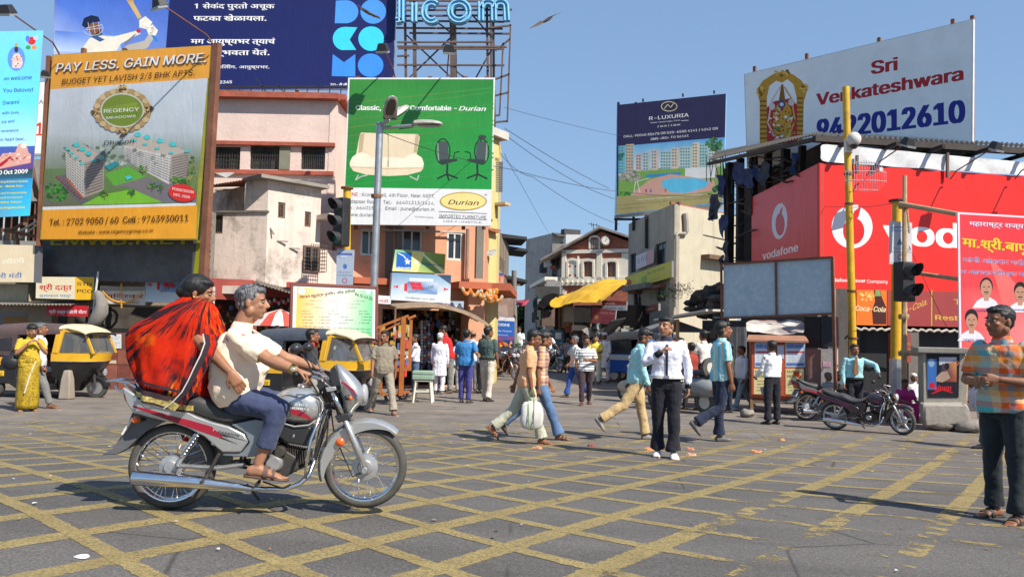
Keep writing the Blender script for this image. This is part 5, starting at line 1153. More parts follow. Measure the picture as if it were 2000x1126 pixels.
q=shifted(pl,-.3); mb=MB()
for x in (1206,1240,1290,1340,1390): mb.beam(q.hit(x+2,200),q.hit(x-3,450),.12)
mb.beam(q.hit(1200,428),q.hit(1330,428),.12); mb.build('frame',BLK,t); MB().slab(shifted(pl,-.15),[(1200,421),(1412,396),(1412,408),(1200,426)],-.05).build('under_sheet',paint((.5,.5,.5),.7,dirt=.4),t)
mb=MB()
for x,y in ((1255,198),(1333,188),(1394,182)): mb.beam(pl.hit(x,y,-.1),pl.hit(x,y-6,-.1),.08)
mb.build('post_tips',BLK,t)
# ================================================================ DERELICT CORNER BUILDING + RED SHOP
VR=Pl(1601,20,2000,21.1,py=560); VL=Pl(1468,25,1601,20,py=560)
back=wall((.10,.09,.085),.9,.9)
DR=Pl(1430,27,1601,21,py=600)
t=thing('derelict_building','dark crumbling timber building with blue rags and a tin roof above the red phone sign','building',DR.pt(2,0))
_,zt_=DR.uv(1595,292); _,zm=DR.uv(1500,545)
_,zq=DR.uv(1440,350)
mb=MB(); mb.uvrect(DR,0,DR.w,0,zq,-.8,-.3); mb.uvrect(DR,DR.w*.35,DR.w,0,zt_-.6,-.8,-.3); mb.uvrect(Pl(1601,21,2350,23,py=600),1.4,15,0,zt_-.5,-6,-.3); mb.build('wall',back,t)
tn=paint((.055,.052,.05),.8,.1,.4,1.5,.3,dirt=.3)
rd_=lambda x,y,Y:at(x,y,Y)
mb=MB(); A_=rd_(1590,263,20.2);Bq=rd_(1384,313,27.5); Cq=rd_(1398,296,33); Dq=rd_(1600,258,26); corrugated(mb,Dq,Cq,Bq,A_,.03,.16); mb.build('tin_roof',tn,t)
mb=MB(); E_=rd_(2060,292,21.3); F2=rd_(2060,284,26); corrugated(mb,Dq,F2,E_,A_,.03,.16); mb.build('tin_roof',tn,t)
mb=MB(); mb.beam(A_-V((0,0,.12)),Bq-V((0,0,.12)),.1).beam(A_-V((0,0,.1)),E_-V((0,0,.1)),.16); mb.build('eave_beam',paint((.06,.05,.045),.9),t)
for i in range(5): x=1640+i*88; MB().beam(VR.hit(x,272+(x-1600)*.055+10,.5),VR.hit(x,272+(x-1600)*.055+12,-.6),.09).build('rafter',DARK,t)
r_=random.Random(12)
for x0,x1,y0,y1,w_ in ((1432,1430,318,560,.22),(1452,1450,310,560,.2),(1478,1477,308,420,.2),(1507,1505,300,400,.18),(1541,1540,292,370,.2),(1574,1572,285,350,.16),(1420,1424,330,470,.08)): MB().beam(DR.hit(x0,y0,.1),DR.hit(x1,y1,.1),w_).build('timber_post',paint((.04,.035,.033),.9,0,.5,4),t)
for i in range(60):
 x=r_.uniform(1395,1580); y=r_.uniform(312,520) if x<1465 else r_.uniform(300,370); l=r_.uniform(15,60); dy=r_.uniform(-16,16)
 MB().beam(DR.hit(x,y,r_.uniform(-.1,.5)),DR.hit(x+l*.7,y+dy,r_.uniform(-.1,.4)),r_.uniform(.04,.12),.03).build('broken_plank',paint(r_.choice([(.05,.045,.04),(.09,.075,.06),(.03,.028,.03)]),.9),t)
def rag(x,y,w_,h,c,seed,pl,o=.45):
 r=random.Random(seed); n=5; vs=[]
 for j in range(n+1):
  for i in range(4): vs.append(pl.hit(x+w_*(i/3-.5)*(1-.3*j/n)+r.uniform(-2,2),y+h*j/n+r.uniform(-2,2),o+r.uniform(-.12,.12)))
 mb=MB(); mb.add(vs,[(j*4+i,j*4+i+1,j*4+i+5,j*4+i+4) for j in range(n) for i in range(3)]); return mb
for i,(x,y,w_,h) in enumerate(((1420,380,18,50),(1432,342,14,40),(1438,420,16,46),(1445,470,12,50),(1470,318,26,44),(1490,330,22,40),(1524,318,18,46),(1582,300,12,40),(1412,410,12,22),(1436,500,10,30),(1508,326,14,30))): rag(x,y,w_,h,None,i,DR).build('blue_rag',cloth((.018,.035,.11) if i%3 else (.03,.04,.06),.5),t,smooth=True,mods=[subsurf(1)])
for i in range(26): x=r_.uniform(1400,1500); MB().beam(DR.hit(x,r_.uniform(300,330),.4),DR.hit(x+r_.uniform(-8,8),r_.uniform(335,380),.4),.02).build('hanging_wire',BLK,t) if i%2 else None
mb=MB(); r2=random.Random(3)
for i in range(50): p=DR.hit(r2.uniform(1404,1470),r2.uniform(560,615),.3+r2.uniform(0,.8)); mb.ell(p,r2.uniform(.1,.4),.2,r2.uniform(.08,.3),n=6,m=4,c=r2.choice([(.04,.04,.04),(.07,.06,.05),(.1,.09,.08)]))
mb.build('rubble_heap',vcol(.9),kind='stuff')
mb=MB()
for k in range(3):
 for i in range(150): p=DR.hit(1360+k*22+r2.gauss(0,7),578-k*6+r2.gauss(0,7),1+r2.uniform(0,.6)); s=.05; n=V((r2.gauss(0,1),r2.gauss(0,1),r2.gauss(0,1))).normalized()*s; b=n.orthogonal(); mb.add([p-n,p+b*.5,p+n],[(0,1,2)])
mb.build('weeds',leaf_mat((.08,.09,.03),1),kind='stuff')
# white awning strip between cream and derelict
# ---- Sri Venkateshwara billboard
pl=Pl(1456,29.3,1899,24,py=270)
t,a=board('billboard','white rooftop billboard reading Sri Venkateshwara 9422012610 with a golden arch','billboard',pl,(1453,145),(1901,37),(1899,330),(1459,330),.15,paint((.6,.6,.6),.6))
a.P([(1455,146),(1899,39),(1897,330),(1461,330)],(.86,.90,.90))
rd=rgb(178,38,45); bl=rgb(38,44,140)
a.T('Sri',1703,145,1752,137,35,rd,bold=.055); a.T('Venkateshwara',1596,206,1880,156,34,rd,bold=.055); a.T('9422012610',1598,272,1882,238,57,bl,bold=.055)
# arch over a seated idol, kept generic
gc,gd,gr,gg=rgb(200,150,45),rgb(140,95,30),rgb(180,40,45),rgb(60,130,60)
outer=[(1484,285),(1484,200),(1478,175),(1490,158),(1510,145),(1528,140),(1550,146),(1566,158),(1577,176),(1570,200),(1568,275)]
inner=[(1556,275),(1556,190),(1550,165),(1538,155),(1528,162),(1516,158),(1503,168),(1498,190),(1498,285)]
a.P(outer+inner,gc);
for i in range(9): a.R(1484,196+i*9,1498,200+i*9,gd); a.R(1557,190+i*9,1569,194+i*9,gd)
blobs(a,1528,143,16,6,20,[gd,rgb(230,190,80)],3,1);blobs(a,1485,180,8,10,20,[gd,rgb(230,190,80)],3,2);blobs(a,1570,172,8,10,20,[gd,rgb(230,190,80)],3,3)
a.P([(1498,210),(1512,198),(1545,192),(1557,205),(1557,278),(1498,284)],gr); a.P([(1510,220),(1520,202),(1538,200),(1546,216),(1546,270),(1512,275)],gc); a.P([(1521,200),(1526,165),(1530,165),(1534,198)],gd); a.D(1527,204,7,8,rgb(60,70,120)); a.D(1527,204,4,4,rgb(215,215,225))
blobs(a,1528,245,26,34,120,[gr,gc,gg,rgb(225,215,200),gd],3.2,4); a.L([(1524,170),(1508,196),(1500,240),(1516,275)],3,rgb(220,200,190)); a.L([(1532,170),(1546,192),(1553,236),(1538,272)],3,rgb(210,170,80)); a.D(1508,208,6,7,rgb(215,205,200));a.D(1546,200,6,7,rgb(215,205,200))
a.build('printed_sheet',t)
q=shifted(pl,-.25); mb=MB()
for x,y in ((1474,137),(1576,112),(1717,81),(1861,45),(1899,38)): mb.beam(q.hit(x,y-7),q.hit(x+0,335),.1)
mb.build('support_frame',RUST,t,kind='stuff')
# ---- red phone sign wrapping the corner
t=thing('shop_hoarding','red two-sided vodafone hoarding wrapping the corner shop','hoarding',VR.pt(0,2.5))
RL=rgb(232,48,42)
def yb(x): return 562+(x-1601)*.030
def yt(x): return 320+(x-1601)*.062
_,zt1=VR.uv(1601,318);_,zb1=VR.uv(1601,562)
ur=14.;
MB().uvrect(VR,0,ur,zb1,zt1,-.1,0).build('panel',paint((.5,.04,.03),.6),t); MB().uvrect(VL,0,VL.w,zb1,zt1,-.1,0).build('panel',paint((.5,.04,.03),.6),t)
a=Art(VR); a.up(); a.m.quad(VR.pt(.0,zb1,a.o),VR.pt(ur,zb1,a.o),VR.pt(ur,zt1,a.o),VR.pt(0,zt1,a.o),RL)
a.D(1664,443,40,42,rgb(226,222,228)); a.P([(1664,400),(1676,400),(1672,410),(1664,418)],rgb(226,222,228)); a.D(1667,451,21,26,rgb(205,40,36)); a.P([(1662,432),(1668,412),(1682,402),(1676,425)],rgb(205,40,36))
a.T('vodafone',1728,476,2095,494,66,(.85,.85,.85),bold=.05); a.T('A Vodafone Essar',1604,549,1690,551,9,W_,bold=.03); a.T('Company',1693,552,1734,553,9,W_); a.build('printed_sheet',t,.35)
a=Art(VL); a.up(); a.m.quad(VL.pt(0,zb1,a.o),VL.pt(VL.w,zb1,a.o),VL.pt(VL.w,zt1,a.o),VL.pt(0,zt1,a.o),rgb(215,60,45))
a.D(1523,432,15,35,rgb(215,212,222),rot=4); a.P([(1523,398),(1530,396),(1527,406),(1521,412)],rgb(215,212,222)); a.D(1524,438,9,22,rgb(195,50,40)); a.P([(1520,428),(1524,410),(1530,402),(1526,424)],rgb(195,50,40)); a.T('vodafone',1490,507,1559,490,21,W_,bold=.045); a.build('printed_sheet',t,.35)
_,zw0=VR.uv(1601,318);_,zw1=VR.uv(1601,281)
mb=MB(); n=40; vs=[]
for j in range(4):
 for i in range(n+1): u=ur*i/n; z=zw0+.02+(zw1-zw0-.02)*j/3; vs.append(VR.pt(u,z-.25*(u/ur)*(j/3),.03+.05*math.sin(i*1.7+j)*(1-j/4)))
mb.add(vs,[(j*(n+1)+i,j*(n+1)+i+1,(j+1)*(n+1)+i+1,(j+1)*(n+1)+i) for j in range(3) for i in range(n)]); mb.build('white_tarp_strip',cloth((.62,.62,.63),.12,.6),t,smooth=True,mods=[subsurf(1),folds(.06,.25)])
for x,lab,dx in ((1707,'left',0),(1870,'middle',0),(1995,'right',0)):
 y=345 if x<1800 else 352
 lamp(VR.hit(x-22,y+(0 if x<1800 else 0),.15),VR.hit(x-2,y-42,1.2),{'left':'left floodlight over the red vodafone hoarding, nearest its corner','middle':'middle floodlight over the red vodafone hoarding','right':'floodlight over the red vodafone hoarding at the right picture edge'}[lab],s=.9)
MB().beam(VR.hit(1669,340,.1),VR.hit(1669,305,.1),.06).beam(VR.hit(1845,348,.1),VR.hit(1845,300,.1),.06).build('sign_stub',paint((.12,.09,.08),.8),t)
# ---- shop below
t=thing('corner_shop','shuttered corner restaurant with maroon and orange cola signs','shop',VR.pt(3,0))
q=shifted(VR,-.35)
_,zs=VR.uv(1700,640); _,zc=VR.uv(1700,566)
mb=MB(); mb.uvrect(VR,.0,.55,0,zb1,-.5,-.1); mb.uvrect(VR,2.5,2.8,0,zs,-.6,-.1); mb.uvrect(VR,5.8,6.1,0,zs,-.6,-.1); mb.uvrect(VR,0,ur,0,.18,-.6,.5); mb.build('pier',wall((.16,.145,.13),.9,.8),t)
for (ua,ub) in ((.55,2.5),(2.8,5.8),(6.1,10)):
 n=26
 sh=MB().uvrect(VR,ua,ub,.18,.24,.03,-.55).build('shutter_slat',paint((.03,.03,.032),.5,.3,.3,4),t)
 for k in range(1,n):
  o=sh.copy(); col.objects.link(o); o.location=sh.location+V((0,0,k*(zs-.2)/n));
 MB().uvrect(VR,ua,ub,.18,zs,-.03,-.58).build('shutter_back',DARK,t)
MB().uvrect(VL,0,VL.w,0,zb1,-.5,-.2).build('side_wall',wall((.1,.09,.085),.9,.9),t)
MB().tube([VR.hit(x,642+(x-1660)*.022+2*math.sin(x*.4),.25) for x in range(1655,2060,5)],.03,6,c=(.5,.45,.4)).build('rope',paint((.42,.38,.33),.9),t)
for x0,x1,bgc,nm in ((1672,1731,rgb(225,110,35),'cola'),(1732,1820,rgb(150,62,62),'c2'),(1821,1990,rgb(150,62,62),'c3'),(1992,2200,rgb(150,62,62),'c4')):
 a=Art(VR,.02); a.P([(x0,565+(x0-1660)*.02),(x1,565+(x1-1660)*.02),(x1,634+(x1-1660)*.02),(x0,634+(x0-1660)*.02)],bgc)
 if nm=='cola':
  a.P([(1706,566),(1718,566),(1722,582),(1730,600),(1730,633),(1704,633),(1702,606),(1708,588)],rgb(70,30,25)); a.P([(1709,566),(1717,566),(1720,578),(1708,578)],rgb(120,150,90)); a.T('Coca-Cola',1670,606,1729,609,14,rgb(225,200,160),shear=.35,bold=.03); blobs(a,1692,578,14,9,20,[rgb(230,150,60),rgb(240,190,110)],3,1)
 if nm=='c2': a.T('Coca-Cola.',1742,622,1810,594,17,rgb(205,165,70),shear=.35,bold=.005); a.R(1818,566,1820,636,rgb(205,165,70))
 if nm=='c3': a.T('Taj',1862,594,1896,594,14,rgb(205,165,70),bold=.03); a.T('Restaurant',1826,624,1935,627,13,rgb(205,165,70),bold=.045)
 a.build('painted_sign',t)
MB().uvrect(VR,.3,.55,zs,zc,.06,.0).build('meter_box',paint((.35,.33,.3),.7,dirt=.4),t)
t=thing('red_box','maroon menu box standing before the black shutters','box',VR.hit(1735,785,.6)); MB().rect(VR,1719,650,1748,706,.3,.3).build('box',paint((.25,.05,.04),.6,dirt=.3),t); a=Art(VR,.605); a.T('मेनू',1737,672,1746,672,5,rgb(200,150,40),'deva',bold=.03); a.T('चहा',1737,684,1746,684,5,rgb(200,150,40),'deva',bold=.03); a.build('painted_face',t); MB().beam(VR.hit(1734,706,.45),V((VR.hit(1734,785,.45).x,VR.hit(1734,785,.45).y,0)),.08).build('post',BLK,t)
# ================================================================ BLANK DOUBLE BOARD, KIOSK, PILLARS
pl=Pl(1412,17.6,1630,16.,py=615)
bb=N('weathered_blue_board'); bb.color(bb.mix(bb.ramp(bb.noise(9,7,.75),[(.48,0),(.75,1)]),bb.ramp(bb.noise(1.2,5,.7),[(.3,(.32,.41,.47)),(.7,(.42,.50,.55))]),(.56,.60,.60))); bb.rough(.5)
t=thing('blank_board','blank grey-blue double notice board in a rusty brown frame on posts','notice board',pl.pt(1,0))
mb=[]
for x0,x1 in ((1413,1516),(1517.5,1625)):
 yy=lambda x:(516-(x-1410)*.062, 620-(x-1410)*.036)
 MB().slab(pl,[(x0,yy(x0)[0]),(x1,yy(x1)[0]),(x1,yy(x1)[1]),(x0,yy(x0)[1])],-.04).build('panel',bb.m,t)
for p,q_,w_ in (((1409,516),(1628,502),.04),((1409,621),(1632,612),.04),((1410,514),(1411,622),.04),((1516,509),(1518,617),.035),((1627,502),(1633,760),.055),((1423,620),(1425,775),.04)): MB().beam(pl.hit(*p,.03),pl.hit(*q_,.03),w_).build('frame',RUST,t)
t=thing('kiosk','orange-red cabinet kiosk pasted with newspapers and UJWAL posters','kiosk',gnd(1515,805))
pl=Pl(1461,17.6,1574,17.3,py=800); g0=0
fr=paint((.50,.09,.03),.5,0,.2,5,dirt=.3); ux=lambda x,y=720:pl.uv(x,y)[0]; zz=lambda y,x=1515:pl.uv(x,y)[1]
MB().uvrect(pl,ux(1465),ux(1570),zz(778),zz(665),-.7,0).build('cabinet',fr,t); MB().uvrect(pl,ux(1468),ux(1516),zz(772),zz(670),.03,0).build('door',fr,t); MB().uvrect(pl,ux(1519),ux(1567),zz(772),zz(670),.03,0).build('door',fr,t)
MB().prism([pl.pt(ux(1458),zz(664),.15),pl.pt(ux(1578),zz(664),.15),pl.pt(ux(1574),zz(654),-.1),pl.pt(ux(1574),zz(656),-.8),pl.pt(ux(1462),zz(656),-.8),pl.pt(ux(1462),zz(654),-.1)],(0,0,-.04)).build('roof',paint((.33,.16,.10),.7,dirt=.3),t)
for x in (1468,1567): MB().beam(pl.pt(ux(x),zz(778),-.05),pl.pt(ux(x),0,-.05),.07).build('leg',WOOD,t); MB().beam(pl.pt(ux(x),zz(778),-.65),pl.pt(ux(x),0,-.65),.07).build('leg',WOOD,t)
MB().beam(pl.pt(ux(1465),zz(785),-.05),pl.pt(ux(1570),zz(785),-.05),.06).build('rail',WOOD,t)
sidep=MB(); r_=random.Random(3)
a=Art(pl,.035)
for x0 in (1474,1534):
 a.R(x0,668,x0+38,716,rgb(215,222,232)); a.R(x0+1,669,x0+37,681,rgb(150,175,215)); a.T('दैनिक प्रभात',x0+3,678,x0+35,678,7,rgb(60,90,170),'deva',bold=.03); a.R(x0+2,685,x0+36,689,rgb(205,90,100)); a.R(x0+1,708,x0+37,714,rgb(90,120,180))
 for i in range(5): a.T('वाचक मेळावा पुणे शहर',x0+4,693+i*3.4,x0+34,693+i*3.4,1.6,rgb(90,90,100),'deva')
a.R(1518,674,1531,700,rgb(200,200,215))
for x0 in (1472,1534):
 a.R(x0,719,x0+36,769,rgb(222,205,150)); a.T('UJWAL',x0+3,727,x0+33,728,6,K_,bold=.05); a.T('GOLY',x0+3,736,x0+26,736,6,K_,bold=.05)
 for i in range(4): a.T(('उजवा गोळी','खोकला','पान मसाला','घरी आणा')[i],x0+5,745+i*6,x0+30,745+i*6,3.6,rgb(60,50,30),'deva',bold=.02)
a.P([(1549,727),(1559,725),(1565,735),(1560,740),(1556,732),(1550,734)],rgb(215,70,30)); a.P([(1549,748),(1567,749),(1568,760),(1556,755)],rgb(215,70,30)); a.build('paper_posters',t,.8)
mb=MB(); Sx=pl.pt(ux(1465),0,0)
for i in range(40): y0=r_.uniform(.5,1.55); o=r_.uniform(.05,.6); s=r_.uniform(.05,.12); p=pl.pt(ux(1465),y0,-o); mb.add([p+V((-.006,0,0)),p+V((-.006,0,0))-pl.n*s,p+V((-.006,0,s))-pl.n*s,p+V((-.006,0,s))],[(0,1,2,3)],r_.choice([(.4,.35,.25),(.3,.25,.2),(.5,.45,.35),(.4,.1,.06)]))
mb.build('torn_stickers',vcol(),t)
# sagging white tarp over the kiosk
pl=Pl(1455,18.6,1575,18.2,py=640)
mb=MB(); rows=[[(1460,648),(1490,652),(1530,653),(1570,651)],[(1458,636),(1490,640),(1530,640),(1570,638)],[(1456,622),(1488,628),(1520,622),(1572,626)]]
vs=[pl.hit(x,y,o) for row,o in zip(rows,(.7,.3,-.3)) for x,y in row]; mb.add(vs,[(j*4+i,j*4+i+1,j*4+i+5,j*4+i+4) for j in (0,1) for i in range(3)])
m_=N('patched_tarp'); m_.color(m_.ramp(m_.noise(1.6,5,.6),[(.35,(.62,.60,.56)),(.5,(.45,.40,.34)),(.58,(.25,.24,.24)),(.68,(.36,.2,.17))])); m_.rough(.6); m_.bump(m_.noise(5,4),.5,.05)
mb.build('sagging_tarpaulin',m_.m,smooth=True,mods=[subsurf(3),folds(.12,.35)],label='sagging patched white tarpaulin above the newspaper kiosk',cat='tarpaulin')
t=thing('shed','dark shed with white-edged flat awning between the blue rickshaw and the kiosk','shed',at(1400,760,21)); pl=Pl(1320,21.5,1470,20.5,py=640)
MB().rect(pl,1335,622,1462,780,-.2,-1.6).build('back_wall',paint((.045,.043,.04),.9,0,.4,2),t)
mb=MB(); mb.prism([pl.hit(1300,628,.9),pl.hit(1408,611,1.3),pl.hit(1408,606,-.6),pl.hit(1310,620,-.6)],(0,0,.05)); mb.build('awning',paint((.55,.52,.46),.6,dirt=.4),t)
MB().tube([pl.hit(1343,625,.8),V((pl.hit(1343,700,.8).x,pl.hit(1343,700,.8).y,0))],.045,8).build('bamboo_post',paint((.42,.24,.1),.7),t)
for i in range(9): MB().rect(pl,1410+i*5.2,638,1414.6+i*5.2,735,.04,-.1).build('tin_panel',paint(((.2,.2,.21),(.15,.15,.16),(.26,.25,.25))[i%3],.6,.3,.3,3,dirt=.4),t)
for i in range(8): MB().rect(pl,1345+(i%4)*16,640+(i//4)*24,1358+(i%4)*16,660+(i//4)*24,.1,-1.2).build('shelf_box',paint(((.05,.05,.05),(.12,.1,.08),(.09,.1,.12))[i%3],.8),t)
t,a=board('shop_sign','small black sign with white Marathi line hung by the shed','sign',shifted(pl,.9),(1391,613),(1423,613),(1422,634),(1391,634),.04,BLK); a.R(1391,613,1423,634,rgb(30,30,34)); a.T('गणेश भुवन',1394,621,1420,621,4,rgb(170,170,180),'deva',bold=.02); a.T('चहा',1402,629,1413,629,4,rgb(120,120,130),'deva'); a.build('painted_face',t)
t=thing('market_umbrella','dark grey umbrella canopy beside the blue rickshaw','umbrella',at(1310,760,22)); c0=at(1313,622,22); mb=MB()
for i in range(12): a0,a1=i*PI/6,(i+1)*PI/6; mb.add([c0,c0+V((1.05*math.cos(a0),1.05*math.sin(a0),-.35)),c0+V((1.05*math.cos(a1),1.05*math.sin(a1),-.35))],[(0,1,2)])
mb.build('canopy',cloth((.12,.12,.13)),t); MB().tube([c0,V((c0.x,c0.y,0))],.02,6).build('pole',BLK,t)
t=thing('concrete_pillar','grey and whitewashed concrete block pillar right of the kiosk','pillar',gnd(1600,800)); pl=Pl(1572,17.9,1636,17.6,py=790)
MB().rect(pl,1573,682,1604,800,-.8,0).build('pillar',wall((.24,.22,.2),.6,.6),t); MB().rect(pl,1604,681,1632,780,-.7,.05).build('whitewashed_face',wall((.5,.48,.46),.6,.6),t); MB().rect(pl,1572,764,1634,802,.12,0.06).build('plinth',wall((.2,.18,.16),.7,.7),t)
a=Art(pl,.055); a.R(1608,705,1624,716,rgb(225,190,200)); a.T('जाहिरात',1610,713,1622,713,4,rgb(190,80,110),'deva'); a.build('notice',t)
t=thing('black_cabinet','tall black metal cabinet on top of the grey pillar','cabinet',pl.hit(1602,682)); MB().rect(pl,1571,618,1603,679,-.6,.02).build('body',paint((.022,.022,.026),.5,.3),t); MB().rect(pl,1604,618,1634,677,-.6,.04).build('door',paint((.035,.037,.048),.5,.3),t)
# poster pillar
pl=Pl(1803,14.9,1890,14.7,py=830)
t=thing('poster_pillar','squat masonry pillar with a black film poster on a rough plinth','pillar',gnd(1846,835))
MB().rect(pl,1804,682,1886,790,-.5,0).build('pillar',wall((.36,.33,.28),.6,.7),t); MB().rect(pl,1790,678,1890,690,-.6,.08).build('cap',wall((.3,.28,.24),.7,.6),t,mods=[bevel(.02)])
MB().prism([pl.hit(x,y,.0) for x,y in ((1796,786),(1876,786),(1888,800),(1890,826),(1800,830),(1797,815))],pl.n*.3).build('plinth',wall((.38,.34,.29),.7,.6),t,mods=[bevel(.04,2),folds(.08,.12)])
a=Art(pl,.01); a.P([(1809,690),(1874,690),(1872,776),(1812,776)],rgb(35,32,40)); a.R(1811,700,1829,760,rgb(60,110,180)); a.R(1834,697,1868,712,rgb(190,190,200)); a.G([(1840,710),(1868,706),(1868,745),(1835,745)],(rgb(40,60,90),rgb(220,150,90),rgb(170,90,60),rgb(60,40,50)))
a.D(1849,715,5,7,rgb(45,30,25)); a.P([(1828,736),(1838,726),(1850,724),(1856,738),(1840,746),(1828,744)],rgb(180,150,130)); a.D(1819,708,6,8,rgb(140,170,200)); a.ring(1866,708,6,6,1.5,rgb(200,120,90))
a.T('जोगवा',1824,764,1858,762,14,rgb(215,30,40),'deva',bold=.03); a.D(1820,752,6,6,rgb(205,30,40)); a.L([(1820,768),(1840,760),(1860,766)],2,rgb(215,30,40)); a.build('film_poster',t)
for i,(x,y,w_,h,lab) in enumerate(((1812,834,60,26,'long rounded stone block lying left of the gap at the plinth foot'),(1868,838,64,28,'jagged grey rubble stone right at the plinth foot'),(1745,818,52,22,'brown stone behind the parked motorcycle front wheel'),(1446,808,26,16,'pinkish boulder left of the newspaper kiosk leg'),(1786,800,22,60,'rough upright stone pile beside the poster pillar'),(1700,812,46,18,'flat broken kerb stone behind the parked motorcycle'))):
 g=gnd(x+w_/2,y+6); S=g.y/1600; mb=MB(); mb.ell((0,0,0),w_*S/2,.18,h*S/2,n=12,m=9); o=mb.build('stone',paint(((.24,.2,.165),(.25,.22,.19))[i%2],.95,0,.35,7,.8),mods=[folds(.16 if i%2 else .08,.11),],local=True,smooth='auto',label=lab,cat='stone'); o.location=g+V((0,0,h*S*.42))
# ================================================================ POLES, SIGNALS, LAMPS, BANNER
t,p,q=pole('pole','tall mustard yellow pole with a grid antenna and camera before the red hoarding',1652,170,745,18,.078,YEL,lean=1669)
for y in (340,398,568,660): pp=at(1652+(y-170)*.029,y,18); MB().lathe([(.1,-.02),(.1,.02)],pp,'Z',10).build('clamp',RUST,t)
t=thing('security_camera','white dome security camera on the tall yellow pole','camera',at(1668,290,17.8)); c0=at(1668,272,17.7)
MB().ell(c0,.15,.15,.16,n=14,m=10).build('dome',paint((.6,.58,.52),.4),t,smooth=True); MB().ell(c0-V((0,0,.1)),.1,.1,.12,n=12,m=8).build('lens',glass(),t,smooth=True); MB().box(*at(1658,285,17.9),.16,.12,.3).build('bracket',paint((.6,.58,.52),.4),t)
t=thing('grid_antenna','curved wire grid antenna on the tall yellow pole','antenna',at(1690,345,17.8)); mb=MB(); c0=at(1690,345,17.6)
for i in range(17):
 x=-.44+i*.055; h=.34*math.sqrt(max(0,1-(x/.47)**2))
 if h>.03: mb.tube([c0+V((x,-.12+.5*(x*x+zz_*zz_),zz_)) for zz_ in (-h,-h/2,0,h/2,h)],.006,4)
for zz_ in (-.3,-.1,.1,.3): h=.47*math.sqrt(max(0,1-(zz_/.36)**2)); mb.tube([c0+V((x,-.12+.5*(x*x+zz_*zz_),zz_)) for x in (-h,-h/2,0,h/2,h)],.009,4)
mb.build('grid',paint((.5,.5,.5),.5,.5),t); MB().beam(c0+V((0,-.12,0)),c0+V((.1,-.5,.05)),.02).build('feed_arm',GALV,t); MB().box(*(c0+V((.1,-.52,.05))),.07,.05,.09).build('feed',paint((.6,.6,.58),.5),t)
t,p,q=pole('signal_pole','shorter yellow pole carrying the two-lamp traffic signal, with bamboo tied on',1752,392,790,17,.098,YEL,cat='pole',lean=1748)
MB().tube([at(1750,700,17),V((q.x,q.y,0))],.13,10).build('grey_base',GALV,t); MB().lathe([(.17,-.02),(.17,.02)],at(1752,392,17),'Z',10).build('cap',BLK,t)
def signal(c0,n,label,ang,sc_=1.,mt=None,lit=None,cat='traffic signal',py=None):
 t=thing('traffic_signal',label,cat,c0,rz=ang); MB().box(0,0,0,.34*sc_,.26*sc_,.40*n*sc_).build('housing',mt or BLK,t,local=True,mods=[bevel(.03)])
 for k in range(n):
  z=(-(n-1)/2+k)*.40*sc_; mb=MB(); R0=.15*sc_; ring_=[];ring2=[]
  pts=[]
  for j in range(13):
   a_=rad(-35+250*j/12); pts.append((R0*math.cos(a_),R0*math.sin(a_)))
  vs=[V((x,-.13*sc_,z+y)) for x,y in pts]+[V((x*1.04,-.13*sc_-.28*sc_*(.35+.65*max(0,(y/R0+.6)/1.6)),z+y*1.02)) for x,y in pts]
  mb.add(vs,[(j,j+1,14+j,13+j) for j in range(12)]); mb.build('visor',paint((.035,.035,.038),.6),t,local=True,smooth=True)
  MB().ell((0,-.13*sc_,z),R0*.92,.03,R0*.92,n=16,m=8).build('lens',(paint((.02,.16,.10),.3) if lit==k else paint((.05,.05,.055),.25)),t,local=True,smooth=True)
 return t
signal(at(1766,550,16.1),2,'dark two-lamp traffic signal on the yellow pole before the red hoarding',rad(22),.98)
q=Pl(1737,16.6,1784,16.6,py=515)
t,a=board('club_sign','torn white club sign tied to the bamboo above the two-lamp signal','sign',q,(1738,431),(1781,435),(1781,517),(1737,515),.03,paint((.5,.5,.5),.6)); a.P([(1738,431),(1781,435),(1781,517),(1737,515)],rgb(205,205,210)); a.R(1741,442,1778,452,rgb(130,150,190)); a.T('LUMINOUS',1742,450,1777,450,7,W_,bold=.02); a.P([(1757,464),(1763,478),(1751,478)],rgb(90,120,170)); a.T('Rotary Club of',1744,486,1776,487,4.5,rgb(80,85,110)); a.T('Pune Nagar Road',1742,493,1779,494,4.5,rgb(80,85,110)); a.ring(1758,502,5,6,1.4,rgb(180,90,80)); a.T('Pune Traffic Police',1740,513,1779,514,3,rgb(80,85,110)); a.build('printed_face',t)
bm=paint((.42,.29,.17),.8,0,.3,8,.2,name='bamboo')
t=thing('bamboo_frame','rough bamboo uprights and rails lashed together to hold the red banner','bamboo frame',gnd(1766,800))
for a_,b_,r0,r1 in (((1767,343,16.5),(1766,790,16.5),.045,.06),((1757,398,16.4),(1870,418,15.2),.05,.045),((1790,533,16.4),(1872,545,15.2),.04,.04),((1761,686,16.3),(1890,704,15.1),.05,.045),((1776,455,16.35),(1771,400,16.4),.02,.02)): MB().tube([at(*a_),at(*b_)],[r0,r1],8).build('bamboo_pole',bm,t,smooth='auto')
MB().tube([at(1888,700,15.1),at(1884,790,15.1),gnd(1882,832)],.045,8).build('bamboo_pole',bm,t,smooth='auto')
for x,y,Y in ((1765,402,16.4),(1767,540,16.4),(1765,618,16.4),(1765,690,16.3)): MB().lathe([(.10,-.05),(.11,0),(.10,.05)],at(x,y,Y),'Z',8).build('rope_lashing',paint((.35,.25,.14),.9,0,.3,20),t)
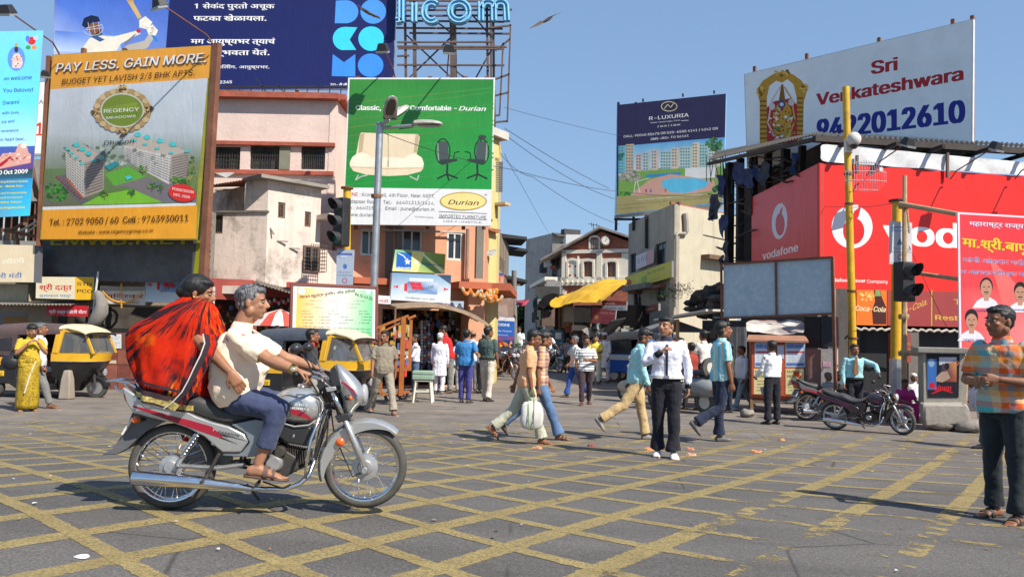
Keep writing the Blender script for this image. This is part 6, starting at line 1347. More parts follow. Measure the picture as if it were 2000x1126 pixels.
# banner
pl=Pl(1872,15,2075,15,py=690)
t,a=board('banner','pink and red Marathi congratulation banner with portraits at the right edge','banner',pl,(1870,414),(2085,427),(2075,700),(1874,694),.03,paint((.6,.55,.55),.6))
wv=rgb(235,225,232)
a.P([(1870,414),(2085,427),(2075,700),(1874,694)],rgb(235,215,225)); a.G([(1874,418),(2085,430),(2078,560),(1876,560)],(rgb(235,60,70),rgb(235,50,60),rgb(230,60,60),rgb(225,70,75))); a.G([(1876,560),(2078,560),(2072,694),(1878,690)],(rgb(225,75,80),rgb(235,70,70),rgb(240,150,150),rgb(235,90,90)))
a.P([(1930,500),(1990,560),(2075,600),(2075,640),(1960,600)],rgb(230,110,105))
a.T('महाराष्ट्र राज्य विधानसभा',1894,441,2075,451,13,rgb(110,60,140),'deva',bold=.035); a.T('महाराष्ट्र राज्य विधानसभा',1893,440,2074,450,13,W_,'deva',bold=.01)
a.T('मा.श्री.बापूसाहेब',1881,482,2070,500,27,rgb(120,60,20),'deva',bold=.04); a.T('मा.श्री.बापूसाहेब',1880,481,2069,499,27,rgb(235,200,50),'deva',bold=.035)
a.T('यांची आमदार पदी निवड',1881,511,2040,520,13,W_,'deva',bold=.04); a.T('यांची आमदार पदी निवड',1881,511,2040,520,13,rgb(60,50,150),'deva',bold=.01)
a.T('व आमदारकीच्या कारकीर्द',1877,534,2050,541,12,W_,'deva',bold=.04); a.T('व आमदारकीच्या कारकीर्द',1877,534,2050,541,12,rgb(60,50,150),'deva',bold=.01)
def portrait(cx,cy,s,bald=False):
 sk=rgb(190,140,115); a.P([(cx-24*s,cy+34*s),(cx-16*s,cy+22*s),(cx-6*s,cy+16*s),(cx+6*s,cy+16*s),(cx+16*s,cy+22*s),(cx+24*s,cy+34*s)],rgb(225,222,228)); a.P([(cx-6*s,cy+8*s),(cx+6*s,cy+8*s),(cx+4*s,cy+22*s),(cx-4*s,cy+22*s)],sk)
 a.D(cx,cy-(3 if bald else 6)*s,11*s,(15 if bald else 14)*s,rgb(35,30,32)); a.D(cx,cy+1*s,9.6*s,(15 if bald else 13)*s,sk)
 a.L([(cx-6*s,cy-2*s),(cx-2*s,cy-2*s)],1.5*s,K_);a.L([(cx+2*s,cy-2*s),(cx+6*s,cy-2*s)],1.5*s,K_);a.L([(cx-4*s,cy+7*s),(cx+4*s,cy+7*s)],1.8*s,K_); a.L([(cx,cy-1*s),(cx+1*s,cy+4*s)],1.*s,rgb(150,100,80)); a.L([(cx-3*s,cy+10*s),(cx+3*s,cy+10*s)],1*s,rgb(150,80,75))
portrait(1926,562,1.15,True); portrait(1992,572,1.1); portrait(1897,626,1.15); portrait(2045,570,1.1)
a.T('रतिकांत',1903,608,1938,609,5,rgb(60,50,150),'deva'); a.T('नानासाहेब',1972,606,2006,607,5,rgb(60,50,150),'deva'); a.T('पांडुरंग कांबळे',1881,665,1926,666,6,rgb(60,50,150),'deva'); a.T('शुभेच्छुक',1881,687,1960,688,12,rgb(200,30,50),'deva',bold=.03); a.build('printed_sheet',t,.45)
# street lamp
t,p,q=pole('street_lamp','tall galvanised street lamp with three heads in front of the green billboard',742,243,762,19,.083,GALV,cat='street lamp',lean=723)
MB().lathe([(.11,0),(.11,.03)],at(742,243,19),'Z',10).build('cap',GALV,t)
for y in (383,): MB().lathe([(.12,-.04),(.12,.04)],at(735,y,19),'Z',10).build('wire_wrap',RUST,t)
def lhead(p0,p1,w_,parent,nm='lamp_head'):
 p0,p1=V(p0),V(p1); d=(p1-p0).normalized(); L=(p1-p0).length; sd=d.cross(V((0,0,1))).normalized(); up=sd.cross(d)
 if up.z<0: up=-up
 prof=[(0,.3,.5),(.08,.75,.9),(.35,1,1),(.7,1,.9),(.93,.7,.6),(1,.25,.3)]; rings=[]
 for f,a_,b_ in prof:
  rings.append([p0+d*L*f+sd*(w_*.5*a_*math.cos(j*2*PI/12))+up*(w_*.34*b_*(math.sin(j*2*PI/12) if math.sin(j*2*PI/12)>0 else math.sin(j*2*PI/12)*.35)) for j in range(12)])
 h=MB().loft(rings).build(nm,paint((.40,.38,.35),.6,.2,.3,4,.1,dirt=.3),parent,smooth='auto')
 mb=MB(); rg=[]
 for f,a_ in ((.2,.6),(.45,.85),(.75,.75),(.9,.4)): rg.append([p0+d*L*f+sd*(w_*.42*a_*s)-up*(w_*.135) for s in (-1,1)])
 for i in range(3): mb.quad(rg[i][0],rg[i][1],rg[i+1][1],rg[i+1][0])
 mb.build('lens',paint((.10,.07,.05),.3),h)
lhead(at(806,243,18.9),at(864,243,18.8),.33,t); MB().tube([at(744,250,19),at(808,245,18.9)],.04,8).build('arm',GALV,t)
lhead(at(757,232,18.8),at(768,188,18.4),.31,t); lhead(at(762,233,19.2),at(796,208,19.6),.33,t); MB().tube([at(742,248,19),at(757,232,18.8)],.04,8).build('arm',GALV,t); MB().tube([at(742,248,19),at(764,232,19.2)],.03,8).build('arm',GALV,t)
MB().box(*at(762,222,18.9),.3,.2,.24).build('control_box',paint((.07,.06,.06),.7),t)
# left signal with yellow pole and sign
t,p,q=pole('signal_pole','yellow pole behind the three-lamp traffic signal',678,366,758,19.3,.09,YEL,cat='pole',lean=676)
MB().lathe([(.15,-.02),(.15,.02)],at(678,367,19.3),'Z',12).build('cap',RUST,t)
signal(at(668,434,19.0),3,'black three-lamp traffic signal with green lens lit',rad(-38),.95,lit=0)
q=Pl(657,19.0,691,19.0,py=550)
t,a=board('club_sign','pale blue Rotary Club sign under the three-lamp traffic signal','sign',q,(658,485),(692,488),(689,556),(656,556),.03,paint((.5,.5,.5),.6)); a.P([(658,485),(692,488),(689,556),(656,556)],rgb(160,172,190)); a.R(660,494,688,503,rgb(80,100,160)); a.T('LUMINOUS',661,502,687,503,6,W_,bold=.02); a.D(674,520,4,5,rgb(70,110,170)); a.T('Rotary Club of',660,532,686,533,4,rgb(50,60,110)); a.T('Pune Nagar Road',659,538,688,539,4,rgb(50,60,110)); a.ring(673,548,5,5.5,1.5,rgb(170,60,70)); a.build('printed_face',t)
# union board
pl=Pl(571,17.9,736,18.9,py=640)
t,a=board('notice_board','white orange and green student union board with N.S.U.I heading','notice board',pl,(570,554),(736,561),(735,668),(568,645),.06,framec=paint((.20,.06,.045),.7),fw=.055)
for x in (571,733): MB().beam(pl.hit(x,600,-.05),V((pl.hit(x,700,-.05).x,pl.hit(x,700,-.05).y,0)),.08).build('post',RUST,t)
a.P([(573,557),(733,564),(732,665),(571,643)],(.78,.78,.78)); a.G([(580,560),(655,563),(652,655),(577,645)],(rgb(245,178,72),rgb(240,232,218),rgb(240,232,218),rgb(252,192,90))); a.G([(655,563),(728,567),(727,664),(652,655)],(rgb(240,232,218),rgb(120,205,148),rgb(95,205,140),rgb(228,238,228)))
a.D(589,568,7,7,W_); a.D(589,568,4,4,rgb(200,210,220)); a.D(719,570,5,5,rgb(200,215,225)); a.T('नॅशनल स्टुडंट्स युनियन ऑफ इंडीया(',584,583,693,570,8,rgb(30,30,30),'deva',bold=.03); a.T('N.S.U.I)',694,577,727,586,8,rgb(30,40,40),bold=.04)
r_=random.Random(7); ww=['मा. सुरेश कांबळे','मा. विलास पवार','रमेश जाधव','मा. अनिल मोरे','पुणे शहर','मा. दीपक शिंदे','महेश पाटील']
for row,(y,xs) in enumerate(((588,(605,640,690)),(594,(592,680)),(601,(612,676)),(608,(586,640,700)),(613,(586,640,700)),(619,(588,622,660,705)),(625,(590,625,668,705)),(631,(590,622,660,700)))):
 for x in xs: a.T(r_.choice(ww),x,y,x+r_.uniform(18,24),y+.8,2.8,rgb(70,70,70),'deva')
for y in (637,643,649): a.T('मा. अनिल मोरे, सुरेश कांबळे, विलास पवार, रमेश जाधव, दीपक शिंदे, महेश पाटील',582,y,724,y+7,2.8,rgb(70,70,70),'deva')
a.build('printed_face',t)
# wires
def wire(pts,r,label,sag=0):
 P=[]
 for i in range(len(pts)-1):
  A_,B_=at(*pts[i]),at(*pts[i+1])
  for k in range(12): f=k/12; P.append(A_.lerp(B_,f)-V((0,0,sag*4*f*(1-f))))
 P.append(at(*pts[-1])); MB().tube(P,r*.6,4).build('wire',paint((.06,.06,.065),.6),label=label,cat='wire')
wire([(745,258,19),(1000,331,24),(1230,376,32),(1440,380,30)],.015,'dark wire running from the street lamp across the sky to the billboard',.1)
wire([(985,250,27),(1190,368,40)],.02,'upper of two thin slanting wires left of the blue billboard',.1); wire([(985,262,27),(1200,388,40)],.02,'lower of two thin slanting wires left of the blue billboard',.25)
wire([(985,210,30),(1215,266,44)],.014,'faint highest wire crossing the sky',.05); wire([(970,290,27),(1040,345,30),(1210,438,45)],.018,'looping wire falling toward the gabled building',.2)
wire([(1570,398,22),(1665,405,18),(1748,396,17)],.012,'wire crossing the red hoarding between poles',.02); wire([(1775,480,16.5),(1850,640,19)],.012,'wire slanting down the maroon restaurant sign',.02)
wire([(985,300,27),(1010,345,32),(1075,460,55)],.015,'thin wire dropping in the sky gap above the far street',.05)
# birds
def bird(px,py,Y,s,label,ang,pts):
 t=thing('bird',label,'bird',at(px,py,Y)); q=at(px,py,Y); f=lambda x,y,o=0:at(px+x,py+y,Y+o); k=Y/1600
 MB().loft([[f(x,y,0)+V((0,math.cos(j*PI/3)*r*k,math.sin(j*PI/3)*r*k)) for j in range(6)] for x,y,r in pts['body']]).build('body',paint((.08,.055,.035),.8,0,.4,9),t,smooth=True)
 for w_ in pts['wings']: MB().prism([f(*p) for p in w_],V((0,.0,.015))).build('wing',paint((.10,.065,.04),.8,0,.4,9),t)
bird(1066,41,30,1,'brown kite gliding in the open sky above the street',0,{'body':[(-24,10,.5),(-10,4,2),(0,0,3),(8,-4,2.5),(13,-7,1)],'wings':[[(-2,-2,0),(6,-7,0),(20,-12,.3),(30,-16,.7),(18,-11,.9),(4,-3,.8)],[(-4,4,0),(-14,9,-.5),(-32,15,-1),(-24,10,-.5),(-10,0,-.2)]]})
bird(718,25,25,1,'brown kite flying in front of the navy billboard circles',0,{'body':[(-16,-8,.6),(-6,-3,2.5),(2,1,3.5),(10,4,2.5),(15,6,1)],'wings':[[(-2,-2,0),(-12,-8,-.3),(-20,-14,-.8),(-8,-8,-.6),(4,-1,-.4)],[(2,2,0),(10,8,.4),(26,13,1),(22,8,.8),(8,2,.4)]]})
# ================================================================ VEHICLES
SIL=paint((.50,.50,.49),.28,.65,.06,6,0,.5,.5,name='silver_paint'); CHR=paint((.72,.72,.74),.14,1.,.05,8,name='chrome'); ALU=paint((.50,.50,.50),.4,.7,.2,9,.1,dirt=.3,name='cast_alloy')
RUB=paint((.075,.07,.062),.85,0,.3,9,.2,name='tyre_rubber'); BPL=paint((.03,.03,.033),.42,0,.3,6,name='black_plastic'); LEA=paint((.045,.047,.05),.48,0,.25,5,.15,name='seat_vinyl'); ENG=paint((.06,.055,.05),.6,.4,.4,20,.2,dirt=.4,name='engine_metal')
AMB=paint((.75,.12,.01),.2,0,.1,9,coat=.5,name='amber_lens'); REDL=paint((.45,.015,.015),.2,0,.1,9,coat=.5,name='red_lens'); CRIM=paint((.30,.012,.03),.3,0,.1,9,coat=.4)
K0=.0034
def hp(px,py,y=0.): return V(((px-338)*K0,y,(996-py)*K0))
def wheel(t,cx,cz,R,spokes,hubr,name='wheel',alloy=False,indiv=True,n=40,tw=.043):
 w_=thing(name,None,None,(cx,0,cz)); w_.parent=t
 prof=[]
 for i in range(10): a=2*PI*i/10; prof.append((R-.036+.036*math.cos(a),tw*math.sin(a)))
 MB().lathe(prof,(0,0,0),'Y',n,closed=True).build('tyre',RUB,w_,smooth=True,local=True)
 r0=R-.062; MB().lathe([(r0,-.034),(r0+.016,-.036),(r0+.012,0),(r0+.016,.036),(r0,.034),(r0-.012,.012),(r0-.012,-.012)],(0,0,0),'Y',n,closed=True).build('rim',CHR if not alloy else paint((.55,.55,.55),.35,.3,.1,9),w_,smooth='auto',local=True)
 MB().lathe([(0,-.07),(hubr*.5,-.07),(hubr*.6,-.055),(hubr,-.05),(hubr,.05),(hubr*.6,.06),(0,.07)],(0,0,0),'Y',20,cap=False).build('hub',ALU,w_,smooth='auto',local=True)
 if alloy:
  mb=MB()
  for i in range(5):
   a=2*PI*i/5+.3; d=V((math.cos(a),0,math.sin(a))); mb.beam(d*hubr*.8,d*r0,.035,.035,up=V((0,1,0)))
  mb.build('alloy_spokes',paint((.55,.55,.55),.35,.3,.1,9),w_,local=True)
 else:
  L=r0-hubr*.9; first=None
  if indiv:
   for i in range(spokes):
    a=2*PI*i/spokes; s=1 if i%2 else -1
    if first is None:
     first=MB().tube([(0,0,0),(L,0,0)],.0024,4).build('spoke',CHR,w_,local=True); o=first
    else: o=first.copy(); col.objects.link(o); o.parent=w_
    ha=a+s*.28*(1 if (i//2)%2 else -1); p0=V((math.cos(ha)*hubr*.95,s*.045,math.sin(ha)*hubr*.95)); p1=V((math.cos(a)*r0,0,math.sin(a)*r0)); d=p1-p0
    o.location=p0; o.rotation_euler=d.to_track_quat('X','Z').to_euler(); o.scale=(d.length/L,1,1)
  else:
   mb=MB()
   for i in range(spokes):
    a=2*PI*i/spokes; ha=a+(.3 if i%2 else -.3); mb.tube([(math.cos(ha)*hubr*.9,.03*(1 if i%2 else -1),math.sin(ha)*hubr*.9),(math.cos(a)*r0,0,math.sin(a)*r0)],.003,3)
   mb.build('spokes',CHR,w_,local=True,kind='stuff')
 return w_
def lx_sections(secs,n=14,p=2.6):
 """rings across x for a body given as (px, py top, py bottom, half width)"""
 out=[]
 for px,a,b,w_ in secs:
  c=hp(px,(a+b)/2); h=(b-a)/2*K0; r=[]
  for j in range(n):
   t=2*PI*j/n; cs,sn=math.cos(t),math.sin(t); e=2/p
   r.append(c+V((0,w_*math.copysign(abs(cs)**e,cs),h*math.copysign(abs(sn)**e,sn))))
  out.append(r)
 return out
def lz_sections(secs,n=14,p=2.2):
 out=[]
 for py,x0,x1,w_ in secs:
  c=hp((x0+x1)/2,py); h=(x1-x0)/2*K0; r=[]
  for j in range(n):
   t=2*PI*j/n; cs,sn=math.cos(t),math.sin(t); e=2/p
   r.append(c+V((h*math.copysign(abs(cs)**e,cs),w_*math.copysign(abs(sn)**e,sn),0)))
  out.append(r)
 return out
def side(t,name,pts,y,th,mt,bv=.006,both=False,seg=2):
 o=MB().prism([hp(x,z,y) for x,z in pts],V((0,th,0))).build(name,mt,t,local=True,mods=[bevel(bv,seg)] if bv else None,smooth='auto')
 if both: MB().prism([hp(x,z,-y) for x,z in pts],V((0,-th,0))).build(name,mt,t,local=True,mods=[bevel(bv,seg)] if bv else None,smooth='auto')
 return o
def hletter(t,name,body,x0,y0,x1,y1,h,yv,c,shear=0,bold=.02):
 class Q: pass
 vs,fs=glyphs(body,'sans',shear); xa=min(v[0] for v in vs);xb=max(v[0] for v in vs); D=(hp(x1,y1)-hp(x0,y0))/(xb-xa); e=V((0,0,h*K0/.73)); mb=MB()
 for k,ox in enumerate((-bold*.6,bold*.6)): mb.add([hp(x0,y0,yv-k*.0003)+D*(x+ox-xa)+e*y for x,y in vs],fs,c)
 return mb.build(name,printed(.4),t,local=True)
def motorcycle(loc,rz,label,body=None,accent=None,alloy=False,full=False,group=None,rack=True,fair=True,lean=0.,scale=1.,tankc=None,name='motorcycle',steer=0):
 body=body or SIL; accent=accent or CRIM; tankc=tankc or body
 t=thing(name,label,'motorcycle',loc,rz,group,scale); t.rotation_euler=(lean,0,rz); t.rotation_mode='XYZ'
 wheel(t,0,84*K0,.286,36 if full else 24,.075,indiv=full,alloy=alloy); wf=wheel(t,374*K0+.006,84*K0,.286,36 if full else 24,.088,indiv=full,alloy=alloy)
 if steer: wf.rotation_euler=(0,0,steer)
 for s in (-1,1):
  MB().tube([hp(644,757,s*.095),hp(671,812,s*.095)],.0155,10).build('fork_tube',CHR,t,local=True,smooth=True); MB().tube([hp(668,806,s*.095),hp(684,842,s*.095),hp(690,855,s*.095),hp(718,919,s*.085)],[.017,.021,.024,.02],10).build('fork_slider',ALU,t,local=True,smooth=True)
  MB().tube([hp(357,906,s*.13),hp(372,874,s*.125),hp(391,845,s*.12)],[.012,.02,.02],8).build('shock_absorber',ALU,t,local=True)
  if full or s<0: MB().tube([hp(364,890,s*.125).lerp(hp(392,844,s*.12),i/64)+ (V((math.cos(i*PI/4),0,math.sin(i*PI/4)))*.0+V((math.cos(i*PI/4)*.031*.8,math.sin(i*PI/4)*.031,math.cos(i*PI/4)*.031*.5))) for i in range(65)],.0048,5).build('spring',CHR,t,local=True,smooth=True)
  MB().tube([hp(355,906,s*.12),hp(430,911,s*.11),hp(482,905,s*.09)],.016,8).build('swing_arm',paint((.2,.2,.2),.5,.5,.2,9),t,local=True)
 # front mudguard
 mb=MB(); rings=[]
 for i in range(19):
  a=rad(48+150*i/18); ro=98-6*math.sin((i/18)*PI)*0-4*(i/18); d=(7+20*math.sin(min(1,i/9)*PI/2)*(1 if i<14 else (18.6-i)/4.6)); w_=.066; c=V((374*K0+.006,0,84*K0)); rr=[]
  for y,q in ((-w_,ro-d),(-w_,ro-7),(-w_*.75,ro-2),(0,ro+1),(w_*.75,ro-2),(w_,ro-7),(w_,ro-d),(w_*.9,ro-d),(w_*.9,ro-8),(0,ro-1.5),(-w_*.9,ro-8),(-w_*.9,ro-d)): rr.append(c+V((math.cos(a)*q*K0,y,math.sin(a)*q*K0)))
  rings.append(rr)
 mb.loft(rings).build('front_mudguard',body,t,local=True,smooth='auto')
 if full or not alloy: MB().lathe([(.026,-.012),(.03,0),(.026,.012)],hp(664,861,-.078),'Y',16).build('reflector',AMB,t,local=True,smooth=True)
 MB().lathe([(.018,-.13),(.022,-.115),(.02,.12)],hp(714,915,0),'Y',12).build('axle',ALU,t,local=True)
 # tank, seat, tail
 tk=MB().loft(lx_sections([(520,786,800,.05),(530,770,812,.09),(545,759,822,.118),(565,754,827,.132),(587,753,829,.132),(606,758,827,.122),(620,769,816,.095),(628,780,804,.05)],18)).build('fuel_tank',tankc,t,local=True,smooth=True,mods=[subsurf(1)])
 MB().lathe([(.03,0),(.034,.008),(.028,.018)],hp(583,753,0),'Z',16).build('fuel_cap',CHR,tk,local=True,smooth='auto')
 mb=MB()
 for i in range(6):
  x=545+i*12;
 MB().tube([hp(x,y,-.126+abs(x-590)*.0003) for x,y in ((548,822),(575,829),(603,826),(618,815),(629,795),(628,782),(620,770))],.0045,5).build('tank_edge_trim',paint((.6,.6,.6),.3,.4),tk,local=True)
 MB().loft(lx_sections([(262,742,756,.07),(285,748,776,.11),(325,760,792,.13),(362,772,803,.135),(384,767,808,.135),(400,772,815,.135),(425,786,823,.135),(455,802,829,.12),(500,800,818,.09),(532,790,806,.06)],14,3.2)).build('seat',LEA,t,local=True,smooth=True,mods=[subsurf(1)])
 cow=[(250,755),(272,768),(300,782),(330,790),(362,797),(389,810),(419,821),(451,829),(481,844),(489,859),(476,879),(441,879),(429,869),(406,849),(375,833),(349,824),(300,812),(272,805),(258,785)]
 side(t,'side_cowl',cow,-.15,.05,body,.010,True,3)
 side(t,'tail_cowl',[(248,756),(272,769),(300,782),(340,795),(345,815),(300,808),(272,803),(254,780)],-.10,.2,body,.012)
 side(t,'side_panel',[(455,826),(500,815),(524,818),(520,850),(508,886),(490,889),(440,886),(442,880),(477,880),(491,860),(483,843)],-.135,.045,paint((.25,.28,.31),.35,.5,.1,8) if body==SIL else body,.006,True)
 side(t,'stripe',[(271,790),(300,797),(339,808),(380,818),(419,829),(425,834),(444,852),(430,849),(411,843),(380,832),(339,818),(300,804),(272,793)],-.1525,.004,accent,0)
 if full:
  for a_,b_ in (([(425,836),(452,851),(428,843)],K_),([(440,843),(488,857),(470,853),(441,846)],K_),([(436,848),(470,863),(452,857),(434,851)],K_)): side(t,'stripe',a_,-.1522,.0025,BPL,0)
  hletter(t,'lettering','PASSION',431,841,473,849,6,-.1535,K_,.35); hletter(t,'lettering','F',422,838,428,839,7,-.1535,rgb(200,160,160),.2)
  hletter(t,'lettering','HERO',568,787,598,789,6,-.1365,(.75,.75,.75),0,.03); hletter(t,'lettering','HONDA',566,794,603,797,6,-.1365,(.75,.75,.75),0,.03)
 side(t,'tank_stripe',[(567,795),(585,797),(600,806),(612,816),(600,814),(568,804)],-.133,.006,accent,0)
 side(t,'tail_light',[(246,766),(255,768),(266,783),(270,797),(262,796),(251,785),(247,775)],-.09,.18,REDL,.008)
 side(t,'rear_mudguard',[(262,806),(300,812),(330,822),(312,828),(290,842),(270,862),(257,876),(238,887),(210,889),(211,886),(228,877),(245,850),(255,828)],-.062,.124,paint((.10,.10,.11),.5,0,.2,6),.008)
 MB().lathe([(.0,-.03),(.018,-.025),(.024,0),(.024,.02)],hp(276,818,-.13),'Y',12).build('rear_indicator',AMB,t,local=True,smooth='auto'); MB().tube([hp(276,818,-.12),hp(290,820,-.03)],.012,6).build('indicator_stalk',BPL,t,local=True)
 side(t,'number_plate',[(264,815),(267,817),(249,849),(246,847)],-.09,.18,paint((.6,.6,.58),.5),0)
 if rack:
  for s in (-1,1):
   MB().tube([hp(212,746,s*.05),hp(230,744,s*.09),hp(260,748,s*.12),hp(274,755,s*.135),hp(287,768,s*.15),hp(299,783,s*.155),(hp(315,791,s*.155)),hp(345,797,s*.155),hp(363,802,s*.155)],.0085,8).build('grab_rail',CHR,t,local=True,smooth=True)
   MB().tube([hp(272,741,s*.13),hp(280,755,s*.14),hp(287,768,s*.15)],.0075,8).tube([hp(231,753,s*.09),hp(236,761,s*.1),hp(272,774,s*.14),hp(300,783,s*.155)],.0075,8).build('rail_brace',CHR,t,local=True,smooth=True)
  MB().tube([hp(212,746,-.05),hp(208,746,0),hp(212,746,.05)],.0085,8).build('rail_end',CHR,t,local=True)
 if fair:
  MB().loft(lz_sections([(705,650,654,.02),(712,648,664,.06),(722,647,677,.085),(735,649,692,.102),(752,655,705,.112),(768,660,713,.112),(780,664,711,.10),(790,665,697,.085),(800,667,688,.072),(810,669,685,.055)],20)).build('headlamp_fairing',body,t,local=True,smooth=True,mods=[subsurf(1)])
  side(t,'fairing_back',[(640,716),(650,706),(656,722),(660,748),(655,762),(645,750),(638,735)],-.08,.16,BPL,.01)
  MB().ell(hp(707,766,0),.03,.075,.07,n=16,m=10).build('headlamp',glass((.4,.4,.42)),t,local=True,smooth=True)
  side(t,'fairing_stripe',[(660,738),(672,743),(688,756),(696,768),(690,764),(676,752)],-.113,.012,accent,0); side(t,'fairing_stripe',[(676,752),(690,766),(697,775),(688,768)],-.113,.012,paint((.05,.05,.2),.4),0)
 else:
  MB().ell(hp(672,775,0),.075,.085,.085,n=16,m=10).build('headlamp',BPL,t,local=True,smooth=True); MB().ell(hp(688,777,0),.04,.075,.075,n=16,m=10).build('headlamp_lens',glass((.45,.45,.47)),t,local=True,smooth=True)
 for s in (-1,1): MB().ell(hp(676,771,s*.135),.02,.02,.018,n=10,m=6).build('indicator_body',BPL,t,local=True,smooth=True); MB().ell(hp(683,772,s*.137),.014,.019,.018,n=10,m=6).build('front_indicator',AMB,t,local=True,smooth=True)
 # handlebars, mirrors, dash
 for s in (-1,1):
  MB().tube([hp(643,752,0),hp(638,748,s*.08),hp(625,735,s*.17),hp(604,726,s*.27),hp(584,723,s*.35)],.0115,8).build('handlebar',CHR,t,local=True,smooth=True)
  MB().tube([hp(607,727,s*.265),hp(582,723,s*.37)],.018,10).build('grip',BPL,t,local=True,smooth=True)
  MB().tube([hp(608,718,s*.24),hp(640,728,s*.3),hp(632,726,s*.35)],.005,5).build('brake_lever',ALU,t,local=True)
  MB().tube([hp(612,726,s*.24),hp(603,702,s*.27),hp(589,684,s*.30)],.006,6).build('mirror_stalk',BPL,t,local=True)
  M=Matrix.Rotation(rad(-28),3,'Y'); mb=MB(); mb.ell(hp(580,675,s*.31),.045,.055,.036,M,14,8); mb.build('mirror',BPL,t,local=True,smooth=True);
  MB().ell(hp(577.5,675.5,s*.31),.040,.048,.030,M,14,8).build('mirror_glass',glass((.12,.13,.14)),t,local=True,smooth=True)
 side(t,'instrument_cluster',[(612,748),(632,738),(652,744),(655,758),(640,766),(620,760)],-.07,.14,BPL,.01)
 side(t,'top_yoke',[(632,752),(652,750),(654,757),(636,761)],-.115,.23,ALU,.003); side(t,'lower_yoke',[(652,808),(680,802),(684,814),(660,822)],-.115,.23,BPL,.006)
 MB().tube([hp(650,765,0),hp(664,812,0)],.03,8).build('steering_head',BPL,t,local=True)
 MB().tube([hp(600,730,-.2),hp(622,770,-.09),hp(640,820,-.09),hp(638,860,-.1),hp(635,870,-.09)],.006,5).tube([hp(598,728,.2),hp(640,780,-.06),hp(650,850,.0),hp(690,930,-.06),hp(712,920,-.07)],.005,5).build('cable',BPL,t,local=True)
 # frame, engine, exhaust
 fm=paint((.035,.035,.038),.45,.2,.2,6)
 for s in (-1,1): MB().tube([hp(640,790,s*.03),hp(560,830,s*.07),hp(480,850,s*.08),hp(470,910,s*.07),hp(560,925,s*.05),hp(612,900,s*.04),hp(640,800,s*.03)],.014,8).build('frame_tube',fm,t,local=True)
 MB().tube([hp(629,797,-.12),hp(624,812,-.18),hp(612,850,-.24),hp(606,890,-.25),hp(603,926,-.2)],.0105,8).build('leg_guard',CHR,t,local=True,smooth=True); MB().tube([hp(629,797,.12),hp(612,850,.24),hp(603,926,.2)],.0105,8).build('leg_guard',CHR,t,local=True,smooth=True)
 side(t,'air_box',[(545,832),(552,828),(602,829),(611,834),(609,860),(602,869),(560,862),(543,850)],-.11,.22,BPL,.012,False,3); MB().lathe([(.0,-.006),(.012,0)],hp(573,848,-.112),'Y',12).build('box_bolt',CHR,t,local=True)
 MB().lathe([(.0,-.13),(.045,-.13),(.058,-.115),(.062,-.08),(.062,.11)],hp(537,902,0),'Y',24,cap=False).build('engine_cover',ALU,t,local=True,smooth='auto')
 MB().lathe([(.0,-.125),(.03,-.125),(.042,-.105),(.05,.05)],hp(548,880,0),'Y',16,cap=False).build('clutch_housing',ENG,t,local=True,smooth='auto')
 side(t,'crankcase',[(500,890),(520,876),(560,878),(580,890),(585,915),(560,930),(520,928),(498,915)],-.09,.18,ENG,.01)
 for i in range(9): side(t,'cooling_fin',[(557+i*4.6,871+i*.9),(559+i*4.6,871+i*.9),(562+i*4.6,912-i*1.2),(560+i*4.6,912-i*1.2)],-.085,.17,ENG,0)
 side(t,'cylinder',[(556,878),(596,884),(598,900),(558,904)],-.06,.12,ENG,.005); side(t,'cylinder_head',[(594,876),(606,880),(606,902),(596,904)],-.07,.14,ENG,.006)
 MB().tube([hp(602,890,-.04),hp(614,900,-.06),hp(606,925,-.1),hp(590,940,-.13),hp(562,950,-.15),hp(500,948,-.16)],.016,10).build('exhaust_pipe',CHR,t,local=True,smooth=True)
 MB().tube([hp(500,948,-.16),hp(474,944,-.165),hp(430,939,-.17),hp(400,935,-.175),hp(300,927,-.18),hp(280,926,-.18)],[.018,.024,.034,.043,.048,.046],16).build('silencer',CHR,t,local=True,smooth='auto')
 MB().lathe([(.044,-.002),(.046,.002)],V((0,0,0)),'X',12).build('silencer_end',ENG,t,local=True).location=hp(279,926,-.18)
 side(t,'chain_cover',[(352,880),(400,872),(440,880),(450,900),(440,912),(360,912)],.05,.02,paint((.15,.15,.15),.5,.2),.004)
 MB().tube([hp(510,938,-.08),hp(512,938,-.24)],.012,8).build('foot_peg',BPL,t,local=True); MB().tube([hp(520,935,-.15),hp(560,946,-.19),hp(575,938,-.19)],.006,6).build('brake_pedal',ENG,t,local=True)
 MB().tube([hp(436,880,-.15),hp(417,920,-.16),hp(413,930,-.17)],.012,6).tube([hp(413,930,-.17),hp(410,932,-.24)],.012,6).build('pillion_peg',ENG,t,local=True)
 MB().tube([hp(480,950,.03),hp(500,985,.12)],.01,6).build('stand',BPL,t,local=True)
 return t
